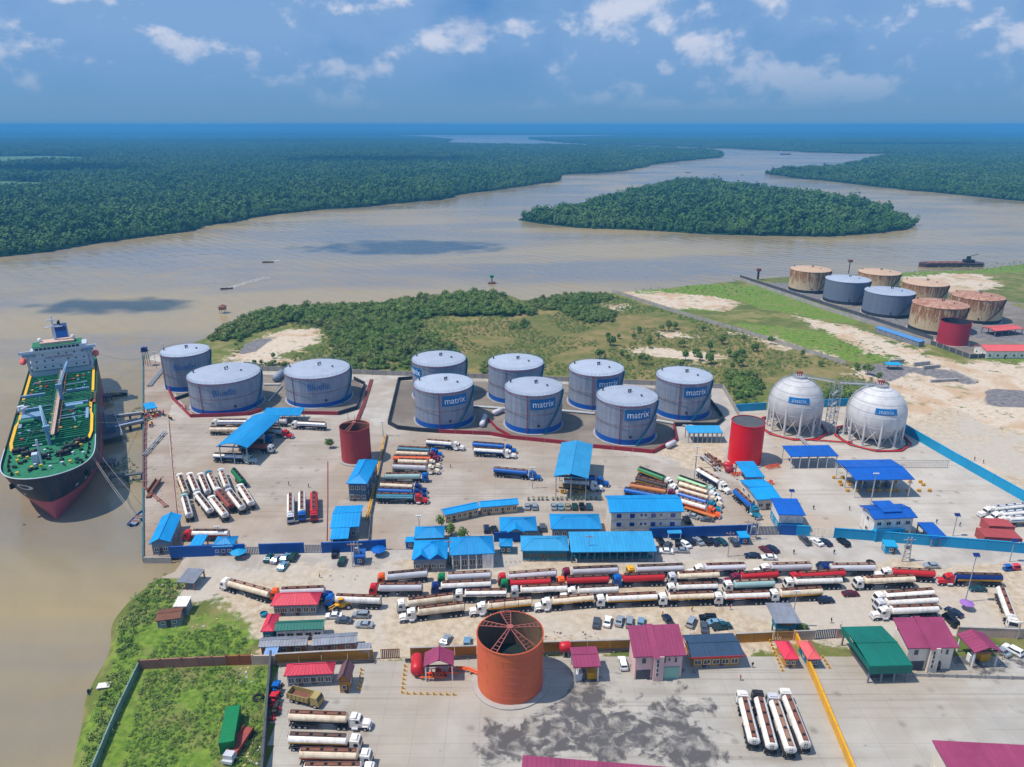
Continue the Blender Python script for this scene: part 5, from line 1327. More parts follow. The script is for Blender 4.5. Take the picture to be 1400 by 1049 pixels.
TK('E', (1098, 628), (848, 608), 'blue tanker behind the white topped one below the matrix tanks', cc='blue', tank=('blue', None, None), cab='bonnet')
TK('E', (1092, 655), (858, 640), 'white topped blue tanker with white cab below the matrix tanks', tank=('white', 'blue', None), cab='bonnet')
TK('E', (1238, 778), (966, 752), 'blue tanker standing alone in the middle of the truck yard', cc='blue', tank=('blue', None, None), cab='bonnet')
TK('Q', (402, 862), (175, 840), 'blue tanker under the blue loading gantry', cc='blue', tank=('blue', None, None), cab='bonnet')
TK('Q', (370, 888), (130, 870), 'white tanker under the blue loading gantry', tank=('white', 'blue', None), cab='bonnet')
TK('Q', (830, 890), (563, 788), 'dark green tanker with a yellow stripe, topmost of the slanting row', tank=('green', 'yellow', None), cab='bonnet', walk='dark')
TK('Q', (832, 920), (568, 852), 'tanker striped black and yellow next to the dark green one', cc='white', tank=('dark', 'yellow', None), cab='bonnet')
TK('Q', (835, 945), (530, 892), 'ochre brown tanker of the slanting row behind the office', cc='maroon', tank=('ochre', None, None), cab='bonnet')
TK('Q', (790, 975), (500, 920), 'blue tanker half hidden by the office roof', cc='blue', tank=('blue', None, None), cab='bonnet')
TK('Q', (1065, 935), (822, 848), 'light green tanker at the top of the east slanting row', cc='aqua', tank=('lgreen', None, None), cab='bonnet', walk='dark')
TK('Q', (1075, 960), (828, 880), 'pale cream tanker under the light green one', cc='white', tank=('cream', None, None), cab='bonnet')
TK('Q', (1085, 990), (824, 915), 'yellowish cream tanker with cream cab in the east slanting row', cc='cream', tank=('cream', None, None), cab='bonnet')
TK('Q', (1075, 1020), (820, 944), 'bright blue tanker in the east slanting row', cc='teal', tank=('blue', None, None), cab='bonnet')
TK('C', (1160, 265), (912, 192), 'white tanker with orange trim and orange cab, lowest of the slanting row', cc='orange', tank=('white', 'orange', None), cab='bonnet')
TK('Q', (1135, 915), (930, 795), 'white and blue tanker parked across from the slanting rows', tank=('white', 'blue', None), cab='bonnet')
TK('S', (158, 800), (0, 655), 'long blue tanker with blue bonneted cab heading for the gate', cc='teal', tank=('blue', None, None), cab='bonnet')
# --- the queue along the street
q = 'tankers queuing along the street'
TK('B', (340, 655), (622, 628), 'white tanker with orange cab at the west end of the queue, top row', cc='orange', tank=('silver', None, None), group=q)
TK('B', (282, 715), (602, 712), 'pale tanker with red cab below the orange cabbed one', cc='red', tank=('silver', None, None), group=q)
TK('B', (655, 708), (1010, 692), 'white over blue tanker in the queue', cc='navy', tank=('white', 'navy', None), group=q)
TK('B', (690, 655), (1012, 638), 'pale tanker with green cab right behind the white over blue one', cc='green', tank=('silver', None, None), group=q)
TK('B', (1055, 655), (1400, 628), 'pale tanker with red cab above the first red barrelled tanker', cc='red', tank=('silver', None, None), group=q)
TK('B', (1068, 690), (1368, 676), 'first red barrelled tanker of the queue, with green and white cab', cc='green', tank=('red', None, None), group=q)
TK('B', (448, 815), (788, 772), 'white tanker at the near west corner of the queue, behind the lowest one', tank=('cream', None, None), group=q)
TK('B', (462, 872), (852, 826), 'lowest white tanker at the west end of the queue, with bonneted cab', tank=('cream', None, None), cab='bonnet', group=q)
TK('B', (885, 835), (1252, 798), 'cream tanker with white bonneted cab, second of the lowest row', tank=('cream', 'yellow', None), cab='bonnet', group=q)
TK('B', (800, 752), (1100, 748), 'white tanker with a blue panel in the middle of its side', tank=('white', None, 'navy'), group=q)
TK('B', (1130, 732), (1465, 718), 'white tanker following the one with the blue panel', tank=('white', None, None), cc='silver', group=q)
TK('C', (48, 808), (398, 776), 'cream tanker with a yellow belly and bonneted cab, lowest row', tank=('cream', 'yellow', None), cab='bonnet', group=q)
TK('C', (415, 785), (780, 768), 'white tanker with a yellow belly and a person at its cab', tank=('white', 'yellow', None), group=q)
TK('C', (790, 775), (1115, 762), 'white tanker with pale yellow belly, fourth of the lowest row', tank=('cream', 'yellow', None), group=q)
TK('C', (1118, 770), (1450, 758), 'white tanker with orange line and green mark, lowest row', tank=('white', 'orange', None), group=q)
TK('D', (185, 462), (432, 448), 'cream tanker at the east end of the lowest row', tank=('cream', 'yellow', None), group=q)
TK('C', (200, 740), (548, 722), 'white tanker with small green marks in the second row', tank=('white', None, None), cab='bonnet', group=q)
TK('C', (842, 715), (1138, 706), 'white tanker with blue curved belly in the second row', tank=('white', 'navy', None), group=q)
TK('C', (1180, 700), (1480, 688), 'pale aqua tanker with white and green cab', tank=('aqua', None, None), group=q)
TK('D', (255, 405), (525, 396), 'white tanker with flat white cab below the last red barrel', tank=('white', None, None), group=q)
TK('C', (180, 675), (492, 662), 'second red barrelled tanker, with an orange red cab', cc='orange', tank=('red', None, None), group=q)
TK('C', (515, 662), (826, 650), 'red barrelled tanker with a blue cab', cc='blue', tank=('red', None, None), group=q)
TK('C', (845, 650), (1150, 636), 'white tanker with flat silver cab beside the blue cabbed red one', cc='silver', tank=('cream', None, None), group=q)
TK('C', (1188, 655), (1498, 632), 'red barrelled tanker with maroon cab', cc='maroon', tank=('red', None, None), cab='bonnet', group=q)
TK('D', (283, 380), (538, 362), 'last red barrelled tanker of the packed rows, with red cab', cc='red', tank=('red', None, None), group=q)
TK('D', (590, 402), (872, 390), 'cream tanker with a flat white cab east of the packed rows', tank=('cream', None, None), group=q)
TK('C', (212, 622), (548, 608), 'pale tanker with dark brown cab in the back row', cc='maroon', tank=('silver', None, None), group=q)
TK('C', (598, 610), (938, 596), 'pale tanker with yellow orange cab in the back row', cc='yellow', tank=('silver', None, None), group=q)
TK('C', (965, 602), (1306, 590), 'pale tanker with white bonnet in the back row', tank=('silver', None, None), cab='bonnet', group=q)
TK('C', (-45, 640), (172, 625), 'pale tanker at the middle of the back row, above a red barrel', tank=('silver', None, None), group=q, cc='silver') if False else None
TK('D', (110, 338), (378, 330), 'pale tanker with small white cab above the last but one red barrel', tank=('silver', None, None), cab='bonnet', group=q)
TK('D', (428, 338), (682, 335), 'pale tanker with grey blue cab at the east end of the back row', cc='navy', tank=('silver', None, None), group=q)
TK('D', (688, 352), (970, 366), 'red tanker with white bonneted cab east of the back row', tank=('red', None, None), cab='bonnet', group=q)
TK('D', (988, 380), (1290, 386), 'royal blue tanker with red cab and yellow belly line', cc='red', tank=('navy', 'yellow', None), cab='bonnet', group=q)
TK('D', (690, 475), (960, 455), 'farther of three white tankers side by side above the magenta house', group=q)
TK('D', (690, 508), (982, 490), 'middle of three white tankers side by side above the magenta house', group=q, cc='silver')
TK('D', (668, 545), (992, 532), 'nearest of three white tankers side by side, with a long bonnet', cab='bonnet', group=q)
TK('D', (1352, 612), (1288, 440), 'white tanker parked at right angles to the queue near the frame edge', group=q)
TK('A', (540, 762), (828, 842), 'white tanker heading for the river west of the orange cab', tank=('cream', None, None), group=q)
TK('A', (828, 832), (1156, 818), 'white tanker with orange cab behind the coral hipped roof', cc='orange', tank=('silver', 'rustred', None), group=q)
TK('B', (20, 778), (355, 790), 'white tanker with blue cab behind the yellow wheel loader', cc='blue', tank=('white', None, None), group=q)
# --- sphere yard, east edge
TK('D', (1160, 68), (1440, 40), 'white gas tanker with blue line, back one of three at the containers', tank=('white', None, 'teal'), cab='bonnet', walk='white')
TK('D', (1200, 92), (1480, 68), 'white gas tanker with blue line, middle one at the containers', tank=('white', None, 'teal'), cab='bonnet', walk='white')
TK('D', (1235, 112), (1520, 96), 'white gas tanker with blue line, front one at the containers', tank=('white', None, 'teal'), cab='bonnet', walk='white')
# --- forecourt
TK('F', (655, 558), (208, 540), 'white tanker with rusty top and bonneted cab nearest the tipper truck', cab='bonnet', tank=('cream', None, None))
TK('F', (598, 672), (216, 658), 'white tanker with a yellow line, second below the tipper truck', tank=('white', 'yellow', None))
TK('F', (655, 750), (274, 740), 'white tanker with orange belly, third below the tipper truck', tank=('cream', 'orange', None))
TK('F', (640, 822), (330, 820), 'white tanker with teal side at the bottom picture edge', tank=('white', 'teal', None))
TK('H', (170, 335), (226, 560), 'white tanker at the west end of the four in the forecourt')
TK('H', (236, 325), (306, 592), 'white tanker with a black cab in the forecourt four', cc='dark')
TK('H', (298, 340), (388, 605), 'third white tanker from the west of the forecourt four', cc='silver')
TK('H', (352, 322), (452, 578), 'white tanker nearest the slanting yellow wall')
# --- cars
def car_body(kind, col):
 def f():
  mb = MB()
  if kind == 'sedan': P = [(2.2, .35), (2.25, .62), (2.1, .82), (1.05, .98), (.45, 1.4), (-.9, 1.42), (-1.55, 1.02), (-2.15, .98), (-2.25, .7), (-2.2, .35)]
  elif kind == 'suv': P = [(2.25, .42), (2.3, .75), (2.15, 1.0), (1.1, 1.12), (.6, 1.7), (-1.9, 1.74), (-2.2, 1.15), (-2.3, .8), (-2.25, .42)]
  elif kind == 'pickup': P = [(2.6, .45), (2.65, .85), (2.5, 1.05), (1.5, 1.18), (1.0, 1.72), (-.4, 1.74), (-.6, 1.1), (-2.55, 1.08), (-2.6, .5)]
  else: P = [(2.5, .4), (2.55, .95), (2.2, 1.2), (1.7, 2.05), (1.4, 2.15), (-2.4, 2.15), (-2.5, 2.0), (-2.5, .4)]
  n = len(P); w = .9
  A = [(x, -(w * .78 if z > 1.3 else w), z) for x, z in P]; B = [(x, (w * .78 if z > 1.3 else w), z) for x, z in P]
  mb.add(A + B, [(i, (i + 1) % n, n + (i + 1) % n, n + i) for i in range(n)], 0, False); mb.add(A, [tuple(range(n))[::-1]]); mb.add(B, [tuple(range(n))])
  if kind == 'pickup': mb.box(-2.45, -.7, -.75, .75, 1.09, 1.12, 1)
  for s in (-.75, .45): mb.box(P[2][0] - .05, P[1][0] + .02, s, s + .3, .62, .78, 2)
  for s in (-.8, .55): mb.box(P[-2][0] - .02, P[-2][0] + .08, s, s + .25, .72, .88, 3)
  return mb.mesh('body', [CARM[col], dark, silver, redp])
 return cached(('car', kind, col), f)
def car_glass(kind):
 def f():
  mb = MB(); e = .012
  if kind == 'sedan': fr, re_, sd_ = [(1.0, 1.01), (.5, 1.37)], [(-1.5, 1.06), (-.95, 1.39)], [(.85, 1.04), (.4, 1.34), (-.9, 1.35), (-1.35, 1.05)]
  elif kind == 'suv': fr, re_, sd_ = [(1.06, 1.17), (.65, 1.65)], [(-2.15, 1.25), (-1.95, 1.66)], [(.9, 1.18), (.55, 1.6), (-1.8, 1.62), (-2.0, 1.18)]
  elif kind == 'pickup': fr, re_, sd_ = [(1.46, 1.22), (1.05, 1.68)], [(-.56, 1.2), (-.44, 1.68)], [(1.3, 1.22), (.95, 1.62), (-.35, 1.63), (-.45, 1.2)]
  else: fr, re_, sd_ = [(2.15, 1.28), (1.76, 1.98)], [(-2.51, 1.3), (-2.51, 1.9)], [(1.9, 1.35), (1.6, 1.9), (-2.2, 1.9), (-2.2, 1.35)]
  wt = .68
  for (xa, za), (xb, zb), s in ((*fr, 1), (*re_, -1)):
   mb.add([(xa + e * s, -.78, za + e), (xa + e * s, .78, za + e), (xb + e * s, wt, zb + e), (xb + e * s, -wt, zb + e)], [(0, 1, 2, 3)])
  for s in (-1, 1):
   mb.add([(x, (.915 if z < 1.3 else .73) * s, z) for x, z in sd_], [(0, 1, 2, 3)])
  return mb.mesh('windows', GL)
 return cached(('cg', kind), f)
CARM = dict(silver=paint('car_silver', (176, 184, 192), .25, .5, .1), white=paint('car_white', (232, 234, 236), .25, 0, .1), black=paint('car_black', (20, 24, 32), .2, .3, .1), navy=paint('car_navy', (26, 44, 74), .2, .3, .1),
   teal=paint('car_teal', (30, 84, 96), .25, .3, .1), grey=paint('car_grey', (92, 100, 112), .25, .4, .1), sky=paint('car_pale_blue', (130, 176, 204), .25, .4, .1), maroon=paint('car_maroon', (104, 22, 40), .25, .3, .1), green=paint('car_green', (30, 70, 62), .25, .3, .1), gold=paint('car_beige', (176, 168, 140), .25, .4, .1))
def car(c, x, y, deg, col, kind, label, group='parked cars'):
 p = G(*px(c, x, y), .6); p.z = 0
 t = thing('car' if kind != 'pickup' else 'pickup_truck', label, 'car' if kind != 'pickup' else 'pickup truck', p, radians(deg), group)
 bd = ob('body', car_body(kind, col), t); ob('windows', car_glass(kind), bd)
 wb = 1.35 if kind != 'pickup' else 1.6
 for sx in (-1, 1):
  for sy in (-1, 1): ob('wheel', wheel_mesh(.33, .22), t, (wb * sx, .82 * sy, .33))
 return t
g1 = 'cars outside the blue wall gate'
car('A', 820, 625, 84, 'teal', 'sedan', 'dark teal car at the west end of the four under the blue wall', g1)
car('A', 863, 632, 78, 'silver', 'sedan', 'silver car second in the four under the blue wall', g1)
car('A', 918, 622, 80, 'sky', 'sedan', 'pale blue car third in the four under the blue wall', g1)
car('A', 968, 620, 84, 'green', 'suv', 'dark green car fourth in the four under the blue wall', g1)
car('A', 905, 674, 80, 'sky', 'sedan', 'pale blue car parked alone in front of the four', g1)
car('A', 1258, 645, 88, 'green', 'suv', 'dark green car in front of the small annex of the blue wall', g1)
car('A', 1214, 598, 100, 'black', 'sedan', 'black car touching the blue wall beside the annex', g1)
g2 = 'cars by the wheel loader'
car('A', 1208, 970, 182, 'white', 'sedan', 'white car just below the yellow wheel loader', g2)
car('A', 1268, 998, 175, 'grey', 'sedan', 'dark grey car between three silver ones near the loader', g2)
car('A', 1370, 966, 178, 'silver', 'suv', 'silver car north east of the dark grey one near the loader', g2)
car('A', 1392, 1024, 176, 'silver', 'sedan', 'silver car closest to the zinc roofed sheds', g2)
g3 = 'cars between the blue roofs'
car('B', 985, 365, 95, 'navy', 'suv', 'navy car left of the small hipped blue house', g3)
car('B', 1032, 368, 100, 'black', 'sedan', 'black car tight against the small hipped blue house', g3)
car('B', 1322, 357, 92, 'grey', 'suv', 'slate grey car in the lane between two hipped blue houses', g3)
g4 = 'row of cars north of the hipped blue houses'
for x, col, k, s in ((5, 'silver', 'sedan', 'silver car at the west end of the row beside the long low building'), (47, 'silver', 'suv', 'silver car second in the row beside the long low building'), (162, 'silver', 'sedan', 'silver car, first of the six north of the hipped roof'),
                     (202, 'sky', 'sedan', 'pale blue car, second of the six north of the hipped roof'), (245, 'gold', 'sedan', 'beige car, third of the six north of the hipped roof'), (287, 'green', 'sedan', 'dark green car, fourth of the six north of the hipped roof'),
                     (330, 'black', 'suv', 'black car, fifth of the six north of the hipped roof'), (373, 'teal', 'sedan', 'dark teal car, last of the six north of the hipped roof')):
 car('C', x, 230, 90 + RND.uniform(-4, 4), col, k, s, g4)
g5 = 'cars under the deep blue wall'
for x, y, d, col, k, s in ((800, 440, 100, 'black', 'suv', 'black car at the end of the long stall roof'), (842, 462, 60, 'grey', 'sedan', 'grey car squeezed between the stall roof and a white car'), (832, 497, 175, 'white', 'sedan', 'white car at the front corner of the stall roof'),
                          (905, 448, 80, 'black', 'sedan', 'black car mostly behind the white taxi'), (948, 455, 115, 'white', 'sedan', 'white car with dark windows parked slanted under the deep blue wall'), (925, 492, 178, 'silver', 'sedan', 'silver car facing along the street under the deep blue wall'),
                          (975, 436, 112, 'navy', 'suv', 'navy car beside the slanted white one'), (1028, 437, 108, 'silver', 'sedan', 'silver car in the slanted row under the deep blue wall'), (1072, 436, 112, 'black', 'suv', 'black car right of the silver one in the slanted row'),
                          (1118, 440, 112, 'navy', 'sedan', 'navy car in the slanted row under the deep blue wall'), (1165, 438, 112, 'teal', 'sedan', 'teal car in the slanted row under the deep blue wall'), (1238, 442, 100, 'grey', 'suv', 'grey car beside the blue guard hut'),
                          (1352, 523, 178, 'navy', 'sedan', 'navy car standing by the kerb past the blue guard hut'), (992, 286, 140, 'silver', 'sedan', 'silver car behind the three storey office'), (1078, 308, 172, 'grey', 'sedan', 'dark grey car behind the three storey office, nearer the gate'), (958, 312, 95, 'black', 'suv', 'black car in the shade at the end of the three storey office')):
 car('C', x, y, d, col, k, s, g5)
g6 = 'cars on the sandy verge above the forecourt'
for x, y, d, col, k, s in ((418, 925, 78, 'grey', 'sedan', 'grey car, first of five on the sandy verge'), (485, 918, 74, 'white', 'sedan', 'white car, second of five on the sandy verge'), (556, 914, 70, 'silver', 'sedan', 'silver car, third of five on the sandy verge'),
                          (615, 922, 78, 'silver', 'suv', 'tall silver car, fourth of five on the sandy verge'), (684, 926, 72, 'sky', 'sedan', 'pale blue car, last of five on the sandy verge'), (850, 918, 104, 'navy', 'pickup', 'navy pickup truck standing alone on the sandy verge'),
                          (985, 922, 62, 'silver', 'suv', 'silver car beyond the magenta house, beside scrap'), (1085, 898, 176, 'black', 'suv', 'black car at the back of the group behind the slate roof'), (1132, 924, 5, 'sky', 'sedan', 'pale blue car behind the slate roof'),
                          (1166, 948, 10, 'teal', 'pickup', 'teal pickup truck half hidden by the slate roof'), (1062, 952, 80, 'grey', 'sedan', 'grey car with rubbish around it behind the slate roof')):
 car('C', x, y, d, col, k, s, g6)
g7 = 'cars on the east street'
for x, y, d, col, k, s in ((352, 207, 100, 'grey', 'pickup', 'laden grey pickup truck by the white lattice gate'), (408, 213, 112, 'white', 'sedan', 'white car by the white lattice gate'), (450, 214, 112, 'navy', 'sedan', 'navy car right of the white one by the lattice gate'),
                          (536, 216, 108, 'black', 'suv', 'black car alone under the light blue wall'), (163, 252, 112, 'maroon', 'sedan', 'maroon car by the bend of the street'), (196, 246, 116, 'navy', 'sedan', 'navy car right of the maroon one'), (98, 279, 178, 'navy', 'sedan', 'navy car below the maroon one, facing west'),
                          (180, 287, 178, 'white', 'sedan', 'white car just below the maroon and navy pair'), (958, 326, 176, 'silver', 'sedan', 'silver car driving past the lattice pylon'), (1178, 438, 178, 'teal', 'sedan', 'dark teal car under the royal blue tanker'),
                          (570, 461, 4, 'maroon', 'sedan', 'maroon car east of the lowest tanker row'), (450, 493, 6, 'navy', 'suv', 'navy car at the end of the lowest tanker row'), (1065, 549, 120, 'navy', 'sedan', 'navy car near the purple umbrella'), (325, 620, 165, 'navy', 'sedan', 'navy car beside the guard box pole'),
                          (1049, 592, 92, 'black', 'van', 'black van behind the magenta house roof'), (945, 598, 160, 'silver', 'sedan', 'silver car peeping over the magenta house roof'), (1346, 732, 120, 'white', 'suv', 'white car beside the magenta roofed shelter'), (1288, 735, 116, 'silver', 'sedan', 'silver car half under the magenta roofed shelter'), (448, 334, 178, 'navy', 'van', 'navy van between two pale tankers of the back row')):
 car('D', x, y, d, col, k, s, g7)
car('M', 822, 262, 91, 'white', 'suv', 'white pickup like car beside the pale pink house', 'cars at the forecourt')
car('F', 1048, 137, 70, 'silver', 'sedan', 'silver car beyond the mustard wall, left one', 'cars at the forecourt')
car('F', 1162, 152, 88, 'sky', 'sedan', 'pale blue car beyond the mustard wall next to the orange tank', 'cars at the forecourt')
car('F', 575, 850, 90, 'sky', 'sedan', 'x', 'x') if False else None
# ================================================================ BUILDINGS
def pane_set(t_wall, ang_u, org, L_, zs, n, w, h_, face_n, frame_m, parent, inset=0.0, xs=None):
 """windows on a wall running from org along u (unit, local coords); each a part with its pane a sub-part"""
 u = Vector((cos(ang_u), sin(ang_u), 0))
 fm_ = cached(('wf', w, h_, frame_m.name), lambda: MB().box(-w / 2 - .1, w / 2 + .1, -.07, .02, -.1, 0).box(-w / 2 - .1, w / 2 + .1, -.07, .02, h_, h_ + .1).box(-w / 2 - .1, -w / 2, -.07, .02, 0, h_).box(w / 2, w / 2 + .1, -.07, .02, 0, h_).box(-.04, .04, -.05, .02, 0, h_).mesh('window', frame_m))
 pm_ = cached(('wp', w, h_), lambda: MB().box(-w / 2, w / 2, -.025, -.005, 0, h_).mesh('pane', GL))
 for z in zs:
  for k in range(n):
   s = (xs[k] if xs else (k + .5) / n) * L_
   wd = ob('window', fm_, parent, org + u * s + Vector((0, 0, z)), ang_u); ob('pane', pm_, wd)
def ribs(mb, a, b, c, d, step, m=0, w=.09, hh=.06):
 """raised seams from edge a-b (eave) to d-c (ridge)"""
 L_ = (b - a).length; n = int(L_ / step)
 nrm = (b - a).cross(d - a).normalized()
 if nrm.z < 0: nrm = -nrm
 for k in range(1, n):
  p = a.lerp(b, k / n); q = d.lerp(c, k / n); u = (b - a).normalized() * w / 2
  if (q - p).length < .3: continue
  e = nrm * .004
  mb.add([p - u + e, p + nrm * hh, p + u + e, q - u + e, q + nrm * hh, q + u + e], [(0, 1, 4, 3), (1, 2, 5, 4)], m)
def building(name, label, cat, fl, fr, bl, h, roof='hip', rise=1.6, over=.6, wall_m=None, roof_m=None, win=None, door=None, open_=False, cols=0, base=None, trim=None, slope=0, rib=1.1, side_win=None, group=None, frame=None, deep=None, zb=0, lower=None):
 A, B, Cc = G(*fl, h), G(*fr, h), G(*bl, h)
 d = B - A; W_ = d.length; ang = atan2(d.y, d.x); u = d.normalized(); n = Vector((-u.y, u.x, 0)); D = deep or max(1.5, (Cc - A).dot(n))
 org = Vector((A.x, A.y, 0))
 t = thing(name, label, cat, org + Vector((0, 0, zb)), ang, group)
 x0, x1, y0, y1 = over, W_ - over, over, D - over
 wm_ = wall_m or wcream
 if not open_:
  fw = MB(); th = .2
  fw.box(x0, x1, y0, y0 + th, 0, h - .02).box(x0, x1, y1 - th, y1, 0, h - .02).box(x0, x0 + th, y0 + th, y1 - th, 0, h - .02).box(x1 - th, x1, y0 + th, y1 - th, 0, h - .02)
  if roof == 'gable':
   fw.add([(x0, y0, h - .02), (x0, y1, h - .02), (x0, D / 2, h + rise * .93)], [(0, 1, 2)]); fw.add([(x1, y0, h - .02), (x1, y1, h - .02), (x1, D / 2, h + rise * .93)], [(0, 1, 2)])
  if roof == 'gableY':
   fw.add([(x0, y0, h - .02), (x1, y0, h - .02), (W_ / 2, y0, h + rise * .93)], [(0, 1, 2)])
  part('wall', fw, wm_, t)
  if lower: part('lower_wall', MB().box(x0 - .02, x1 + .02, y0 - .025, y1 + .02, 0, lower[0]), lower[1], t)
  part('plinth', MB().box(x0 - .06, x1 + .06, y0 - .06, y1 + .06, 0, .35), conc, t)
 else:
  nc = max(2, cols or int(W_ / 5) + 1); cm = cached(('col', h, (wall_m or pipe_grey).name), lambda: MB().box(-.16, .16, -.16, .16, 0, h - .02).mesh('column', wall_m or pipe_grey))
  for k in range(nc):
   for yy in ((y0, y1) if D < 14 else (y0, D / 2, y1)): ob('column', cm, t, (x0 + (x1 - x0) * k / (nc - 1), yy, 0))
  bm_ = MB()
  for yy in (y0, y1): bm_.box(x0, x1, yy - .1, yy + .1, h - .38, h - .03)
  for k in range(nc):
   xx = x0 + (x1 - x0) * k / (nc - 1); bm_.box(xx - .08, xx + .08, y0 + .1, y1 - .1, h - .34, h - .04)
  part('roof_truss', bm_, dark, t)
 rm = roof_m or roof_blue; rf = MB(); z = h
 V3 = Vector
 c00, c10, c11, c01 = V3((0, 0, z)), V3((W_, 0, z)), V3((W_, D, z)), V3((0, D, z))
 if roof == 'hip':
  k = min(D / 2, W_ / 2) * .95
  if W_ >= D: r0, r1 = V3((k, D / 2, z + rise)), V3((W_ - k, D / 2, z + rise)); F_ = [(c00, c10, r1, r0), (c11, c01, r0, r1), (c10, c11, r1, r1), (c01, c00, r0, r0)]
  else: r0, r1 = V3((W_ / 2, k, z + rise)), V3((W_ / 2, D - k, z + rise)); F_ = [(c10, c11, r1, r0), (c01, c00, r0, r1), (c00, c10, r0, r0), (c11, c01, r1, r1)]
 elif roof == 'gable': r0, r1 = V3((0, D / 2, z + rise)), V3((W_, D / 2, z + rise)); F_ = [(c00, c10, r1, r0), (c11, c01, r0, r1)]
 elif roof == 'gableY': r0, r1 = V3((W_ / 2, 0, z + rise)), V3((W_ / 2, D, z + rise)); F_ = [(c10, c11, r1, r0), (c01, c00, r0, r1)]
 elif roof == 'mono': F_ = [(c00, c10, V3((W_, D, z + rise)), V3((0, D, z + rise)))]
 elif roof == 'barrel':
  F_ = []; ns = 8
  for i in range(ns):
   a0, a1 = i / ns, (i + 1) / ns; z0, z1 = z + rise * sin(pi * a0), z + rise * sin(pi * a1)
   F_.append((V3((W_ * a1, 0, z1)), V3((W_ * a1, D, z1)), V3((W_ * a0, D, z0)), V3((W_ * a0, 0, z0))))
 else: F_ = [(c00, c10, c11, c01)]
 th = V3((0, 0, .12))
 for a, b, c, e in F_:
  fs = [a, b, c, e] if (c - e).length > .01 else [a, b, c]
  rf.add(fs, [tuple(range(len(fs)))]); rf.add([p - th for p in fs], [tuple(range(len(fs)))[::-1]])
  if rib: ribs(rf, a, b, c, e, rib)
 ed = [c00, c10, c11, c01]
 if roof == 'mono': ed = [c00, c10, V3((W_, D, z + rise)), V3((0, D, z + rise))]
 for a, b in zip(ed, ed[1:] + ed[:1]):
  rf.add([a - th * 2, b - th * 2, b, a], [(0, 1, 2, 3)])
 if roof in ('hip', 'gable', 'gableY'):
  rf.cyl(r0 + V3((0, 0, .03)), r1 + V3((0, 0, .03)), .14, n=6)
  if roof == 'hip':
   for a, b in (((c00, r0), (c01, r0), (c10, r1), (c11, r1)) if W_ >= D else ((c00, r0), (c10, r0), (c01, r1), (c11, r1))): rf.cyl(a, b, .1, n=5)
  if roof == 'gableY' : rf.add([c00, c10, r0], [(0, 1, 2)]) if False else None
 part('roof', rf, rm, t)
 if trim: part('fascia', MB().box(-.03, W_ + .03, -.08, -.01, h - .42, h + .02).box(-.08, -.01, 0, D, h - .42, h + .02).box(W_ + .01, W_ + .08, 0, D, h - .42, h + .02), trim, t)
 if not open_ and win:
  nw, zs, ww, wh = win
  pane_set(None, 0, V3((x0, y0, 0)), x1 - x0, zs, nw, ww, wh, None, frame or white, t)
  ns = side_win if side_win is not None else max(1, int((y1 - y0) / 4))
  if ns:
   pane_set(None, pi / 2, V3((x1, y0, 0)), y1 - y0, zs, ns, ww, wh, None, frame or white, t)
   pane_set(None, -pi / 2, V3((x0, y1, 0)), y1 - y0, zs, ns, ww, wh, None, frame or white, t)
 if not open_ and door:
  for s in door:
   dd = ob('door', cached(('door',), lambda: MB().box(-.5, .5, -.06, -.01, 0, 2.15).mesh('door', paint('door_brown', (84, 62, 52), .6))), t, (x0 + (x1 - x0) * s, y0, 0))
   ob('handle', cached(('dh',), lambda: MB().box(.32, .42, -.12, -.06, 1.0, 1.06).mesh('handle', silver)), dd)
 return t, W_, D
def porch(t, x0, x1, dep, h, mat, colm, rise=.5, cols=3):
 """a lean-to roof in front of a building, in its local frame"""
 mb = MB(); mb.add([(x0, -dep, h), (x1, -dep, h), (x1, .3, h + rise), (x0, .3, h + rise)], [(0, 1, 2, 3)]); mb.add([(x0, -dep, h - .12), (x1, -dep, h - .12), (x1, .3, h + rise - .12), (x0, .3, h + rise - .12)], [(3, 2, 1, 0)])
 mb.add([(x0, -dep, h - .25), (x1, -dep, h - .25), (x1, -dep, h), (x0, -dep, h)], [(0, 1, 2, 3)])
 ribs(mb, Vector((x0, -dep, h)), Vector((x1, -dep, h)), Vector((x1, .3, h + rise)), Vector((x0, .3, h + rise)), 1.1)
 part('porch_roof', mb, mat, t)
 for k in range(cols): ob('porch_column', cached(('pc', h, colm.name), lambda: MB().box(-.12, .12, -.12, .12, 0, h - .13).mesh('porch_column', colm)), t, (x0 + .3 + (x1 - x0 - .6) * k / max(1, cols - 1), -dep + .3, 0))
def front_gable(t, xc, w, h, rise, dep, back, mat, infill=None):
 mb = MB(); a, b, r = Vector((xc - w / 2, -dep, h)), Vector((xc + w / 2, -dep, h)), Vector((xc, -dep, h + rise)); rb = Vector((xc, back, h + rise));
 a2, b2 = Vector((xc - w / 2, .4, h)), Vector((xc + w / 2, .4, h)); e = Vector((0, 0, .06))
 mb.add([a + e, r + e, rb + e, a2 + e], [(0, 1, 2, 3)]); mb.add([b + e, b2 + e, rb + e, r + e], [(0, 1, 2, 3)]);
 part('front_gable', mb, mat, t)
 part('gable_wall', MB().add([a + Vector((.3, .3, 0)), b + Vector((-.3, .3, 0)), r + Vector((0, .3, -.3))], [(0, 1, 2)]), infill or mat, t)
BD = building
t, W_, D_ = BD('office_building', 'three storey cream office with a broad blue roof', 'office building', (833.6, 700.6), (936, 699.4), (826, 677.5), 9.2, 'gable', 1.7, .7, wcream, roof_blue, None, None)
navyg = paint('blue_tinted_pane', (14, 58, 140), .15, 0, 0, spec=.7)
fmw = cached(('bwf',), lambda: MB().box(-.85, .85, -.08, .01, -.08, 1.5).mesh('window', white)); pmw = cached(('bwp',), lambda: MB().box(-.75, .75, -.13, -.081, 0, 1.4).mesh('pane', navyg))
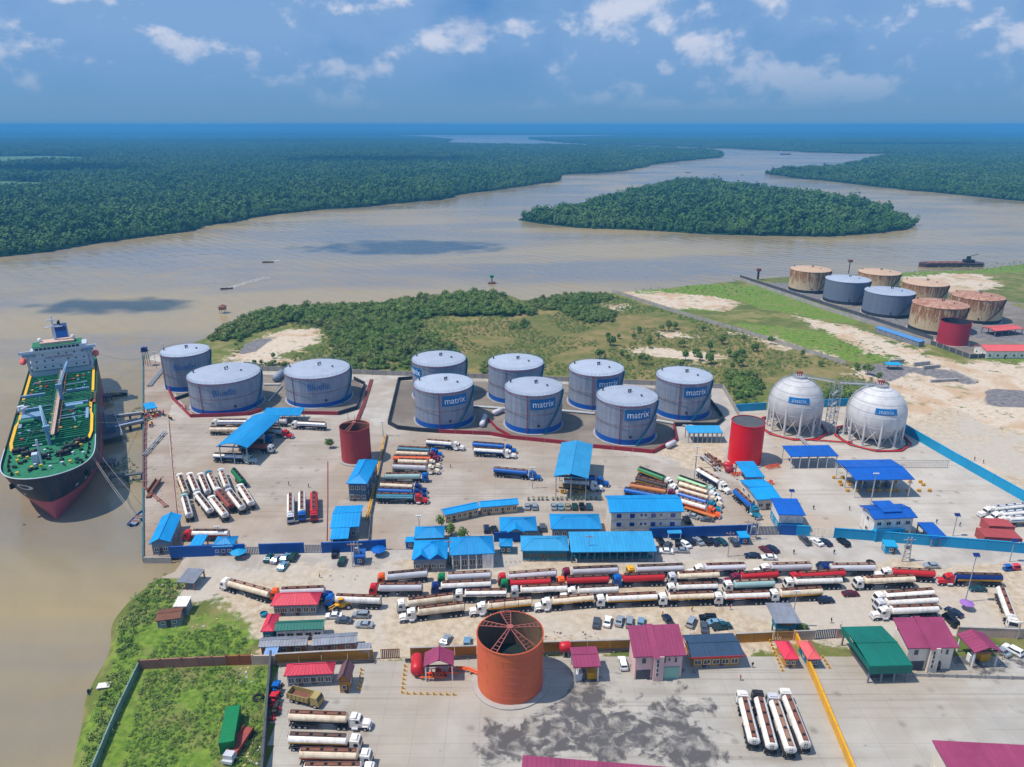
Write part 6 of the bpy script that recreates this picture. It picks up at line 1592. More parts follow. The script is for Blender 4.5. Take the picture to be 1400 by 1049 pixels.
fms = cached(('bws',), lambda: MB().box(-.4, .4, -.08, .01, -.08, .85).mesh('window', white)); pms = cached(('bwt',), lambda: MB().box(-.32, .32, -.13, -.081, 0, .75).mesh('pane', navyg))
for z_ in (.9, 3.8, 6.8):
 for s, big_ in ((.11, 1), (.30, 1), (.43, 0), (.49, 0), (.60, 1), (.71, 0), (.88, 1)):
  w_ = ob('window', fmw if big_ else fms, t, (.7 + (W_ - 1.4) * s, .7, z_ + (0 if big_ else .5))); ob('pane', pmw if big_ else pms, w_)
for z_ in (3.05, 6.0): part('floor_band', MB().box(.66, W_ - .66, .64, .699, z_, z_ + .14), conc, t)
for s in (.2, .36, .66, .8): part('downpipe', MB().cyl((.7 + (W_ - 1.4) * s, .58, .1), (.7 + (W_ - 1.4) * s, .58, 9), .06, n=6), white, t)
for k in range(6): ob('air_conditioner', cached(('ac',), lambda: MB().box(-.4, .4, -.35, 0, 0, .55).mesh('air_conditioner', silver)), t, (.7 + (W_ - 1.4) * (.16 + .13 * k), .69, 3.3 + 2.9 * (k % 2)))
porch(t, W_ * .78, W_ * .97, 1.8, 2.6, roof_blue2, white, .4, 2)
t, W_, D_ = BD('low_office', 'west half of the long bent tan building with azure roof', 'low building', (608, 704.5), (656.5, 694.2), (603.4, 696), 3.4, 'gable', .9, .5, wtan, roof_blue, (6, (1.2,), 1.1, 1.1), (.25, .75), side_win=0)
t, W_, D_ = BD('low_office', 'east half of the long bent tan building, nearest the parked cars', 'low building', (656.8, 694.0), (709.7, 689.4), (656, 685.2), 3.4, 'gable', .9, .5, wtan, roof_blue, (6, (1.2,), 1.1, 1.1), (.2, .6), side_win=0)
def island(label, cx, cy, n, group, L_=2.2):
 p = G(cx, cy); p.z = 0; t = thing('loading_pump', label, 'loading equipment', p, 0, group)
 return t
def gantry_gear(t, W_, D_, rows, cols, h, mat=yellow):
 """loading platform with risers and arms under a gantry roof; parts of the gantry"""
 for r_ in range(rows):
  y = D_ * (r_ + .5) / rows
  part('platform', MB().box(1.5, W_ - 1.5, y - .6, y + .6, 2.3, 2.4), dark, t)
  rl = MB()
  for s in (-.6, .6): rail(rl, [(1.5 + (W_ - 3) * k / 6, y + s, 2.4) for k in range(7)], 1.0, w=.07)
  part('platform_railing', rl, mat, t)
  for c_ in range(cols):
   x = 1.5 + (W_ - 3) * (c_ + .5) / cols
   ob('loading_arm', cached(('arm', mat.name), lambda: MB().cyl((0, 0, 0), (0, 0, 4.4), .13, n=8).cyl((0, 0, 4.4), (.2, -1.6, 4.2), .09, n=6).cyl((.2, -1.6, 4.2), (.2, -1.6, 3.7), .07, n=6).box(-.35, .35, -.35, .35, .3, 1.3).mesh('loading_arm', mat)), t, (x, y, 0))
t, W_, D_ = BD('loading_gantry', 'blue gable roofed loading gantry with yellow arms beside the sixth matrix tank', 'loading gantry', (757, 651), (804.5, 654.4), (767.4, 605), 9, 'gableY', 1.3, .8, pipe_grey, roof_blue2, open_=True, cols=3)
gantry_gear(t, W_, D_, 3, 3, 9)
def bollard(mat=yellow, h=1.0): return cached(('bol', mat.name, h), lambda: MB().cyl((0, 0, 0), (0, 0, h), .13, n=8).mesh('post', mat))
for k in range(8):
 p = G(761 + k * 6, 672.5 + (k % 2) * 2); t_ = thing('bollard', f'{ordw(k)} thick yellow guard bollard from the west at the mouth of the gable roofed gantry', 'bollard', (p.x, p.y, 0), 0, 'yellow bollards before the gable roofed gantry'); ob('post', cached(('bolb',), lambda: MB().cyl((0, 0, 0), (0, 0, 1.2), .32, n=10).cyl((0, 0, 1.2), (0, 0, 1.3), .2, n=10).mesh('post', yellow)), t_)
t, W_, D_ = BD('loading_gantry', 'long azure barrel roofed gantry in the yard of the blue lettered tanks', 'loading gantry', (295.5, 610.5), (338, 612.5), (339, 568), 7.5, 'barrel', 1.5, .8, pipe_grey, roof_blue, open_=True, cols=3)
gantry_gear(t, W_, D_, 3, 2, 7.5, dark)
BD('pump_shelter', 'narrow blue shed roof along the crimson bund above the gantry', 'shed', (357, 568.5), (410, 568), (361, 559), 4, 'mono', .5, .4, pipe_grey, roof_blue, open_=True, cols=6)
t, W_, D_ = BD('guard_house', 'blue gabled house on the quay corner by the street', 'house', (203, 744), (232.5, 741), (211.5, 707.5), 4.2, 'gableY', 1.4, .6, wgrey, roof_blue, (2, (1.2,), 1.1, 1.0), (.5,))
BD('small_shed', 'small azure flat roof left of the red tanker by the wall', 'shed', (258, 747), (275.5, 746.5), (261.5, 733), 3.2, 'mono', .4, .3, wgrey, roof_blue, open_=True, cols=3)
BD('gate_house', 'azure hip roofed hut behind the deep blue wall at the quay end', 'hut', (289, 748), (318.5, 747), (294, 734), 3.4, 'hip', 1.5, .4, wtan, roof_blue, (3, (1.2,), .9, .9), (.5,))
t, W_, D_ = BD('staff_house', 'slate blue two storey house with white windows before the dull red tank', 'house', (473, 661), (501.8, 661.5), (488.5, 629), 7.2, 'hip', 2.0, .6, wslate, roof_blue, (3, (1.2, 4.6), 1.2, 1.3), (.3,), side_win=3)
t, W_, D_ = BD('control_house', 'azure roofed low house with a lower front wing beside the blue wall annex', 'house', (451, 722), (491, 720), (460, 692), 4.6, 'gable', 1.2, .6, wgrey, roof_blue, (3, (1.4,), 1.2, 1.2), (.5,))
porch(t, .6, W_ * .68, 5.0, 3.6, roof_blue, wgrey, .9, 3)
part('porch_wall', MB().box(1.2, W_ * .6, -4.4, -.2, 0, 2.9), wslate, t)
t, W_, D_ = BD('canteen', 'six sided azure roof at the west end of the roof cluster', 'house', (565.7, 736.5), (607.3, 735.2), (569, 720), 3.6, 'hip', 1.7, .5, wgrey, roof_blue, (4, (1.2,), 1.0, 1.0), (.5,))
t, W_, D_ = BD('clinic', 'azure house with two peaked front gables in the roof cluster', 'house', (562.7, 765.3), (611.4, 764.0), (565, 739), 4.4, 'hip', 2.2, .5, wgrey, roof_blue, (4, (1.2,), 1.2, 1.2), (.5,))
front_gable(t, W_ * .27, W_ * .42, 4.4, 1.7, .3, D_ * .35, roof_blue, roof_deep); front_gable(t, W_ * .73, W_ * .42, 4.4, 1.7, .3, D_ * .35, roof_blue, roof_deep)
t, W_, D_ = BD('reception_hall', 'tall hipped azure hall with a columned veranda', 'house', (614.9, 759.5), (676.6, 756.5), (618, 735), 5.0, 'hip', 2.9, .6, wgrey, roof_blue, (5, (1.1,), 1.5, 1.8), (.2,))
for k in range(6): ob('veranda_column', cached(('vc',), lambda: MB().cyl((0, 0, 0), (0, 0, 4.9), .2, n=10).mesh('veranda_column', white)), t, (.8 + (W_ - 1.6) * k / 5, .25, 0))
part('white_room', MB().box(W_ * .72, W_ * .97, .1, .58, 0, 4.85), white, t)
BD('kiosk', 'tiny teal walled kiosk with a rounded azure roof', 'kiosk', (682.3, 747), (700.8, 747), (682.5, 736.5), 3.0, 'hip', .8, .35, wteal, roof_blue, (2, (1.1,), .8, .9), (.5,))
t, W_, D_ = BD('security_house', 'azure hipped house with a front gable south of the bent tan building', 'house', (683.4, 726.5), (735, 725.5), (683.6, 707), 3.7, 'hip', 1.7, .6, wgrey, roof_blue, (5, (1.2,), 1.1, 1.1), (.6,))
front_gable(t, W_ * .42, W_ * .45, 3.7, 1.3, 1.0, D_ * .35, roof_blue, wgrey)
BD('store_house', 'azure hipped house beside the three storey office', 'house', (753, 723.4), (823.3, 723.4), (750.6, 702.5), 3.7, 'hip', 1.9, .6, wgrey, roof_blue, (6, (1.2,), 1.1, 1.1), (.4, .7))
BD('shop_house', 'teal walled house with an azure hipped roof facing the street', 'shop', (712, 753), (778.3, 753), (712, 732.5), 3.9, 'hip', 1.6, .6, wteal, roof_blue2, (6, (1.0,), 1.8, 1.6), (.48,), frame=wteal)
t, W_, D_ = BD('market_stalls', 'very long pale azure roof over open street stalls', 'market shelter', (780.5, 755), (898.3, 754), (775, 733), 3.9, 'mono', 1.5, .4, wslate, roof_blue2, open_=True, cols=12)
part('back_wall', MB().box(.4, W_ - .4, D_ - .7, D_ - .45, 0, 3.8), wslate, t)
for k in range(11): part('partition', MB().box(.45 + (W_ - .9) * (k + .5) / 11 - .06, .45 + (W_ - .9) * (k + .5) / 11 + .06, D_ * .45, D_ - .71, 0, 2.4), wteal, t)
for k in range(14): ob('counter', cached(('cnt',), lambda: MB().box(-.9, .9, -.3, .3, 0, .95).mesh('counter', wteal)), t, (1.8 + (W_ - 3.4) * k / 13, D_ * .3, 0))
BD('pump_shed', 'pump shed with light and dark blue roof sheets behind the crimson bund corner', 'shed', (941, 592), (988.5, 592), (934, 583.5), 4.6, 'mono', .6, .4, pipe_grey, roof_blue2, open_=True, cols=8)
t, W_, D_ = BD('filling_canopy', 'blue flat canopy on white posts below the first gas sphere', 'canopy', (1081.4, 624.5), (1147, 623.5), (1069, 611), 5.2, 'mono', .5, .5, white, roof_deep, open_=True, cols=6)
t, W_, D_ = BD('loading_canopy', 'largest cobalt canopy with yellow barriers beneath', 'canopy', (1170, 656.5), (1251, 655.3), (1151.4, 629), 7.2, 'gable', .9, .8, white, roof_deep, open_=True, cols=4)
for k in range(4): part('dispenser', MB().box(W_ * (.2 + .2 * k) - .5, W_ * (.2 + .2 * k) + .5, D_ * .45, D_ * .6, 0, 1.9), wgrey, t)
for j, (yy, xs_) in enumerate(((654.5, (1140, 1151.5)), (660.6, (1148, 1160, 1176, 1200, 1212, 1226, 1244, 1258)), (664.5, (1150, 1162, 1180, 1196, 1206, 1220, 1262)), (672.5, (1158.5, 1171, 1188, 1194, 1202, 1213.5, 1221, 1228, 1241, 1256, 1270.5)))):
 for i_, xx in enumerate(xs_):
  p = G(xx, yy); t_ = thing('guard_barrier', f'{ordw(i_)} round yellow guard barrier from the west, {["back", "second", "third", "front"][j]} line of the cobalt canopy', 'guard barrier', (p.x, p.y, 0), 0, f'yellow guard barriers, {["back", "second", "third", "front"][j]} line')
  ob('hoop', cached(('gb',), lambda: MB().cyl((-.55, 0, 0), (-.55, 0, .9), .14, n=8).cyl((.55, 0, 0), (.55, 0, .9), .14, n=8).cyl((-.6, 0, .95), (.6, 0, .95), .24, n=8).cyl((0, 0, .3), (0, 0, .9), .4, n=10).mesh('hoop', yellow)), t_)
t, W_, D_ = BD('gas_office', 'blue and white two storey office with a balcony and cobalt roof', 'office building', (1195.5, 710), (1255, 707.5), (1189, 690.5), 7.4, 'gable', 1.0, .8, white, roof_deep, (4, (1.2, 4.6), 1.3, 1.2), (.3,))
part('balcony', MB().box(.5, W_ * .7, -1.2, .78, 3.3, 3.5).box(.5, W_ * .7, -1.2, -1.1, 3.5, 4.4), sky_blue, t); part('blue_band', MB().box(.75, W_ - .75, .72, .79, 0, 1.0), sky_blue, t)
for k in range(4): ob('pillar', cached(('pil',), lambda: MB().box(-.25, .25, -.25, .25, 0, 3.3).mesh('pillar', sky_blue)), t, (.9 + (W_ * .7 - 1.4) * k / 3, -.9, 0))
part('roof_step', MB().box(W_ * .3, W_ * .72, D_ * .25, D_ + .5, 8.1, 8.5), roof_deep, t)
BD('lean_to', 'bright cobalt lean to roof beside the blue and white office', 'shed', (1274.3, 736), (1297, 735.8), (1263, 716), 3.2, 'mono', .5, .3, wgrey, roof_deep, open_=True, cols=3)
BD('canopy', 'blue square roof at the foot of the bright red tank', 'canopy', (1020, 652.5), (1046, 652), (1014, 632.5), 5, 'mono', .5, .4, wgrey, roof_blue, open_=True, cols=3)
t, W_, D_ = BD('workshop', 'cream walled workshop with azure roof by the long blue tanker', 'workshop', (1035, 683.5), (1069, 681.8), (1021.5, 656), 4.2, 'gable', .9, .5, wcream, roof_blue, (3, (1.2,), 1.4, 1.2), (.5,))
t, W_, D_ = BD('gate_office', 'cobalt roofed gate office with a light blue lower floor', 'office building', (1064.5, 703.5), (1102, 704.5), (1059.5, 684), 6.4, 'mono', .8, .5, white, roof_deep, (3, (1.2,), 1.1, 1.1), (.4,), lower=(3.2, sky_blue))
BD('shelter', 'blue shelter roof on the quay above the coloured valves', 'shelter', (200, 560), (215, 557), (199, 552.5), 4, 'mono', .4, .3, pipe_grey, roof_blue, open_=True, cols=3)
t, W_, D_ = BD('green_hall', 'green roofed hall with sheet edges hanging down in front', 'hall', (1189.5, 911), (1248, 909.5), (1156.5, 857), 5.2, 'gable', .8, .5, wgrey, roof_green, open_=True, cols=4, rib=.9)
part('front_skirt', MB().box(-.05, W_ + .05, -.1, -.03, 3.0, 5.1).box(-.1, -.03, 0, D_, 3.9, 5.1), roof_green, t)
part('yard_box', MB().box(1.5, W_ - 2, 2, D_ - 3, 0, 2.2), conc_d, t)
def two_step_house(label, fl, fr, bl, wm_, low_m, step_s):
 t, W_, D_ = BD('two_storey_house', label, 'house', fl, fr, bl, 7.0, 'mono', 2.6, .7, wm_, roof_mag, None, (.75,), rib=.8)
 s0 = W_ * step_s
 mb = MB(); a, b = Vector((s0, -.7, 6.92)), Vector((s0 + W_ * .12, -.7, 6.92)); c_, d_ = Vector((s0 + W_ * .12, D_, 9.95)), Vector((s0, D_, 9.95)); mb.add([a, b, c_, d_], [(0, 1, 2, 3)])
 ribs(mb, a, b, c_, d_, .8); part('raised_roof', mb, roof_mag, t)
 part('stair_bay', MB().box(s0 + .4, s0 + W_ * .12 + 1.2, -.25, .69, 0, 6.9), wm_, t)
 for s, z_, w_, h2 in ((.16, 4.6, .5, 1.3), (.2, 4.6, .5, 1.3), (.62, 4.6, .6, 1.3), (.72, 5.0, .5, .8), (.86, 4.6, .6, 1.3), (.62, 1.4, .6, 1.3), (.68, 1.4, .6, 1.3), (.74, 1.4, .6, 1.3)):
  wf = ob('window', cached(('hw', w_, h2), lambda: MB().box(-w_ / 2 - .08, w_ / 2 + .08, -.08, .01, -.08, h2 + .08).mesh('window', white)), t, (.7 + (W_ - 1.4) * s, .69, z_)); ob('pane', cached(('hp', w_, h2), lambda: MB().box(-w_ / 2, w_ / 2, -.12, -.081, 0, h2).mesh('pane', GL)), wf)
 for z_ in (1.6, 2.9, 4.2, 5.3):
  wf = ob('window', cached(('hw', .45, .9), lambda: MB().box(-.3, .3, -.08, .01, -.08, .98).mesh('window', white)), t, (s0 + W_ * .1, -.25, z_)); ob('pane', cached(('hp', .45, .9), lambda: MB().box(-.225, .225, -.12, -.081, 0, .9).mesh('pane', GL)), wf)
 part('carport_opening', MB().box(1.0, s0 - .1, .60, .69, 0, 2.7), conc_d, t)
 if low_m: part('lower_room', MB().box(W_ * .56, W_ * .9, .45, .689, 0, 3.3), low_m, t)
 return t
two_step_house('pale pink two storey house with mint lower room and magenta roof', (866.3, 898.5), (939, 896), (863, 867.5), wpink, wmint, .36)
two_step_house('cream pink two storey house with magenta roof beside the green hall', (1241.4, 886.5), (1312, 885.5), (1223, 856.5), wcream, None, .42)
t, W_, D_ = BD('pump_house', 'open shelter with a gabled magenta roof and yellow machine inside', 'shelter', (1333, 892.5), (1371, 891), (1316.5, 866.5), 4.8, 'gableY', 1.3, .6, white, roof_mag, open_=True, cols=2, rib=.9)
part('generator', MB().box(W_ * .55, W_ * .9, 2.2, 5.5, .2, 2.2).cyl((W_ * .8, 3, 2.2), (W_ * .8, 3, 2.9), .12, n=8), yellow, t); part('switch_box', MB().box(W_ * .15, W_ * .35, 2.2, 3.4, 0, 2.0), white, t)
BD('small_kiosk', 'red roofed kiosk with mustard walls left of the slanting yellow wall', 'kiosk', (1072.9, 901.5), (1093.2, 901.2), (1066, 876.5), 3.0, 'hip', 1.1, .5, mustard, roof_red, (2, (1.1,), .8, .9), (.5,), rib=.8)
BD('small_kiosk', 'red roofed kiosk with teal walls right of the slanting yellow wall', 'kiosk', (1104.5, 901.5), (1123.3, 901.2), (1096.5, 876.5), 3.0, 'hip', 1.1, .5, wteal, roof_pink, (2, (1.1,), .8, .9), (.5,), rib=.8)
BD('staff_canteen', 'slate blue roofed canteen with mustard walls and red fascia', 'canteen', (945.5, 899), (1018, 896), (937, 868), 3.8, 'gable', .8, .8, mustard, roof_slate, (5, (1.0,), 1.5, 1.2), (.25, .62), trim=redp, rib=.9)
t, W_, D_ = BD('machine_shed', 'magenta roofed shed sheltering blue drums and a yellow generator', 'shed', (784, 912.7), (821.5, 911.2), (779.6, 885), 4.6, 'gable', .7, .5, white, roof_mag, open_=True, cols=2, rib=.9)
part('generator', MB().box(W_ * .55, W_ * .9, .9, 3.2, .2, 2.0), yellow, t); part('cabinet', MB().box(W_ * .1, W_ * .35, .8, 2.4, 0, 1.9), silver, t)
BD('forecourt_hall', 'magenta roof edge reaching in at the bottom of the picture', 'hall', (706, 1120), (985, 1145), (705.8, 1035), 6.5, 'mono', .6, .5, wcream, roof_mag, (6, (1.5,), 1.5, 1.5), None, rib=.9)
BD('forecourt_hall', 'magenta roof corner at the lower east corner of the picture', 'hall', (1322, 1095), (1480, 1104), (1291, 1015), 7.5, 'mono', .4, .5, wcream, roof_mag, (4, (1.5,), 1.5, 1.5), None, rib=.9)
t, W_, D_ = BD('fire_pump_house', 'magenta gabled shelter over red fire pumps', 'shelter', (579, 911.5), (620.3, 910), (583, 892), 4.6, 'gableY', 1.7, .4, white, roof_mag, open_=True, cols=2, rib=.8)
for k in range(4): ob('fire_pump', cached(('fp',), lambda: MB().box(-.6, .6, -.4, .4, 0, .3).cyl((-.5, 0, .7), (.4, 0, .7), .38, n=10).cyl((.4, 0, .7), (.9, 0, .7), .18, n=8).cyl((0, 0, .9), (0, 0, 1.7), .12, n=8).mesh('fire_pump', redp)), t, (1.6 + k * 1.5, 2.2 + (k % 2) * 1.2, 0))
t_ = thing('pipe_manifold', 'red pipe manifold with many branches before the fire pumps', 'pipe manifold', G(592, 924)); mb = MB(); mb.cyl((-5, 0, .8), (6, 0, .8), .2, n=8).cyl((-3, -1.4, .8), (3, -1.4, .8), .16, n=8)
for k in range(7): mb.cyl((-2.4 + k * .8, -1.9, .8), (-2.4 + k * .8, .4, .8), .09, n=6).cyl((-2.4 + k * .8, -.7, .8), (-2.4 + k * .8, -.7, 1.3), .16, n=8)
for k in range(4): mb.box(-4.5 + 3 * k, -4.3 + 3 * k, -.1, .1, 0, .6)
part('header_pipe', mb, orange, t_)
BD('long_quarters', 'coral roofed long house in the forecourt corner', 'low building', (387.5, 924.3), (455.7, 921), (383.5, 908.5), 3.6, 'hip', 1.5, .6, wgrey, roof_red, (6, (1.0,), 1.2, 1.3), (.3, .6), rib=.9)
BD('guard_post', 'brown gabled guard post with a mustard front', 'guard post', (459.8, 931.5), (478.5, 931.5), (463.5, 909.5), 3.8, 'gableY', 1.8, .5, mustard, roof_brown, (1, (1.2,), .8, .9), (.72,), rib=.8)
BD('street_house', 'coral hipped house with pale pilasters behind the wheel loader', 'low building', (369.4, 828.3), (434.5, 826.5), (372.5, 811.5), 3.6, 'hip', 1.9, .6, wgrey, roof_red, (6, (1.0,), 1.2, 1.3), (.2, .55), rib=.9, frame=wcream)
BD('corner_house', 'small coral hipped house with teal walls next to the green roof', 'hut', (355.9, 863.5), (373.6, 863), (361.5, 840.5), 3.6, 'hip', 1.3, .4, wteal, roof_red, (1, (1.2,), .8, .9), (.5,), rib=.8)
BD('shop_row', 'green roofed row of shops with white fronts', 'shop', (374.4, 862.8), (441.5, 860), (375.5, 849.5), 3.4, 'gable', .9, .4, white, roof_green, (5, (1.0,), 1.5, 1.2), (.5, .72), rib=.8)
BD('wooden_shop', 'zinc roofed shop with an orange wooden front', 'shack', (352.7, 885), (418.8, 882.3), (354, 871.5), 3.0, 'gable', .6, .5, wood, roof_grey, (3, (1.0,), 1.3, 1.0), (.3, .7), rib=.7)
BD('wooden_shop', 'patched zinc roofed shop with weathered plank walls', 'shack', (425.4, 883), (487, 878.8), (422.5, 868.5), 3.0, 'gable', .6, .5, wbrown, roof_grey, (3, (1.0,), 1.1, 1.0), (.4,), rib=.7)
BD('awning', 'small pale blue awning beside the orange wooden front', 'awning', (359.7, 896.8), (377.6, 896.3), (361.5, 886), 2.5, 'mono', .3, .2, pipe_grey, paint('pale_blue_sheet', (122, 158, 206), .5, 0, .2), open_=True, cols=2, rib=.7)
BD('awning', 'small grey awning at the east end of the zinc roofed shops', 'awning', (486.8, 891.3), (505, 891.3), (488.5, 880.5), 2.5, 'mono', .3, .2, pipe_grey, roof_grey, open_=True, cols=2, rib=.7)
BD('river_shack', 'pale sheet roofed shack near the river grass', 'shack', (240.8, 796), (264.8, 797.5), (253.5, 778), 2.5, 'mono', .4, .3, wbrown, roof_grey, open_=True, cols=3, rib=.7)
BD('river_shack', 'rusty sheet roofed shack among the grass by the river', 'shack', (212, 849.5), (246.5, 845), (216, 834), 2.5, 'gable', .5, .3, wgrey, rust, (2, (1.0,), .9, .8), (.5,), rib=.6)
BD('river_shack', 'white roofed lean to behind the rusty shack', 'shack', (236, 829.5), (254.5, 829), (238, 817), 2.9, 'mono', .3, .2, wgrey, white, (1, (1.0,), .9, .8), None, rib=.7)
BD('terminal_shed', 'faded red roofed open shed by the last rusted tank', 'shed', (1361.5, 452.8), (1400, 449.5), (1352.5, 446), 4, 'gable', .8, .5, wgrey, roof_pink, open_=True, cols=5)
BD('terminal_house', 'faded red gabled house with white gable inside the dark terminal fence', 'house', (1348.7, 480), (1440, 480), (1340.5, 471.5), 4.6, 'gable', 1.8, .6, white, roof_pink, (8, (1.2,), 1.2, 1.2), (.3,))
def strip(label, a, b, w, h, mat, wallm):
 A, B = G(*a, h), G(*b, h); A.z = B.z = 0; d = B - A; t = thing('long_shed', label, 'shed', A, atan2(d.y, d.x)); L_ = d.length
 part('wall', MB().box(.3, L_ - .3, .3, w - .3, 0, h), wallm, t); mb = MB(); mb.add([(0, 0, h + .02), (L_, 0, h + .02), (L_, w, h + .6), (0, w, h + .6)], [(0, 1, 2, 3)]).add([(0, 0, h - .1), (L_, 0, h - .1), (L_, 0, h + .02), (0, 0, h + .02)], [(0, 1, 2, 3)]); part('roof', mb, mat, t)
 pane_set(None, 0, Vector((.3, .3, 0)), L_ - .6, (1.2,), 8, 1.2, 1.0, None, white, t)
strip('long light blue roofed shed lying against the terminal fence', (1196, 448), (1257, 468), 4.5, 3.0, paint('faded_blue_roof', (78, 136, 192), .5, 0, .3), wgrey)
for lb, fl, fr, bl, h_, rm_, wm_ in (('blue walled annex projecting from the deep blue wall', (483, 762), (499, 761), (483.5, 752), 3.0, wall_blue, wall_blue), ('blue guard hut with a lamp post beside it', (1012, 735.5), (1026, 735), (1008, 727.5), 2.8, roof_blue, wall_blue),
                                     ('light blue meter booth in front of the long light blue wall', (1211, 747), (1228.5, 748), (1209, 739), 2.8, sky_blue, sky_blue), ('small azure booth at the tanker entrance', (553.5, 741), (567.5, 741), (554, 735), 2.8, roof_blue, wall_blue)):
 BD('annex', lb, 'booth', fl, fr, bl, h_, 'mono', .3, .2, wm_, rm_, (1, (1.1,), .9, .9), (.75,), rib=None)
# ================================================================ THE SHIP AND THE JETTY
DK = 14.0
bow = G(66, 716, WZ); st_ = G(86, 511, DK)
ax_b = G(63, 656, DK)
axis = Vector((ax_b.x - st_.x, ax_b.y - st_.y, 0)); LEN_ACC = axis.length; axis.normalize()
side = Vector((axis.y, -axis.x, 0))           # starboard/port: +side
rz = atan2(axis.y, axis.x)
HB = 14.0; BACK = 38.0; LS = LEN_ACC + BACK
orgS = Vector((st_.x, st_.y, 0)) - axis * BACK
ship = thing('oil_tanker', 'black and red hulled oil tanker with green deck moored at the jetty', 'ship', Vector((orgS.x, orgS.y, 0)), rz)
hull_black = paint('hull_black', (32, 36, 46), .5, 0, .6, (92, 72, 64), .6, streak=.15); hull_red = paint('hull_red', (182, 84, 94), .6, 0, .7, (128, 66, 66), .4, streak=.25)
deck_g = paint('deck_green', (30, 122, 82), .7, 0, .75, (20, 66, 56), .5); deck_d = paint('deck_dark_green', (12, 72, 56), .6, 0, .3, (10, 50, 44), .3)
deck_y = paint('deck_yellow', (236, 184, 24), .5, 0, .3, (190, 140, 30), .4); ship_w = paint('ship_white', (196, 206, 220), .4, 0, .2, (160, 160, 160), .3); ship_b = paint('ship_pale_blue', (120, 156, 186), .4, 0, .3)
NZ = [WZ - 1.2, WZ + .3, 2.0, 5.6, 5.62, 9.8, DK + .9]
def hb(x, z):
 f = (z - WZ) / (DK - WZ)
 s = LS - x
 rk = 1.5 * (1 - f) if f < 1 else 0         # raked stem
 fwd = s - rk
 if fwd <= 0: w = 0.0
 else:
  k = min(1, fwd / (30 + 26 * (1 - f)))
  w = HB * (1 - (1 - k) ** (1.7 + 2.4 * f)) ** (1 / (1.02 + .78 * f))
 if x < 22: w = min(w, HB * (0.62 + .38 * (x / 22) ** .5) * (1 if f > .5 else .6 + .4 * min(1, x / 22 + f)))
 return w
xs_ = list(np.linspace(0, LS - 34, 16)) + list(LS - 34 + 34 * (1 - (1 - np.linspace(0.04, 1, 22)) ** 1.7))
mb = MB(); rows_ = []
for x in xs_:
 rows_.append([(x, z) for z in NZ])
for sgn in (-1, 1):
 idx_ = []
 for x in xs_:
  r_ = []
  for z in NZ:
   f = (z - WZ) / (DK - WZ); xx = min(x, LS - 1.5 * max(0, 1 - f)); r_.append(len(mb.v)); mb.v.append((xx, sgn * hb(xx, z), z))
  idx_.append(r_)
 for a in range(len(xs_) - 1):
  for k in range(len(NZ) - 1):
   mb.f.append((idx_[a][k], idx_[a + 1][k], idx_[a + 1][k + 1], idx_[a][k + 1]) if sgn < 0 else (idx_[a][k + 1], idx_[a + 1][k + 1], idx_[a + 1][k], idx_[a][k])); mb.m.append(0 if k < 3 else 1); mb.sm.append(True)
tr = [(0, s * hb(0, z), z) for s in (-1, 1) for z in NZ]; nz = len(NZ)
for k in range(nz - 1): mb.add([tr[k], tr[k + 1], tr[nz + k + 1], tr[nz + k]], [(0, 1, 2, 3)], 0 if k < 3 else 1)
part('hull', mb, [hull_red, hull_black], ship)
mb = MB()
for a, b in zip(xs_, xs_[1:]): mb.add([(a, -hb(a, DK) + .15, DK), (b, -hb(b, DK) + .15, DK), (b, hb(b, DK) - .15, DK), (a, hb(a, DK) - .15, DK)], [(0, 1, 2, 3)])
part('deck', mb, deck_g, ship)
bw = MB()                                        # bulwark top rail, white at the bow
for sgn in (-1, 1):
 pts = [(x, sgn * (hb(x, DK + .9)), DK + .95) for x in xs_ if x > LS - 33]; bw.path(pts, .16, 6)
part('bulwark_rail', bw, ship_w, ship)
rl = MB()
for sgn in (-1, 1): rail(rl, [(x, sgn * (HB - .35), DK) for x in np.linspace(24, LS - 34, 34)], 1.2, w=.09)
part('deck_railing', rl, deck_d, ship)
x_a = BACK                                       # front face of the accommodation
fr_me = cached(('fr',), lambda: MB().box(-.18, .18, -11.9, -2.2, 0, .75).mesh('deck_frame', deck_g)); fr_m2 = cached(('fr2',), lambda: MB().box(-.18, .18, 2.2, 12.0, 0, .75).mesh('deck_frame', deck_g))
for k in range(40):
 x = x_a + 3 + k * (LS - 33 - x_a) / 40
 ob('deck_frame', fr_me, ship, (x, 0, DK)); ob('deck_frame', fr_m2, ship, (x, 0, DK))
for sgn in (-1, 1):
 mb = MB(); pts = [(x_a - 3, 12.6), (x_a + 46, 12.6), (x_a + 50, 12.0), (x_a + 62, 12.0), (x_a + 66, 12.6), (x_a + 84, 12.6), (x_a + 90, 11.9), (LS - 29, 11.7)]
 pts = [(x, y) for x, y in pts if x <= LS - 28]
 for (a, ya), (b, yb) in zip(pts, pts[1:]): mb.add([(a, sgn * (ya - .5), DK + .9), (b, sgn * (yb - .5), DK + .9), (b, sgn * (yb + .5), DK + .9), (a, sgn * (ya + .5), DK + .9)], [(0, 1, 2, 3)]).add([(a, sgn * (ya - .5), DK), (b, sgn * (yb - .5), DK), (b, sgn * (yb - .5), DK + .9), (a, sgn * (ya - .5), DK + .9)], [(0, 1, 2, 3)])
 part('yellow_walkway', mb, deck_y, ship)
for k, (y, r_, mt) in enumerate(((-1.6, .28, deck_d), (-1.0, .28, deck_g), (-.3, .22, ship_b), (.4, .28, deck_g), (1.1, .3, deck_d), (1.8, .24, rust))):
 part('deck_pipe', MB().cyl((x_a + 3, y, DK + 1.1), (LS - 36 - 2 * (k % 3), y, DK + 1.1), r_, n=8), mt, ship)
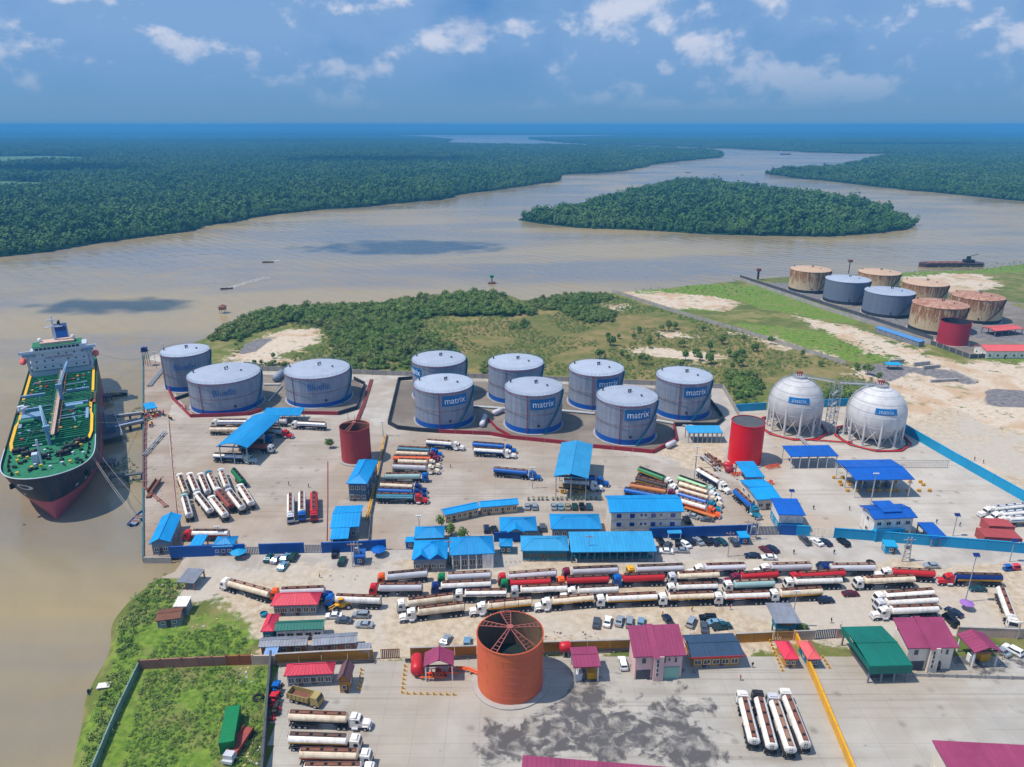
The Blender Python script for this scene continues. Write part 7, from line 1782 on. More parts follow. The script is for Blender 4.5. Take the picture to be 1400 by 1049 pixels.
cwk = MB(); cwk.box(x_a + 1, LS - 35, -.1, 1.0, DK + 2.3, DK + 2.4); rail(cwk, [(x, -.1, DK + 2.4) for x in np.linspace(x_a + 1, LS - 35, 30)], 1, w=.07); rail(cwk, [(x, 1.0, DK + 2.4) for x in np.linspace(x_a + 1, LS - 35, 30)], 1, w=.07)
part('catwalk', cwk, wpeach, ship)
for k in range(14): ob('pipe_stand', cached(('pst',), lambda: MB().box(-.15, .15, -2.3, 2.3, 0, .8).box(-.1, .1, -.1, .1, .8, 2.3).mesh('pipe_stand', deck_d)), ship, (x_a + 6 + k * (LS - 46 - x_a) / 14, 0, DK))
r3 = random.Random(8)
for k in range(44):
 x = x_a + 6 + r3.random() * (LS - 44 - x_a); s = r3.choice((-1, 1)); y1_ = r3.uniform(5, 11.5)
 part('branch_pipe', MB().cyl((x, s * 1.8, DK + 1.1), (x, s * y1_, DK + 1.1), .2, n=6).cyl((x, s * y1_, DK + 1.1), (x + r3.uniform(-7, 7), s * (y1_ + .5), DK + 1.0), .2, n=6), r3.choice((deck_g, deck_d, ship_b)), ship)
for k in range(60):
 x = x_a + 6 + r3.random() * (LS - 44 - x_a); y = r3.uniform(-11, 11)
 ob('valve', cached(('vlv', k % 4), lambda: MB().cyl((0, 0, 0), (0, 0, 1.2), .3, n=8).cyl((0, 0, 1.2), (0, 0, 1.35), .55, n=10).mesh('valve', (deck_g, ship_b, redp, yellow)[k % 4])), ship, (x, y, DK))
for k in range(12):
 x = x_a + 8 + k * (LS - 50 - x_a) / 12
 for s in (-1, 1): ob('tank_hatch', cached(('th',), lambda: MB().cyl((0, 0, 0), (0, 0, .9), .7, n=12).cyl((0, 0, .9), (0, 0, 1.05), .85, n=12).mesh('tank_hatch', deck_g)), ship, (x, s * 8.5, DK))
xm = x_a + (LS - x_a) * .36
for s in (-1, 1):
 mf = MB()
 for k in range(6): mf.cyl((xm - 5 + k * 2, s * 2, DK + 1.9), (xm - 5 + k * 2, s * 13.2, DK + 1.9), .22, n=8).cyl((xm - 5 + k * 2, s * 13.2, DK + 1.9), (xm - 5 + k * 2, s * 13.5, DK + 1.9), .5, n=10)
 part('manifold', mf, deck_g, ship)
 part('drip_tray', MB().box(xm - 7, xm + 7, s * 12.8 - 1, s * 12.8 + 1, DK + .5, DK + .9), paint('brown_tray', (150, 84, 70), .7), ship)
 for dx_ in (-9, 9): part('ship_davit', MB().box(xm + dx_ - .5, xm + dx_ + .5, s * 8 - 5, s * 8 + 3.4, DK + 1.6, DK + 2.6), ship_b, ship)
 part('gangway', MB().box(xm + 11, xm + 27, s * 11.0 - .5, s * 11.0 + .5, DK + 1.0, DK + 1.5), ship_b, ship)
def crane(x, y, h, L_, yaw, el, mat, w=.9):
 t_ = ob('deck_crane', MB().cyl((0, 0, 0), (0, 0, h), w, n=14).cyl((0, 0, h), (0, 0, h + 1.6), w * 1.3, n=14).mesh('deck_crane', mat), ship, (x, y, DK), yaw)
 d = Vector((cos(el), 0, sin(el))); mb = MB(); p0 = Vector((.4, 0, h + 1.2)); p1 = p0 + d * L_
 mb.box(0, 0, 0, 0, 0, 0); n_ = Vector((-d.z, 0, d.x))
 for s in (-.45, .45): mb.cyl(p0 + Vector((0, s, 0)), p1 + Vector((0, s * .4, 0)), .28, n=6)
 mb.cyl(p0 + n_ * .8, p1, .16, n=6)
 for u_ in range(8): q_ = p0.lerp(p1, (u_ + .5) / 8); mb.cyl(q_ + Vector((0, -.45, 0)), q_ + Vector((0, .45, 0)), .1, n=4, sm=False)
 part('boom', mb, mat, t_); part('crane_cab', MB().box(-1.6, -.2, -1.1, 1.1, h + .3, h + 2.2), mat, t_)
crane(xm - 1, 1.6, 6, 22, pi - .12, radians(10), ship_b, .8)
crane(LS - 31, -.5, 5.5, 11, pi + .15, radians(28), ship_b, .6)
crane(x_a + 58, -10.5, 3.5, 9, .4, radians(22), ship_w, .45)
xf = x_a + (LS - x_a) * .5
part('deck_house', MB().box(xf - 3, xf + 3, -11, -4.5, DK, DK + 2.6), ship_b, ship); part('deck_tank', MB().cyl((xf + 4.8, -11.5, DK + 1.4), (xf + 4.8, -6.5, DK + 1.4), 1.3, n=14), deck_g, ship)
part('deck_house', MB().box(xf - 9, xf - 5, 3.5, 9.5, DK, DK + 2.4), ship_b, ship); part('deck_tank', MB().cyl((xf - 3.4, 6.8, DK + 1.4), (xf - 3.4, 11.5, DK + 1.4), 1.2, n=14), deck_g, ship)
for k, (dx_, y) in enumerate(((-24, -6.5), (-24, 6.5), (-19, -2.5), (-19, 4.0), (-28, -9.5), (-28, 9.0))):
 ob('winch', cached(('win',), lambda: MB().box(-1.2, 1.2, -1.9, 1.9, 0, .5).cyl((0, -1.9, 1.2), (0, 1.9, 1.2), .75, n=12).cyl((0, -.3, 1.2), (0, .3, 1.2), 1.15, n=14).box(-1.1, -.5, 1.9, 2.9, 0, 1.7).mesh('winch', dark)), ship, (LS + dx_, y, DK))
for k in range(10):
 a = -1 + 2 * (k % 2); x = LS - 9 - 3.0 * (k // 2) * 1.3; ob('bollard_pair', cached(('bp',), lambda: MB().box(-.9, .9, -.4, .4, 0, .2).cyl((-.5, 0, .2), (-.5, 0, 1.0), .28, n=8).cyl((.5, 0, .2), (.5, 0, 1.0), .28, n=8).mesh('bollard_pair', black)), ship, (x, a * (hb(x, DK) - 2.0), DK))
for k in range(46):
 x = LS - 8 - r3.random() * 22; y = r3.uniform(-1, 1) * max(1, hb(x, DK) - 3); ob('deck_fitting', cached(('dfit', k % 5), lambda: ((MB().cyl((0, 0, 0), (0, 0, .9), .3, n=8).cyl((0, 0, .9), (0, 0, 1.1), .5, n=8)) if k % 2 else MB().box(-.6, .6, -.4, .4, 0, .8)).mesh('deck_fitting', (deck_d, ship_w, black, deck_y, deck_g)[k % 5])), ship, (x, y, DK), k)
for s in (-1, 1): part('anchor_chain', MB().path([(LS - 19, s * 3.2, DK + .9), (LS - 12, s * 4.0, DK + .3), (LS - 8.5, s * 5.2, DK + .1)], .22, 6), black, ship)
part('foremast', MB().cyl((LS - 14, -2, DK), (LS - 14, -2, DK + 9), .35, n=10).box(LS - 14.3, LS - 13.7, -3.4, -.6, DK + 7, DK + 7.2), ship_w, ship)
part('fore_store', MB().box(LS - 17, LS - 14.5, -4.5, -2.8, DK, DK + 3.6), ship_w, ship)
part('breakwater', MB().box(LS - 32, LS - 31.7, -11, 11, DK, DK + 1.6), deck_g, ship)
def hull_pt(x, z, sgn, off=.06): return Vector((x, sgn * (hb(x, z) + off), z))
eb = MB(); n_ = 24; zc_ = DK - 2.6; xc_ = LS - 3.4; cc_ = hull_pt(xc_, zc_, -1, .1)
def on_hull(a_, r1, r2):
 x = xc_ + r1 * cos(a_); z = zc_ + r2 * sin(a_); return hull_pt(x, z, -1, .12)
ring_o = [on_hull(2 * pi * i / n_, 1.9, 1.1) for i in range(n_)]; ring_i = [on_hull(2 * pi * i / n_, 1.3, .68) for i in range(n_)]
eb.add(ring_o + ring_i, [(i, (i + 1) % n_, n_ + (i + 1) % n_, n_ + i) for i in range(n_)], 0)
part('bow_emblem', eb, ship_w, ship)
for sgn in (-1, 1):
 for x, z in ((LS - 6.5, 7.6), (LS - 11, 7.5), (LS - 16, 7.7)):
  part('hull_mark', MB().add([hull_pt(x - .5, z - .35, sgn, .1), hull_pt(x + .5, z - .35, sgn, .1), hull_pt(x + .5, z + .35, sgn, .1), hull_pt(x - .5, z + .35, sgn, .1)], [(0, 1, 2, 3)]), ship_w, ship)
 part('anchor', MB().box(-.9, .9, -.25, .25, -.9, .9), black, ship, loc=hull_pt(LS - 9, 10.2, sgn, .25), rz=sgn * .9)
AC = [(x_a - 16, x_a, 11.5, DK, DK + 11.5)]
hs = MB(); hs.box(x_a - 16, x_a, -11.2, 11.2, DK + 2.6, DK + 11.0).box(x_a - 18, x_a - .4, -12.6, 12.6, DK, DK + 2.55); part('deckhouse', hs, ship_w, ship)
for z_ in (DK + 2.55, DK + 5.4, DK + 8.3): part('deck_edge', MB().box(x_a - 16.4, x_a + .25, -11.6, 11.6, z_, z_ + .14), deck_g if z_ < DK + 3 else ship_w, ship)
br = MB(); br.box(x_a - 8, x_a + .6, -9.4, 9.4, DK + 11.0, DK + 13.7).box(x_a - 4.5, x_a + .4, -HB - 1.2, HB + 1.2, DK + 10.9, DK + 11.1)
for s in (-1, 1): br.box(x_a + .2, x_a + .42, min(s * 9.4, s * (HB + 1.2)), max(s * 9.4, s * (HB + 1.2)), DK + 11.1, DK + 12.2)
part('bridge', br, ship_w, ship)
part('bridge_front', MB().box(x_a + .3, x_a + .5, -HB, -9.5, DK + 9.6, DK + 11.0).box(x_a + .3, x_a + .5, 9.5, HB, DK + 9.6, DK + 11.0), ship_b, ship)
for k in range(11): ob('bridge_window', cached(('bwn',), lambda: MB().box(.6, .66, -.62, .62, 0, 1.0).mesh('bridge_window', GL)), ship, (x_a, -8 + 1.6 * k, DK + 12.2))
part('bridge_roof', MB().box(x_a - 8.4, x_a + .9, -9.8, 9.8, DK + 13.71, DK + 13.9), deck_g, ship)
part('bridge_top', MB().box(x_a - 7.5, x_a - 1, -6.5, 7.0, DK + 13.91, DK + 15.0), wpeach, ship)
pm_ = cached(('port',), lambda: MB().box(0, .05, -.35, .35, -.35, .35).mesh('window', GL))
for r_, z_ in enumerate((DK + 4.1, DK + 6.9, DK + 9.7)):
 for k in range(7):
  if (k + r_) % 5 != 4: ob('window', pm_, ship, (x_a + .01, -9.3 + 3.1 * k + (r_ % 2) * .3, z_))
V_, F_ = txt('NO SMOKING', 1.7)
part('lettering', MB().add([(x_a + .08 + v.z, v.x, DK + 8.3 + v.y) for v in V_], F_), crimson, ship)
fn = MB(); fn.box(x_a - 27, x_a - 20, -2.4, 3.4, DK + 2, DK + 17.5); part('funnel', fn, navy, ship); part('funnel_band', MB().box(x_a - 27.05, x_a - 19.95, -2.45, 3.45, DK + 12.2, DK + 15.4), blue, ship)
for k in range(3): part('exhaust', MB().cyl((x_a - 25 + k * 1.8, .5, DK + 17.5), (x_a - 25 + k * 1.8, .5, DK + 19.6), .5, n=10), black, ship)
part('engine_casing', MB().box(x_a - 32, x_a - 19, -7, 7, DK, DK + 7), ship_w, ship)
ms = MB(); ms.cyl((x_a - 6, -.5, DK + 15), (x_a - 6, -.5, DK + 26), .55, r1=.3, n=10); ms.box(x_a - 6.4, x_a - 5.6, -4, 3, DK + 20.6, DK + 20.9).box(x_a - 6.2, x_a - 5.8, -3, 2, DK + 23.4, DK + 23.7); part('radar_mast', ms, ship_w, ship)
for z_, w_ in ((DK + 21.3, 2.6), (DK + 24.2, 1.8)): part('radar_scanner', MB().box(x_a - 5.6, x_a - 5.2, -.5 - w_, -.5 + w_, z_, z_ + .35), white, ship)
for y in (-6.5, 6.5): part('antenna_dome', MB().lathe([(.02, 1.9), (.7, 1.6), (1, .9), (.8, .2), (.3, 0), (.3, -1.2)], 14, 0, True, (x_a - 4, y, DK + 15.0)), white, ship)
lb = cached(('lb',), lambda: MB().lathe([(.05, -3.6), (.9, -2.8), (1.35, -1.2), (1.4, 1.2), (.9, 2.8), (.05, 3.6)], 12).mesh('lifeboat', paint('lifeboat_coral', (226, 98, 92), .4, 0, .1)))
for s in (-1, 1):
 o_ = ob('lifeboat', lb, ship, (x_a - 3.5, s * 14.4, DK + 7.0)); o_.rotation_euler = (0, pi / 2, 0)
 part('davit', MB().box(x_a - 9, x_a - 8.6, s * 12.4 - .6, s * 12.4 + .6, DK + 2.5, DK + 9.2).box(x_a - 2.4, x_a - 2.0, s * 12.4 - .6, s * 12.4 + .6, DK + 2.5, DK + 9.2).box(x_a - 9.2, x_a - 1.8, s * 12.2 - .8, s * 12.2 + .9, DK + 5.2, DK + 5.5), ship_w, ship)
SM = Matrix.Translation((orgS.x, orgS.y, 0)) @ Matrix.Rotation(rz, 4, 'Z')
def sp(x, y, z): return SM @ Vector((x, y, z))
rope = paint('mooring_rope', (170, 160, 150), .8, 0, .2)
def line(label, a, b, sag, r_=.07):
 t_ = thing('mooring_line', label, 'mooring line', a, 0, 'mooring lines of the ship'); mb = MB(); n_ = 14
 pts = [(a.lerp(b, k / n_) - a) - Vector((0, 0, sag * 4 * (k / n_) * (1 - k / n_))) for k in range(n_ + 1)]
 mb.path(pts, r_, 5); part('rope', mb, rope, t_)
q1 = G(194, 697, .5)
line('mooring line from the bow to the quay, upper one', sp(LS - 20, hb(LS - 20, DK), DK + .3), G(196, 690, .4), 1.5)
line('mooring line from the bow to the quay, lower one', sp(LS - 12, hb(LS - 12, DK), DK + .3), G(196, 720, .4), 1.8)
line('mooring line from the bow shoulder to the quay edge', sp(LS - 13, hb(LS - 13, DK), DK + .3), G(196, 717, .4), 1.4)
line('mooring line from the stern to the far quay corner', sp(6, HB - 2, DK), G(197, 490, .5), 2.0)
line('mooring line from midships over the small launch', sp(xm + 30, HB, DK), G(196, 566, .5), 1.5)
jm = paint('jetty_concrete', (96, 100, 108), .85, 0, .5, (66, 66, 66), .3, bump=.2)
def trestle(label, a, b, w, z, pr=None, piles=True):
 A, B = G(*a, z), G(*b, z); A.z = B.z = 0; d = B - A; L_ = d.length; t_ = thing('jetty', label, 'jetty', A, atan2(d.y, d.x), 'jetty trestles')
 n_ = max(1, int(L_ / 5))
 for k in range(n_): ob('deck_slab', cached(('jd', round(L_ / n_, 1), w), lambda: MB().box(.06, round(L_ / n_, 1) - .06, -w / 2, w / 2, 0, .5).mesh('deck_slab', jm)), t_, (L_ * k / n_, 0, z - .5))
 for k in range(n_ + 1):
  for s in (-1, 1): ob('pile', cached(('pl', z), lambda: MB().cyl((0, 0, -5), (0, 0, z - .45), .35, n=10).mesh('pile', jm)), t_, (min(L_ - .4, L_ * k / n_ + .4), s * (w / 2 - .4), 0))
 for k in range(pr or 0): part('pipe', MB().cyl((0, -w / 2 + .6 + .7 * k, z + .5), (L_, -w / 2 + .6 + .7 * k, z + .5), .25, n=8), (pipe_grey, silver, tank_base)[k % 3], t_)
 rl_ = MB(); rail(rl_, [(L_ * i / 8, w / 2 - .1, z) for i in range(9)], 1.1, w=.08); part('railing', rl_, silver, t_)
 return t_
trestle('upper jetty trestle carrying pipes out to the ship platform', (156, 569), (195, 564), 3.2, 1.4, 2)
trestle('lower jetty trestle carrying three pipes to the ship platform', (156, 584), (195, 575), 4.0, 1.4, 3)
trestle('narrow jetty walkway beside the water hyacinth', (148, 652), (195, 646), 1.6, 1.0)
pa = G(146, 583, 1.6); tp_ = thing('ship_platform', 'breasting platform with loading arms beside the ship', 'jetty platform', (pa.x, pa.y, 0), rz + .1)
part('deck_slab', MB().box(-14, 14, -4.5, 4.5, 1.1, 1.7), jm, tp_)
for x in (-12, -4, 4, 12):
 for y in (-3.6, 3.6): part('pile', MB().cyl((x, y, -5), (x, y, 1.1), .45, n=10), jm, tp_)
for x in (-9, 0, 9): part('fender', MB().cyl((x, -4.9, -1), (x, -4.9, 2), .5, n=10), black, tp_)
for x in (-5, -1.5, 2): part('loading_arm', MB().cyl((x, 0, 1.7), (x, 0, 8.5), .25, n=8).cyl((x, 0, 8.5), (x + .3, -4.5, 11), .18, n=8).cyl((x + .3, -4.5, 11), (x + .3, -6, 8), .15, n=8), ship_b, tp_)
rl_ = MB(); rail(rl_, [(-14 + 28 * i / 10, 4.4, 1.7) for i in range(11)], 1.1, w=.08); part('railing', rl_, silver, tp_)
part('control_cabin', MB().box(6, 9, -.5, 2.5, 1.7, 4.2), wslate, tp_)
for k, (x, y) in enumerate(((147, 548), (150, 640))):
 p = G(x, y, WZ); t_ = thing('mooring_dolphin', ['mooring dolphin beside the black launch', 'mooring dolphin at the end of the narrow walkway'][k], 'mooring dolphin', (p.x, p.y, 0)); part('cap', MB().box(-2, 2, -2, 2, .6, 1.4), jm, t_)
 for a in (-1.3, 1.3):
  for b in (-1.3, 1.3): part('pile', MB().cyl((a, b, -5), (a, b, .6), .35, n=8), jm, t_)
def boat(label, x, y, deg, L_, hull_c, cab_c=None, name='motor_boat', cat='boat', roof=None):
 p = G(x, y, WZ); t_ = thing(name, label, cat, (p.x, p.y, WZ), radians(deg)); w = L_ * .15; n_ = 9
 mb = MB(); lo, hi = [], []
 for i in range(n_):
  s = i / (n_ - 1); k = math.sqrt(max(0, 1 - max(0, (s - .45) / .55) ** 2)); lo.append((L_ * (s - .5), w * k * .7, -.3)); hi.append((L_ * (s - .5), w * k, .75 + .35 * s * s))
 for sg in (-1, 1):
  A_ = [(x_, y_ * sg, z_) for x_, y_, z_ in lo]; B_ = [(x_, y_ * sg, z_) for x_, y_, z_ in hi]; mb.add(A_ + B_, [(i, i + 1, n_ + i + 1, n_ + i) for i in range(n_ - 1)])
 mb.add([(-L_ / 2, -w * .7, -.3), (-L_ / 2, w * .7, -.3), (-L_ / 2, w, .75), (-L_ / 2, -w, .75)], [(0, 1, 2, 3)]); part('hull', mb, hull_c, t_)
 dk = MB(); dk.add([(x_, y_, .35) for x_, y_, z_ in hi] + [(x_, -y_, .35) for x_, y_, z_ in hi][::-1], [tuple(range(2 * n_))]); part('deck', dk, wgrey, t_)
 for k in range(3): part('bench', MB().box(-L_ * .25 + k * L_ * .16, -L_ * .25 + k * L_ * .16 + .35, -w * .8, w * .8, .6, .68), wood, t_)
 part('outboard_motor', MB().box(-L_ / 2 - .5, -L_ / 2 - .05, -.25, .25, -.2, 1.2), black, t_)
 if cab_c: part('cabin', MB().box(-L_ * .2, L_ * .12, -w * .7, w * .7, .36, 1.9), cab_c, t_); part('cabin_roof', MB().box(-L_ * .24, L_ * .16, -w * .85, w * .85, 1.9, 2.0), roof or white, t_)
 return t_
boat('bright blue boat moored at the quay edge', 190.5, 709, 88, 10, blue, None)
boat('black launch with a pale cabin lying between ship and quay', 158, 541, 5, 11, black, wtan, 'launch', 'launch', wtan)
boat('dark speedboat trailing a long white wake', 309.5, 395.5, 205, 9, dark)
boat('dark speedboat with a short wake farther out on the river', 366, 359, 195, 10, dark)
boat('small dark boat off the tip of the wooded bank', 940.5, 236, 180, 16, dark, dark)
boat('tiny skiff east of the dark boat off the wooded bank', 977, 239, 170, 9, dark)
boat('tiny skiff near the middle of the far reach', 1015, 239.5, 190, 8, dark)
boat('weathered boat pulled up at the overgrown bank', 146, 946, 10, 7, wgrey, wgrey)
foam = paint('wake_foam', (208, 200, 190), .7, 0, .3)
for lab, pts, w_ in (('white wake of the nearer speedboat', [(312, 395), (322, 391), (335, 387), (350, 383), (366, 379)], 2.2), ('white wake of the farther speedboat', [(368, 358.6), (374, 357), (382, 355.5)], 1.8)):
 w = [G(x, y, WZ) for x, y in pts]; o0 = w[0]; mb = MB(); r4 = random.Random(4)
 for a, b in zip(w, w[1:]):
  for k in range(10):
   p = a.lerp(b, (k + r4.random()) / 10) - o0; n_ = Vector((-(b - a).y, (b - a).x, 0)).normalized()
   for s in (-1, 1):
    off = n_ * (s * w_ * (.5 + (p.length / 90))) * r4.uniform(.5, 1.3); q_ = p + off; l_ = r4.uniform(.8, 2.6); u_ = (b - a).normalized()
    mb.add([q_ - u_ * l_ + Vector((0, 0, .03)), q_ + n_ * .35 + Vector((0, 0, .1)), q_ + u_ * l_ + Vector((0, 0, .03)), q_ - n_ * .35 + Vector((0, 0, .06))], [(0, 1, 2, 3)])
 o_ = ob('boat_wake', mb.mesh('boat_wake', foam), None, o0); o_['kind'] = 'stuff'; o_['label'] = lab; o_['category'] = 'wake'
p = G(305, 428, WZ); t_ = thing('fishing_hut', 'small fishing hut on stilts in the river', 'hut', p)
for a in (-1.6, 1.6):
 for b in (-1.6, 1.6): part('stilt', MB().cyl((a, b, -2), (a, b, 2.5), .15, n=6), dark, t_)
part('hut_wall', MB().box(-2, 2, -2, 2, 2.5, 4.6), wbrown, t_); part('roof', MB().add([(-2.6, -2.6, 4.5), (2.6, -2.6, 4.5), (2.6, 2.6, 4.5), (-2.6, 2.6, 4.5), (0, 0, 6.2)], [(0, 1, 4), (1, 2, 4), (2, 3, 4), (3, 0, 4)]), rust, t_)
p = G(672.5, 388, WZ); t_ = thing('river_beacon', 'dark beacon with a green top standing in the river', 'beacon', p)
part('base', MB().box(-3, 3, -2, 2, -1, 1.2), rust, t_); part('post', MB().cyl((0, 0, 1.2), (0, 0, 5), .4, n=8), dark, t_); part('lantern', MB().cyl((0, 0, 5), (0, 0, 7), 1.6, n=10), green, t_)
p = G(1300, 364, WZ); t_ = thing('barge', 'long rusty brown barge lying at the far shore', 'barge', (p.x, p.y, WZ), radians(3)); part('hull', MB().prism([(-27, -6), (27, -6), (31, 0), (27, 6), (-27, 6), (-31, 0)], -.5, 3.2), paint('barge_brown', (74, 54, 58), .7, 0, .4), t_)
part('deck_gear', MB().box(12, 20, -3, 3, 3.2, 6).box(14, 17, -1, 1, 6, 9).cyl((17, 0, 9), (24, 0, 11), .3, n=6), dark, t_)
for k in range(5): part('hatch_cover', MB().box(-24 + k * 7, -18.5 + k * 7, -4.5, 4.5, 3.2, 3.9), rust, t_)
p = G(1073, 211.5, WZ); t_ = thing('river_vessel', 'dark river vessel far up the reach', 'vessel', (p.x, p.y, WZ), 0); part('hull', MB().prism([(-22, -5), (20, -5), (28, 0), (20, 5), (-22, 5)], -.5, 4), navy, t_); part('superstructure', MB().box(-20, -10, -4, 4, 4, 11).box(-17, -12, -3, 3, 11, 14), ship_w, t_)
# ================================================================ SMALL THINGS
def lamp(label, x, y, ytop, kind='flood', mat=None, group='lamp posts'):
 b = G(x, y); v = (524.5 - ytop) / CAM_F; k = (-sin(CAM_P) + v * cos(CAM_P)) / (cos(CAM_P) + v * sin(CAM_P)); h = min(18, max(5, CAM_H + k * b.y)); m = mat or pipe_grey
 t = thing('lamp_post' if kind != 'pole' else 'utility_pole', label, 'lamp post' if kind != 'pole' else 'utility pole', b, 0, group)
 part('pole', MB().cyl((0, 0, 0), (0, 0, h), .16, .09, n=8), m, t)
 if kind == 'flood':
  part('bracket', MB().box(-.9, .9, -.07, .07, h - .1, h + .05), m, t)
  for s in (-.7, 0, .7): part('lamp', MB().box(s - .22, s + .22, -.35, .1, h + .05, h + .35), white, t)
 elif kind == 'solar':
  part('solar_panel', MB().add([(-.9, -.5, h), (.9, -.5, h), (.9, .5, h + .6), (-.9, .5, h + .6)], [(0, 1, 2, 3)]), navy, t); part('lamp', MB().cyl((0, 0, h - .6), (1.3, 0, h - .5), .06, n=5).box(1.1, 1.6, -.12, .12, h - .6, h - .45), white, t)
 else:
  part('crossarm', MB().box(-1.2, 1.2, -.08, .08, h - .8, h - .65), wood, t)
  for s in (-1.0, 0, 1.0): part('insulator', MB().cyl((s, 0, h - .65), (s, 0, h - .4), .07, n=6), white, t)
 return t
for a in (('floodlight post at the west corner of the azure roof cluster', 573.5, 728, 706, 'flood'), ('slim post in front of the long stall roof', 804.6, 763.5, 731, 'pole'), ('white post before the twin gabled house', 615, 772, 738, 'pole'),
          ('grey pole between the deep blue wall and the queue', 995, 761, 727, 'pole'), ('pole with crossarm at the blue guard hut', 1019.5, 741, 711, 'pole'), ('tall pole by the guard box above the forecourt', 1082, 858, 809, 'flood'),
          ('solar lamp above the purple umbrella', 1319.5, 823, 760, 'solar'), ('lamp post at the end of the light blue wall', 1380, 768, 740, 'solar'), ('lamp post in the slanting tanker rows', 949, 655, 624, 'flood'),
          ('orange lamp post near the containers', 1302.5, 733, 705, 'solar'), ('lamp post right of the green hall', 1390, 874, 858, 'flood'), ('pole beside the annex of the deep blue wall', 482.5, 775, 742, 'pole'),
          ('lamp post behind the red tanker on the quay side yard', 300, 740, 722, 'flood'), ('lamp post at the north end of the yellow pipes', 524, 596, 578, 'flood'), ('lamp post beside the dull red tank', 467, 604, 586, 'flood'),
          ('lamp post behind the cobalt canopy', 1190, 690, 648, 'flood'), ('lamp post before the filling canopy', 1080, 690, 672, 'solar'), ('mast at the far quay corner', 214, 504, 482, 'flood'),
          ('mast in the concrete strip west of the first tank', 226, 489, 470, 'flood'), ('post in the truck yard near the alone blue tanker', 728, 668, 640, 'flood'), ('post near the pump shed', 951, 640, 612, 'flood')): lamp(*a)
def pylon(label, x, y, ytop):
 b = G(x, y); v = (524.5 - ytop) / CAM_F; k = (-sin(CAM_P) + v * cos(CAM_P)) / (cos(CAM_P) + v * sin(CAM_P)); h = CAM_H + k * b.y
 t = thing('pylon', label, 'pylon', b); br = MB()
 for s in (-1, 1): part('leg', MB().cyl((s * 1.1, 0, 0), (s * .5, 0, h), .17, n=6), conc, t)
 for k in range(5): z0, z1 = h * (k + .3) / 6, h * (k + 1.1) / 6; w = 1.1 - .1 * k; br.cyl((-w, 0, z0), (w, 0, z1), .07, n=4, sm=False).cyl((-w, 0, z1), (w, 0, z1), .07, n=4, sm=False)
 br.box(-1.8, 1.8, -.1, .1, h - .9, h - .7); part('bracing', br, conc, t); part('transformer', MB().box(-.6, .6, .15, 1.2, h * .5, h * .5 + 1.1), pipe_grey, t)
pylon('twin legged pylon between the light blue wall and the street', 1238, 768, 735); pylon('twin legged pylon beside the blue wall annex', 488.5, 770, 741); pylon('pylon frame at the blue guard hut', 1029, 738, 713)
def umbrella(label, x, y, mat, r=1.7):
 b = G(x, y); t = thing('umbrella', label, 'umbrella', b, 0.3, 'street umbrellas'); part('pole', MB().cyl((0, 0, 0), (0, 0, 2.5), .04, n=6), silver, t)
 c = MB(); n = 8; rim = [(r * cos(2 * pi * i / n), r * sin(2 * pi * i / n), 2.0) for i in range(n)]
 for i in range(n): c.add([rim[i], rim[(i + 1) % n], (0, 0, 2.65)], [(0, 1, 2)]); c.add([rim[i], rim[(i + 1) % n], (rim[(i + 1) % n][0], rim[(i + 1) % n][1], 1.85), (rim[i][0], rim[i][1], 1.85)], [(0, 1, 2, 3)])
 part('canopy', c, mat, t)
purple = paint('lilac_cloth', (150, 104, 178), .8, 0, .1)
wall('kerb_fence', 'low pale fence with yellow kerb along the front of the green hall', 'fence', [(1186, 923), (1250, 925), (1420, 930)], .9, conc, .15, True, panel=3)
umbrella('lilac umbrella beside the solar lamp on the sandy street', 1320, 833, purple, 1.8); umbrella('royal blue umbrella by the tanker entrance', 518, 759, blue, 2.3); umbrella('blue umbrella at the grey sliding gate', 327, 762, sky_blue, 2.4)
def tricycle(label, x, y, mat, deg):
 b = G(x, y); t = thing('tricycle_taxi', label, 'tricycle taxi', b, radians(deg), 'tricycle taxis at the street end')
 part('body', MB().box(-1.2, .9, -.65, .65, .35, .95).box(.9, 1.4, -.3, .3, .35, 1.0), mat, t); part('roof', MB().box(-1.2, .8, -.68, .68, 1.75, 1.85), mat, t)
 for s in (-.6, .6):
  part('roof_post', MB().cyl((.75, s, .95), (.6, s, 1.75), .04, n=5).cyl((-1.1, s, .95), (-1.1, s, 1.75), .04, n=5), dark, t); part('wheel', MB().cyl((-.8, s - .08, .28), (-.8, s + .08, .28), .28, n=10), black, t)
 part('wheel', MB().cyl((1.2, -.07, .28), (1.2, .07, .28), .28, n=10), black, t); part('windscreen', MB().add([(.85, -.6, 1.0), (.85, .6, 1.0), (.68, .6, 1.7), (.68, -.6, 1.7)], [(0, 1, 2, 3)]), GL, t)
tricycle('blue tricycle taxi at the east end of the street', 1377, 780, blue, 10); tricycle('coral tricycle taxi at the east end of the street', 1388.5, 779, roof_red, 8)
def container(label, fl, fr, h, D_, mat, name='shipping_container'):
 A, B = G(*fl, h), G(*fr, h); A.z = B.z = 0; d = B - A; L_ = d.length; t = thing(name, label, 'container', A, atan2(d.y, d.x), None)
 mb = MB(); n = int(L_ / .5)
 for k in range(n): mb.box(L_ * k / n + (0 if k % 2 else .02), L_ * (k + 1) / n, .04 if k % 2 else 0, D_ - (.04 if k % 2 else 0), .15, h - .1)
 mb.box(-.02, L_ + .02, -.03, D_ + .03, h - .1, h).box(-.02, L_ + .02, -.03, D_ + .03, 0, .15)
 for k in range(n): mb.box(L_ * k / n, L_ * (k + .5) / n, .1, D_ - .1, h, h + .03)
 part('body', mb, mat, t)
 for s in (0, L_):
  for yy in (0, D_): part('corner_post', MB().box(s - .06, s + .06, yy - .06, yy + .06, 0, h + .04), mat, t)
 return t
cont_m = paint('container_red', (168, 72, 72), .6, 0, .5, (130, 56, 50), .5)
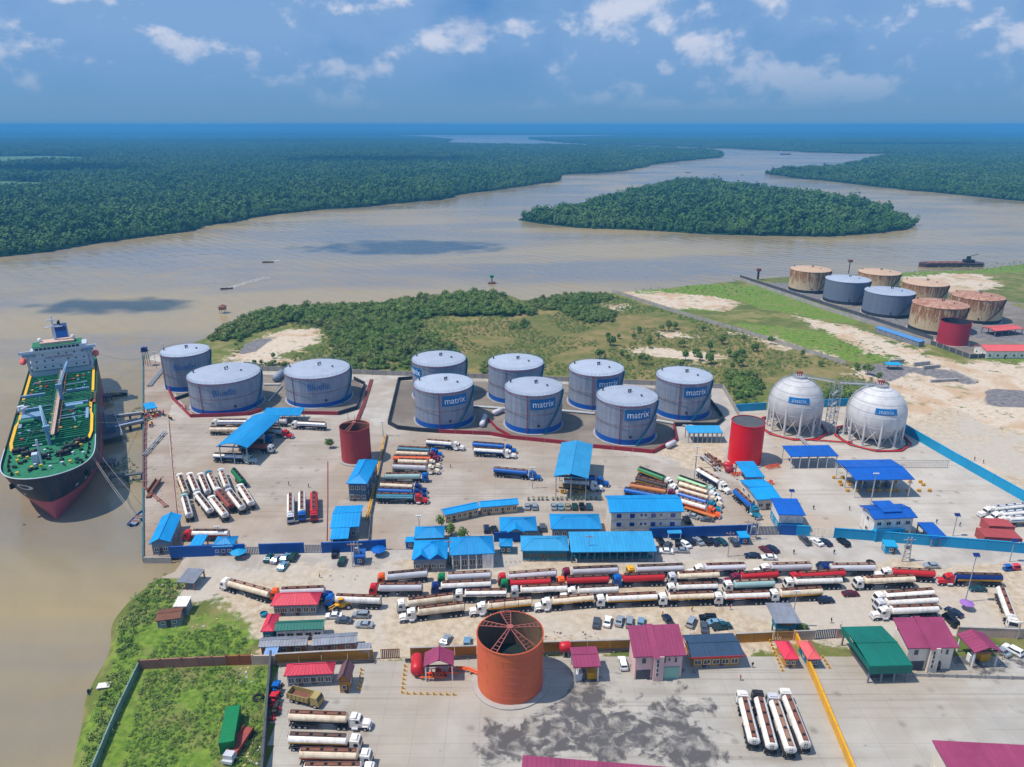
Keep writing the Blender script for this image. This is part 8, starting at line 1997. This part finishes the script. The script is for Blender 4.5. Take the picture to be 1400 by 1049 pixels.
container('faded red container behind the other, beside the gas tankers', (1353, 719), (1388, 720.5), 3.0, 5.0, cont_m); container('faded red container nearer the light blue wall', (1347, 734), (1398, 737), 3.0, 5.5, cont_m)
A_ = G(316, 1003, 0)
def green_box(label, near, far, w, h, mat):
 a, b = G(*near), G(*far); d = b - a; L_ = d.length; t = thing('shipping_container', label, 'container', a, atan2(d.y, d.x)); n = 26; mb = MB()
 for k in range(n): o_ = .04 if k % 2 else 0; mb.box(L_ * k / n, L_ * (k + 1) / n, -w / 2 + o_, w / 2 - o_, .2, h - (.03 if k % 2 else 0))
 part('body', mb, mat, t); part('end_frame', MB().box(-.05, 0, -w / 2, w / 2, .1, h + .03).box(L_, L_ + .05, -w / 2, w / 2, .1, h + .03), mat, t)
 for s in (-.03, .9): part('door', MB().box(-.1, -.055, min(s, s - .0) - .9 if s > 0 else s - 1.0, s + .0 if s > 0 else s, .3, h - .1), mat, t)
green_box('long green container lying in the grass plot', (312, 1031), (321, 981), 3.0, 3.2, green)
t = thing('wrecked_truck', 'rusty wrecked truck bed beside the green container', 'wrecked truck', G(334, 1012), radians(80)); part('bed', MB().box(-4.5, 2.4, -1.1, 1.1, .8, 1.1).box(-4.5, 2.4, -1.15, -1.05, 1.1, 1.7).box(-4.5, 2.4, 1.05, 1.15, 1.1, 1.7), rust_red, t); part('cab', MB().box(-6.8, -4.8, -1.1, 1.1, .5, 1.2).box(-6.3, -4.8, -1.0, 1.0, 1.2, 2.2), silver, t)
for x in (-5.6, .6, 1.8):
 for s in (-1, 1): part('wheel', MB().cyl((x, s * 1.0 - .15, .45), (x, s * 1.0 + .15, .45), .45, n=12), black, t)
a, b = place(px('F', 385, 455), px('F', 215, 412), 1.8); d = b - a; tt = thing('tipper_truck', 'mustard grey tipper truck with an empty rusty bed', 'tipper truck', a, atan2(d.y, d.x))
ob('cab', cab_mesh('over', 'ochre') if False else MB().add([(0, -1.2, .7), (0, 1.2, .7), (.1, 1.2, 1.8), (.1, -1.2, 1.8), (.5, -1.15, 2.8), (.5, 1.15, 2.8), (2.1, 1.15, 2.85), (2.1, -1.15, 2.85), (2.1, -1.2, .7), (2.1, 1.2, .7)], [(0, 1, 2, 3), (3, 2, 5, 4), (4, 5, 6, 7), (7, 6, 9, 8), (0, 3, 4, 7, 8), (1, 9, 6, 5, 2)]).mesh('cab', paint('khaki', (166, 148, 92), .6, 0, .4)), tt)
part('windscreen', MB().add([(.10, -1.05, 1.85), (.10, 1.05, 1.85), (.46, 1.0, 2.72), (.46, -1.0, 2.72)], [(0, 1, 2, 3)]), GL, tt)
kb = MB(); kb.box(2.5, 8.0, -1.3, 1.3, 1.2, 1.35)
for y in (-1.3, 1.2): kb.box(2.5, 8.0, y, y + .1, 1.35, 2.6)
for x in (2.5, 7.9): kb.box(x, x + .1, -1.2, 1.2, 1.35, 2.6)
for k in range(6):
 for y in (-1.4, 1.3): kb.box(2.6 + k * 1.04, 2.75 + k * 1.04, y, y + .1, 1.2, 2.6)
part('tipping_bed', kb, paint('khaki', (1, 1, 1)), tt); part('bed_floor', MB().box(2.6, 7.9, -1.2, 1.2, 1.36, 1.45), rust, tt); part('chassis', MB().box(.5, 7.8, -.45, .45, .7, 1.1), dark, tt)
for x in (1.0, 5.6, 6.9):
 for s in (-1, 1): ob('wheel', wheel_mesh(.55, .45), tt, (x, s * 1.0, .55))
lp = G(467, 832); wl = thing('wheel_loader', 'yellow wheel loader with a black bucket beside the coral hipped house', 'wheel loader', lp, radians(200))
part('body', MB().box(-2.6, .2, -.9, .9, .9, 2.0).box(-.2, 1.6, -.7, .7, .9, 1.6), yellow, wl); part('cab', MB().box(-.7, .7, -.75, .75, 2.0, 3.3), yellow, wl); part('cab_window', MB().box(-.6, .72, -.77, .77, 2.3, 3.1), GL, wl)
part('lift_arm', MB().cyl((.8, -.5, 1.6), (3.2, -.5, .7), .14, n=6).cyl((.8, .5, 1.6), (3.2, .5, .7), .14, n=6), yellow, wl); part('bucket', MB().add([(3.0, -1.4, .9), (3.0, 1.4, .9), (3.3, 1.4, .1), (3.3, -1.4, .1), (4.1, -1.4, .15), (4.1, 1.4, .15)], [(0, 1, 2, 3), (3, 2, 5, 4)]).box(2.95, 4.0, -1.45, -1.38, .1, .95).box(2.95, 4.0, 1.38, 1.45, .1, .95), dark, wl)
for x in (-1.7, 1.5):
 for s in (-1, 1): ob('wheel', wheel_mesh(.8, .5), wl, (x, s * 1.1, .8))
t = thing('tractor_unit', 'blue and green cab unit squeezed behind the wheel loader', 'tractor unit', G(455, 825, 0), radians(170)); ob('cab', cab_mesh('over', 'navy'), t);
for x in (1.1, 3.4):
 for s in (-1, 1): ob('wheel', wheel_mesh(.5, .4), t, (x, s * .95, .5))
part('tractor_frame', MB().box(.5, 4.6, -.45, .45, .7, 1.0), dark, t)
for k, (f, r_, lb) in enumerate((((1060, 800), (962, 715), 'bare white and rusty trailer chassis nearest the slanting tankers'), ((1085, 775), (985, 700), 'bare rusty trailer chassis on the sand by the red tank'))):
 a, b = place(px('Q', *f), px('Q', *r_), .8); d = b - a; t = thing('trailer_chassis', lb, 'trailer chassis', a, atan2(d.y, d.x), 'bare trailer chassis'); L_ = d.length; mm = (silver, rust)[k]
 mb = MB().box(0, L_, -.7, -.5, .9, 1.25).box(0, L_, .5, .7, .9, 1.25)
 for i in range(8): mb.box(L_ * i / 8, L_ * i / 8 + .2, -1.15, 1.15, 1.0, 1.2)
 part('frame', mb, mm, t); part('drum', MB().cyl((L_ * .45, -.6, 1.6), (L_ * .45, .6, 1.6), .5, n=10).box(L_ * .2, L_ * .3, -.9, .9, 1.25, 1.8), rust, t)
 for x in (L_ - .8, L_ - 2.1, 1.2):
  for s in (-1, 1): ob('wheel', wheel_mesh(.5, .5), t, (x, s * .95, .5))
a, b = place(px('C', 1130, 292), px('C', 948, 232), 1.0); d = b - a; t = thing('flatbed_trailer', 'brown flatbed trailer below the orange cabbed tanker', 'flatbed trailer', a, atan2(d.y, d.x)); part('bed', MB().box(0, d.length, -1.2, 1.2, 1.1, 1.35), brown_o, t)
for x in (1.2, d.length - 1, d.length - 2.4):
 for s in (-1, 1): ob('wheel', wheel_mesh(.5, .4), t, (x, s * .95, .5))
for k, (x, y, c_, lb) in enumerate(((377, 958, redp, 'red tractor parked against the dark side wall'), (379, 944, blue, 'blue machine behind the red tractor at the dark wall'), (377.5, 973, dark, 'pile of engine scrap below the red tractor'))):
 t = thing('tractor' if k < 2 else 'scrap_heap', lb, 'tractor' if k < 2 else 'scrap heap', G(x, y), radians(85 + 5 * k))
 part('body', MB().box(-1.6, .4, -.45, .45, .7, 1.5).box(.4, 1.9, -.4, .4, .7, 1.3), c_, t); part('seat', MB().box(-.9, -.3, -.3, .3, 1.5, 1.9), black, t)
 if k < 2:
  for s in (-1, 1): ob('wheel', wheel_mesh(.75, .4), t, (-1.0, s * .85, .75)); ob('wheel', wheel_mesh(.42, .3), t, (1.4, s * .75, .42))
  part('canopy', MB().box(-1.3, .2, -.7, .7, 2.3, 2.38), c_, t)
 else:
  for q in range(12): part('scrap_piece', MB().box(-.4, .4, -.3, .3, 0, .5), r3.choice((dark, rust, silver, redp)), t, loc=(r3.uniform(-3, 2), r3.uniform(-1.2, 1.2), r3.uniform(0, .5)), rz=r3.uniform(0, 3))
t = thing('watch_tower', 'raised teal guard box with a tilted grey roof over the forecourt wall', 'guard box', G(1070, 866)); part('cabin', MB().box(-2.6, 2.6, -1.5, 1.5, 2.6, 4.8), wteal, t)
part('window', MB().box(-2.0, 2.0, -1.56, -1.51, 3.4, 4.4), GL, t); part('roof', MB().add([(-3.3, -2.4, 4.9), (3.3, -2.4, 4.9), (2.4, 3.6, 6.6), (-4.0, 3.6, 6.6)], [(0, 1, 2, 3)]).add([(-3.3, -2.4, 4.8), (3.3, -2.4, 4.8), (2.4, 3.6, 6.5), (-4.0, 3.6, 6.5)], [(3, 2, 1, 0)]), roof_grey, t)
for x in (-2.3, 2.3):
 for y in (-1.2, 1.2): part('leg', MB().box(x - .15, x + .15, y - .15, y + .15, 0, 2.6), wteal, t)
def posts(label, pts, mat, h, group, shape='L', name='bollard'):
 me_ = cached(('pp', mat.name, h, shape), lambda: (MB().box(-.14, .14, -.14, .14, 0, h).box(.14, .7, -.12, .12, 0, .22) if shape == 'L' else MB().cyl((0, 0, 0), (0, 0, h), .1, n=6)).mesh('post', mat))
 for i_, (x, y) in enumerate(pts):
  p = G(x, y); t = thing(name, f'{ordw(i_)} {label}, from the {"west" if abs(pts[-1][0] - pts[0][0]) > 25 else "north"}', 'bollard', (p.x, p.y, 0), 0, group); ob('post', me_, t)
def seq(a, b, n): return [(a[0] + (b[0] - a[0]) * k / (n - 1), a[1] + (b[1] - a[1]) * k / (n - 1)) for k in range(n)]
posts('yellow post in the column beside the brown guard post', seq((494, 917), (490, 943), 6), yellow, .9, 'yellow posts by the guard post')
posts('yellow post in the column left of the red pump skid', seq((553.5, 912), (549.5, 948), 7), yellow, .9, 'yellow posts left of the pump skid')
posts('yellow post in the line in front of the fire pumps', seq((557, 949.5), (620, 951), 8), yellow, .9, 'yellow posts before the fire pumps')
posts('yellow post in the slanting line left of the mustard kiosk', seq((1052, 878), (1069, 918), 9), yellow, .8, 'yellow posts by the mustard kiosk')
posts('yellow post right of the teal kiosk', seq((1124, 900), (1133, 914), 4), yellow, .8, 'yellow posts by the teal kiosk')
posts('low yellow kerb post along the green hall fence', seq((1187, 922), (1250, 923.5), 10), yellow, .7, 'kerb posts before the green hall', 'I')
posts('yellow kerb post under the magenta shelter', seq((1335, 902), (1370, 902), 6), yellow, .7, 'kerb posts of the magenta shelter', 'I')
posts('short pale kerb post along the street before the twin gabled house', seq((565, 771.5), (636, 770), 14), wtan, .7, 'kerb posts before the roof cluster', 'I')
posts('short pale kerb post along the street before the teal walled house', seq((640, 772), (775, 766), 22), wtan, .7, 'kerb posts before the teal walled house', 'I')
posts('short pale kerb post along the street before the stalls', seq((780, 766), (900, 763), 20), wtan, .7, 'kerb posts before the stalls', 'I')
posts('white marker post on the line below the matrix bund', seq((530, 597), (585, 601), 12), white, .6, 'marker posts below the matrix bund, west', 'I')
posts('white marker post on the line east of the gable roofed gantry', seq((815, 618), (905, 627), 14), white, .6, 'marker posts below the matrix bund, east', 'I')
posts('yellow post on the line of the quay side yard', seq((232, 580), (250, 745), 20), yellow, .7, 'yellow posts of the quay side yard', 'I')
for k, (x, y) in enumerate(seq((722, 684.5), (822, 684), 16)):
 p = G(x + RND.uniform(-1, 1), y); t = thing('planter', f'{ordw(k)} dark planter from the west in the line above the parked cars', 'planter', p, RND.uniform(0, 3), 'planters above the parked cars'); part('pot', MB().cyl((0, 0, 0), (0, 0, .5), .3, .42, n=8), conc_d, t)
 pm = MB(); crown(pm, (0, 0, .3), .6, 1.3, 24, .18, random.Random(k % 3), 0, False); ob('foliage', cached(('plf', k % 3), lambda: pm.mesh('foliage', lf_near)), t)
for k, (x, y, c_, lb) in enumerate(((199, 569, navy, 'navy drum among the quay valves'), (206, 566, crimson, 'crimson valve group on the quay'), (213, 571, redp, 'red valve group beside the blue shelter'), (202, 575, green, 'green foam drum on the quay'), (207, 583, rust_red, 'red hose reel on the quay'), (224, 568, dark, 'dark pump on the quay apron'), (233, 574, dark, 'dark valve pit by the crimson bund'), (252, 560, white, 'white pipe fitting inside the bund'))):
 t = thing('valve_group', lb, 'valve group', G(x, y), .4 * k)
 part('body', MB().box(-1.6, 1.6, -.25, .25, .5, .9).cyl((-1, 0, .9), (-1, 0, 1.7), .35, n=10).cyl((.9, 0, .9), (.9, 0, 1.9), .3, n=10), c_, t); part('handwheel', MB().cyl((-1, 0, 1.75), (-1, 0, 1.85), .6, n=12).cyl((.9, 0, 1.95), (.9, 0, 2.05), .5, n=12), redp if k % 2 else yellow, t); part('support', MB().box(-1.4, -1.1, -.2, .2, 0, .5).box(1.1, 1.4, -.2, .2, 0, .5), conc, t)
for k, (x, y, lb) in enumerate(((1050, 668, 'orange valve cluster between the bright red tank and the azure roof'), (1012, 655, 'orange red valve cluster on the sand by the red tank'), (1059, 645, 'orange red pipework east of the square blue roof'))):
 t = thing('valve_cluster', lb, 'valve cluster', G(x, y - 5), .3)
 mb = MB()
 for q in range(6): mb.cyl((q - 3, -1, .6), (q - 3, 1.5, .6), .14, n=6).cyl((q - 3, .2, .6), (q - 3, .2, 1.5), .12, n=6)
 mb.cyl((-3.4, 1.2, .6), (2.6, 1.2, .6), .2, n=8); part('pipework', mb, orange, t); part('handwheel', MB().cyl((-2, .2, 1.5), (-2, .2, 1.6), .45, n=10).cyl((1, .2, 1.5), (1, .2, 1.6), .45, n=10), redp, t)
t = thing('skid', 'narrow brown gangway ramp on the quay apron', 'ramp', G(212, 668), radians(98)); part('ramp', MB().box(-5, 5, -.9, .9, .8, 1.0).box(-5, 5, -.95, -.85, 1.0, 1.9).box(-5, 5, .85, .95, 1.0, 1.9), rust, t); part('stair', MB().box(-7.5, -5, -.7, .7, 0, .8), rust, t)
t = thing('water_tank_stand', 'small tank tower with a dark platform at the far quay corner', 'tower', G(201, 500));
for x in (-1.3, 1.3):
 for y in (-1.3, 1.3): part('leg', MB().cyl((x, y, 0), (x * .7, y * .7, 8), .14, n=6), dark, t)
part('platform', MB().box(-1.6, 1.6, -1.6, 1.6, 8, 8.2), dark, t); part('cabin', MB().box(-1.2, 1.2, -1.2, 1.2, 8.2, 10.2), navy, t)
for k, (x, y, lb) in enumerate(((1036, 382, 'dark water tower at the head of the terminal fence'), (1160, 374, 'thin dark mast behind the rusted tanks'))):
 t = thing('mast', lb, 'tower', G(x, y)); part('shaft', MB().cyl((0, 0, 0), (0, 0, 7 + 3 * k), .9 - .5 * k, n=8), dark, t); part('head', MB().box(-1.6, 1.6, -1.6, 1.6, 7 + 3 * k, 9 + 3 * k), rust, t)
t = thing('blue_tent', 'small sky blue sheet shelter on the rubble beyond the spheres', 'shelter', G(1220, 504)); part('roof', MB().box(-4, 4, -2.5, 2.5, 2.6, 2.8), sky_blue, t)
for x in (-3.7, 3.7):
 for y in (-2.2, 2.2): part('post', MB().cyl((x, y, 0), (x, y, 2.6), .1, n=5), dark, t)
t = thing('water_tub', 'round turquoise water tub on the sandy lot', 'tub', G(361, 842)); part('tub', MB().lathe([(.9, 0), (1.0, .9), (.9, .95), (.85, .5), (.02, .5)], 16), teal, t)
for k, (x, y) in enumerate(((353, 955), (1190, 770))):
 t = thing('old_tyre', ['black tractor tyre lying in the grass by the dark wall', 'dark round drum lid on the street verge'][k], 'tyre', G(x, y)); mb = MB().lathe([(1.1, .1), (1.3, .35), (1.1, .6), (.7, .55), (.6, .35), (.7, .12)], 18); part('tyre', mb, black, t)
for k, (a, b, h_, lb) in enumerate((((1249, 501), (1270, 499), 2.2, 'low grey block wall ruin on the rubble, west one'), ((1262, 505), (1284, 503), 1.8, 'low grey block wall ruin on the rubble, middle one'), ((1272, 523), (1309, 521), 1.4, 'low grey block wall ruin beside the sandy track'), ((1215, 497), (1235, 496), 2.0, 'low grey block wall ruin behind the sky blue shelter'), ((1300, 507), (1336, 524), 1.0, 'long broken kerb wall at the edge of the sand'))):
 wall('ruin_wall', lb, 'ruined wall', [a, b], h_, conc, 1.2, False, panel=5)
bush_px = [(834, 472), (820, 490), (857, 492), (887, 475), (888, 469), (921, 449), (914, 452), (931, 474), (949, 487), (957, 492), (971, 480), (972, 497), (996, 487), (1006, 493), (1014, 487), (937, 492), (849, 486), (831, 465), (865, 462), (875, 454), (1030, 480), (1054, 470), (987, 470), (904, 452), (880, 498), (900, 462), (1120, 500), (1172, 505), (1186, 512), (1200, 520), (1208, 531), (930, 502), (845, 462), (1017, 466), (962, 452), (373, 489), (1096, 488), (1038, 498), (1010, 500), (1002, 505)]
for k, (x, y) in enumerate(sorted(bush_px)):
 t = thing('bush', f'{ordw(k)} single green bush from the west in the scrub field', 'bush', G(x, y + 1), RND.uniform(0, 6), 'single bushes in the scrub field'); s = RND.uniform(.65, 1.35)
 q = k % 4
 fol, stm = cached(('bush', q), lambda: (lambda m1, m2: (m1.mesh('crown', [lf_near]), m2.mesh('trunk', [bark])))((lambda m: (crown(m, (0, 0, .3), 2.6, 4.2 + q * .5, 260, .36, random.Random(q + 5), 0), m)[1])(MB()), MB().cyl((0, 0, -.4), (0, 0, 2.2), .16, .08, n=6).cyl((0, 0, .8), (.9, .3, 2.4), .07, n=5).cyl((0, 0, .7), (-.7, -.5, 2.3), .07, n=5)))
 a = ob('crown', fol, t); b = ob('trunk', stm, t); t.scale = (s, s, s)
for k, (x, y, s, lb) in enumerate(((452, 612, .9, 'bare reddish tree beside the dull red tank'), (1093, 868, .7, 'small tree beside the guard box'), (604, 722, .8, 'shrubby tree north of the azure roof cluster'), (632, 735, .8, 'dark shrub in the gap behind the hipped hall'), (617, 733, .9, 'rounded shrub behind the twin gabled house'))):
 t = thing('tree', lb, 'tree', G(x, y), k); a = ob('crown', CACHE[('bush', k % 4)][0], t); b = ob('trunk', CACHE[('bush', k % 4)][1], t); t.scale = (s, s, s)
rb = MB(); r5 = random.Random(9)
for (cx, cy, rx, ry, n) in ((337, 925, 15, 12, 40), (344, 1032, 12, 16, 40), (250, 850, 20, 10, 14), (300, 850, 26, 14, 14), (470, 790, 20, 5, 12), (1145, 775, 60, 5, 40), (925, 862, 24, 8, 30), (1240, 520, 40, 14, 60), (1290, 560, 60, 20, 40), (225, 805, 14, 14, 30), (1010, 650, 30, 14, 40), (760, 870, 60, 6, 40), (205, 530, 6, 22, 30), (212, 620, 14, 60, 40), (215, 700, 14, 30, 20)):
 for k in range(n):
  p = G(cx + r5.uniform(-rx, rx), cy + r5.uniform(-ry, ry)); s = r5.uniform(.08, .3); rb.box(p.x - s, p.x + s, p.y - s * .7, p.y + s * .7, 0, s * .7, r5.randrange(4), r5.uniform(0, 3))
o_ = ob('rubble', rb.mesh('rubble', [conc, rust, silver, wtan])); o_['kind'] = 'stuff'; o_['label'] = 'scattered stones, sheets and rubbish over the yards and verges'; o_['category'] = 'rubble'
# ---------------------------------------------------------------- people
def person_mesh(variant):
 bm = bmesh.new(); V = {}
 stride = .16 if variant % 2 else .06
 J = dict(pel=(0, 0, .95, .15), chest=(0, 0, 1.32, .17), neck=(0, 0, 1.5, .065), head=(0.01, 0, 1.64, .10), top=(0.01, 0, 1.74, .075),
             hl=(0, .1, .88, .095), kl=(stride, .1, .5, .07), al=(stride * .3, .1, .09, .045), tl=(stride * .3 + .16, .1, .04, .04),
             hr=(0, -.1, .88, .095), kr=(0, -.1, .5, .07), ar=(-stride * 1.1, -.1, .09, .045), tr=(-stride * 1.1 + .16, -.1, .04, .04),
             sl=(0, .2, 1.42, .065), el=(-.05, .27, 1.14, .047), wl=(.06, .27, .9, .035), fl=(.1, .27, .82, .03),
             sr=(0, -.2, 1.42, .065), er=(.03, -.27, 1.14, .047), wr=(.16, -.24, .95, .035), fr=(.22, -.23, .9, .03))
 E = [('pel', 'chest'), ('chest', 'neck'), ('neck', 'head'), ('head', 'top'), ('pel', 'hl'), ('hl', 'kl'), ('kl', 'al'), ('al', 'tl'), ('pel', 'hr'), ('hr', 'kr'), ('kr', 'ar'), ('ar', 'tr'),
         ('chest', 'sl'), ('sl', 'el'), ('el', 'wl'), ('wl', 'fl'), ('chest', 'sr'), ('sr', 'er'), ('er', 'wr'), ('wr', 'fr')]
 for k, (x, y, z, r) in J.items(): V[k] = bm.verts.new((x, y, z))
 for a, b in E: bm.edges.new((V[a], V[b]))
 me = bpy.data.meshes.new('tmp'); bm.to_mesh(me); bm.free()
 o = bpy.data.objects.new('tmp', me); COL.objects.link(o); o.modifiers.new('s', 'SKIN'); sub = o.modifiers.new('u', 'SUBSURF'); sub.levels = 1
 for d_, (k, (x, y, z, r)) in zip(me.skin_vertices[0].data, J.items()): d_.radius = (r, r * (1.25 if k in ('chest', 'pel') else 1)); d_.use_root = (k == 'pel')
 dg = bpy.context.evaluated_depsgraph_get(); m2 = bpy.data.meshes.new_from_object(o.evaluated_get(dg)); bpy.data.objects.remove(o)
 return m2
skin = paint('skin_brown', (92, 62, 48), .6, 0, .0); hair = paint('hair_black', (18, 16, 16), .8)
def person(label, x, y, deg, shirt, trousers, variant=0):
 base = cached(('pers', variant), lambda: person_mesh(variant)); me = base.copy(); me.name = 'body'
 me.materials.clear()
 for m in (skin, shirt, trousers, hair): me.materials.append(m)
 for p in me.polygons:
  c = p.center; i = 2 if (c.z < .98 and abs(c.y) < .22 and c.z > .1) else (1 if (c.z < 1.5 and (c.z > 1.15 or abs(c.y) < .2)) else 0)
  if c.z > 1.70 or (c.z > 1.6 and c.x < -.04): i = 3
  if c.z < .1: i = 3
  p.material_index = i
 t = thing('person', label, 'person', G(x, y), radians(deg), None); ob('body', me, t); return t
wsh, rsh, bsh, ysh, dsh, psh = (paint('shirt_' + n_, c_, .8, 0, .0) for n_, c_ in (('white', (220, 220, 220)), ('red', (190, 40, 50)), ('blue', (40, 80, 160)), ('yellow', (220, 190, 50)), ('dark', (36, 36, 44)), ('pink', (206, 60, 120))))
PPL = [('person in red standing alone in the forecourt', 1012, 930.5, 0, rsh, dsh), ('person in dark clothes beside the slate roofed canteen', 1028.5, 913, 80, dsh, dsh), ('person in white and blue before the canteen', 968.5, 913, 200, wsh, bsh), ('person in red at the canteen door', 961, 909, 90, rsh, dsh), ('person in yellow by the canteen wall', 991.5, 908, 10, ysh, dsh),
       ('person in pink walking beside the queue of tankers', 584, 795, 20, psh, dsh), ('person in pink beside the cab of a white tanker', 822, 832, 300, psh, dsh), ('person in red behind the queue, near the stalls', 905, 768, 0, rsh, dsh), ('person riding past the queue, in red', 998, 834, 180, rsh, bsh), ('person in yellow south of the queue', 946, 836, 90, ysh, dsh),
       ('person in dark clothes crossing the east street', 1085, 758, 45, dsh, dsh), ('person in dark clothes by the light blue wall', 1140, 758, 90, dsh, bsh), ('person walking in the sphere yard', 1161, 698, 0, dsh, dsh), ('person near the orange lamp post', 1280, 716, 60, bsh, dsh), ('second person near the orange lamp post', 1312, 720, 120, dsh, dsh),
       ('person in dark clothes on the sand above the green hall', 1136, 852, 0, dsh, dsh), ('person in white beside the dark one on the sand', 1149, 858, 0, wsh, dsh), ('person in the middle of the truck yard', 616, 640, 0, dsh, dsh), ('person beside the pickup on the verge', 906, 843, 180, rsh, dsh), ('person by the navy pickup tail', 909, 846, 200, dsh, dsh),
       ('person crossing before the blue wall gate', 334.5, 767, 90, psh, dsh), ('person in the west loading yard', 422, 667, 0, dsh, dsh), ('second person in the west loading yard', 395, 664, 0, dsh, dsh), ('person at the street cone', 437, 790, 0, ysh, dsh), ('person by the aqua cab at the azure gantry', 301, 732, 0, ysh, dsh), ('person under the stalls in pink', 864, 757, 0, psh, dsh), ('person under the stalls in white', 842, 758, 0, wsh, dsh), ('person in blue before the veranda hall', 645, 768, 0, bsh, dsh), ('person in dark clothes at the pale pink house corner', 924.5, 923, 0, dsh, dsh), ('person in white beside the pale pink house wall', 862, 912, 0, wsh, bsh), ('person on the sand outside the perimeter wall', 1332, 630, 0, dsh, dsh), ('person on the track by the perimeter wall', 1344, 634, 0, rsh, dsh), ('person in dark clothes mid sphere yard', 1112, 697, 30, dsh, dsh)]
for k, (lb, x, y, d_, s, tr_) in enumerate(PPL): person(lb, x, y, d_, s, tr_, k % 2)
# ================================================================ CLOUDS OVERHEAD (their shadows lie on the river and the forest)
cl_m = bpy.data.materials.new('cloud_white'); cl_m.use_nodes = True; t_, N_ = nodes(cl_m)
mxs = N_('ShaderNodeMixShader', {0: 0.2, 1: N_('ShaderNodeBsdfTransparent').outputs[0], 2: N_('ShaderNodeBsdfDiffuse', {0: (.9, .9, .92, 1)}).outputs[0]})
t_.links.new(mxs.outputs[0], [n for n in t_.nodes if n.type == 'OUTPUT_MATERIAL'][0].inputs[0])
def cloud(label, x, y, alt, rx, ry, n, seed):
 """a cumulus high above the place; (x, y) is the pixel where its shadow falls"""
 g_ = G(x, y); k = alt / sin(SUN_EL); c = g_ + to_sun * k; r = random.Random(seed); mb = MB()
 for q in range(n):
  a = r.uniform(0, 2 * pi); d = r.random() ** .6; s = (1.15 - d) * r.uniform(.10, .24) * min(rx, ry) * 2 + 4
  P = (d * rx * cos(a), d * ry * sin(a), r.uniform(0, .5) * s); mb.lathe([(.05, -s * .5), (s * .8, -s * .3), (s, .1 * s), (s * .7, s * .6), (.05, s * .85)], 8, 0, True, P)
 t = thing('cloud', label, 'cloud', c, 0, 'clouds overhead'); ob('puff', mb.mesh('puff', cl_m), t)
cloud('long low cloud over the middle of the river', 545, 336, 800, 120, 50, 150, 1)
cloud('small cloud over the river near the ship', 150, 415, 800, 60, 26, 90, 2)
cloud('wide cloud over the western forest', 60, 235, 1400, 420, 190, 170, 3)
cloud('wide cloud over the forest behind the western bank', 520, 222, 1600, 460, 220, 170, 4)
cloud('far cloud over the forest east of the island', 1250, 200, 1900, 800, 330, 170, 5)
cloud('far cloud over the northern forest', 330, 196, 2000, 900, 330, 170, 6)
# ================================================================ THE AIR
hm = bpy.data.materials.new('haze_air'); hm.use_nodes = True
ht = hm.node_tree; ht.nodes.clear()
ho = ht.nodes.new('ShaderNodeOutputMaterial'); hv = ht.nodes.new('ShaderNodeVolumePrincipled')
hv.inputs['Color'].default_value = (0.12, 0.50, 0.95, 1)
hv.inputs['Density'].default_value = 0.00018
hv.inputs['Anisotropy'].default_value = 0.0
ht.links.new(hv.outputs[0], ho.inputs['Volume'])
mb = MB(); mb.box(-27000, 27000, -400, 27000, -4.0 - 1.6, CAM_H + 6)
hz = struct(ob('haze', mb.mesh('haze', hm)), 'stuff')
hz['label'] = 'pale blue haze over the river and the forest'; hz['category'] = 'haze'
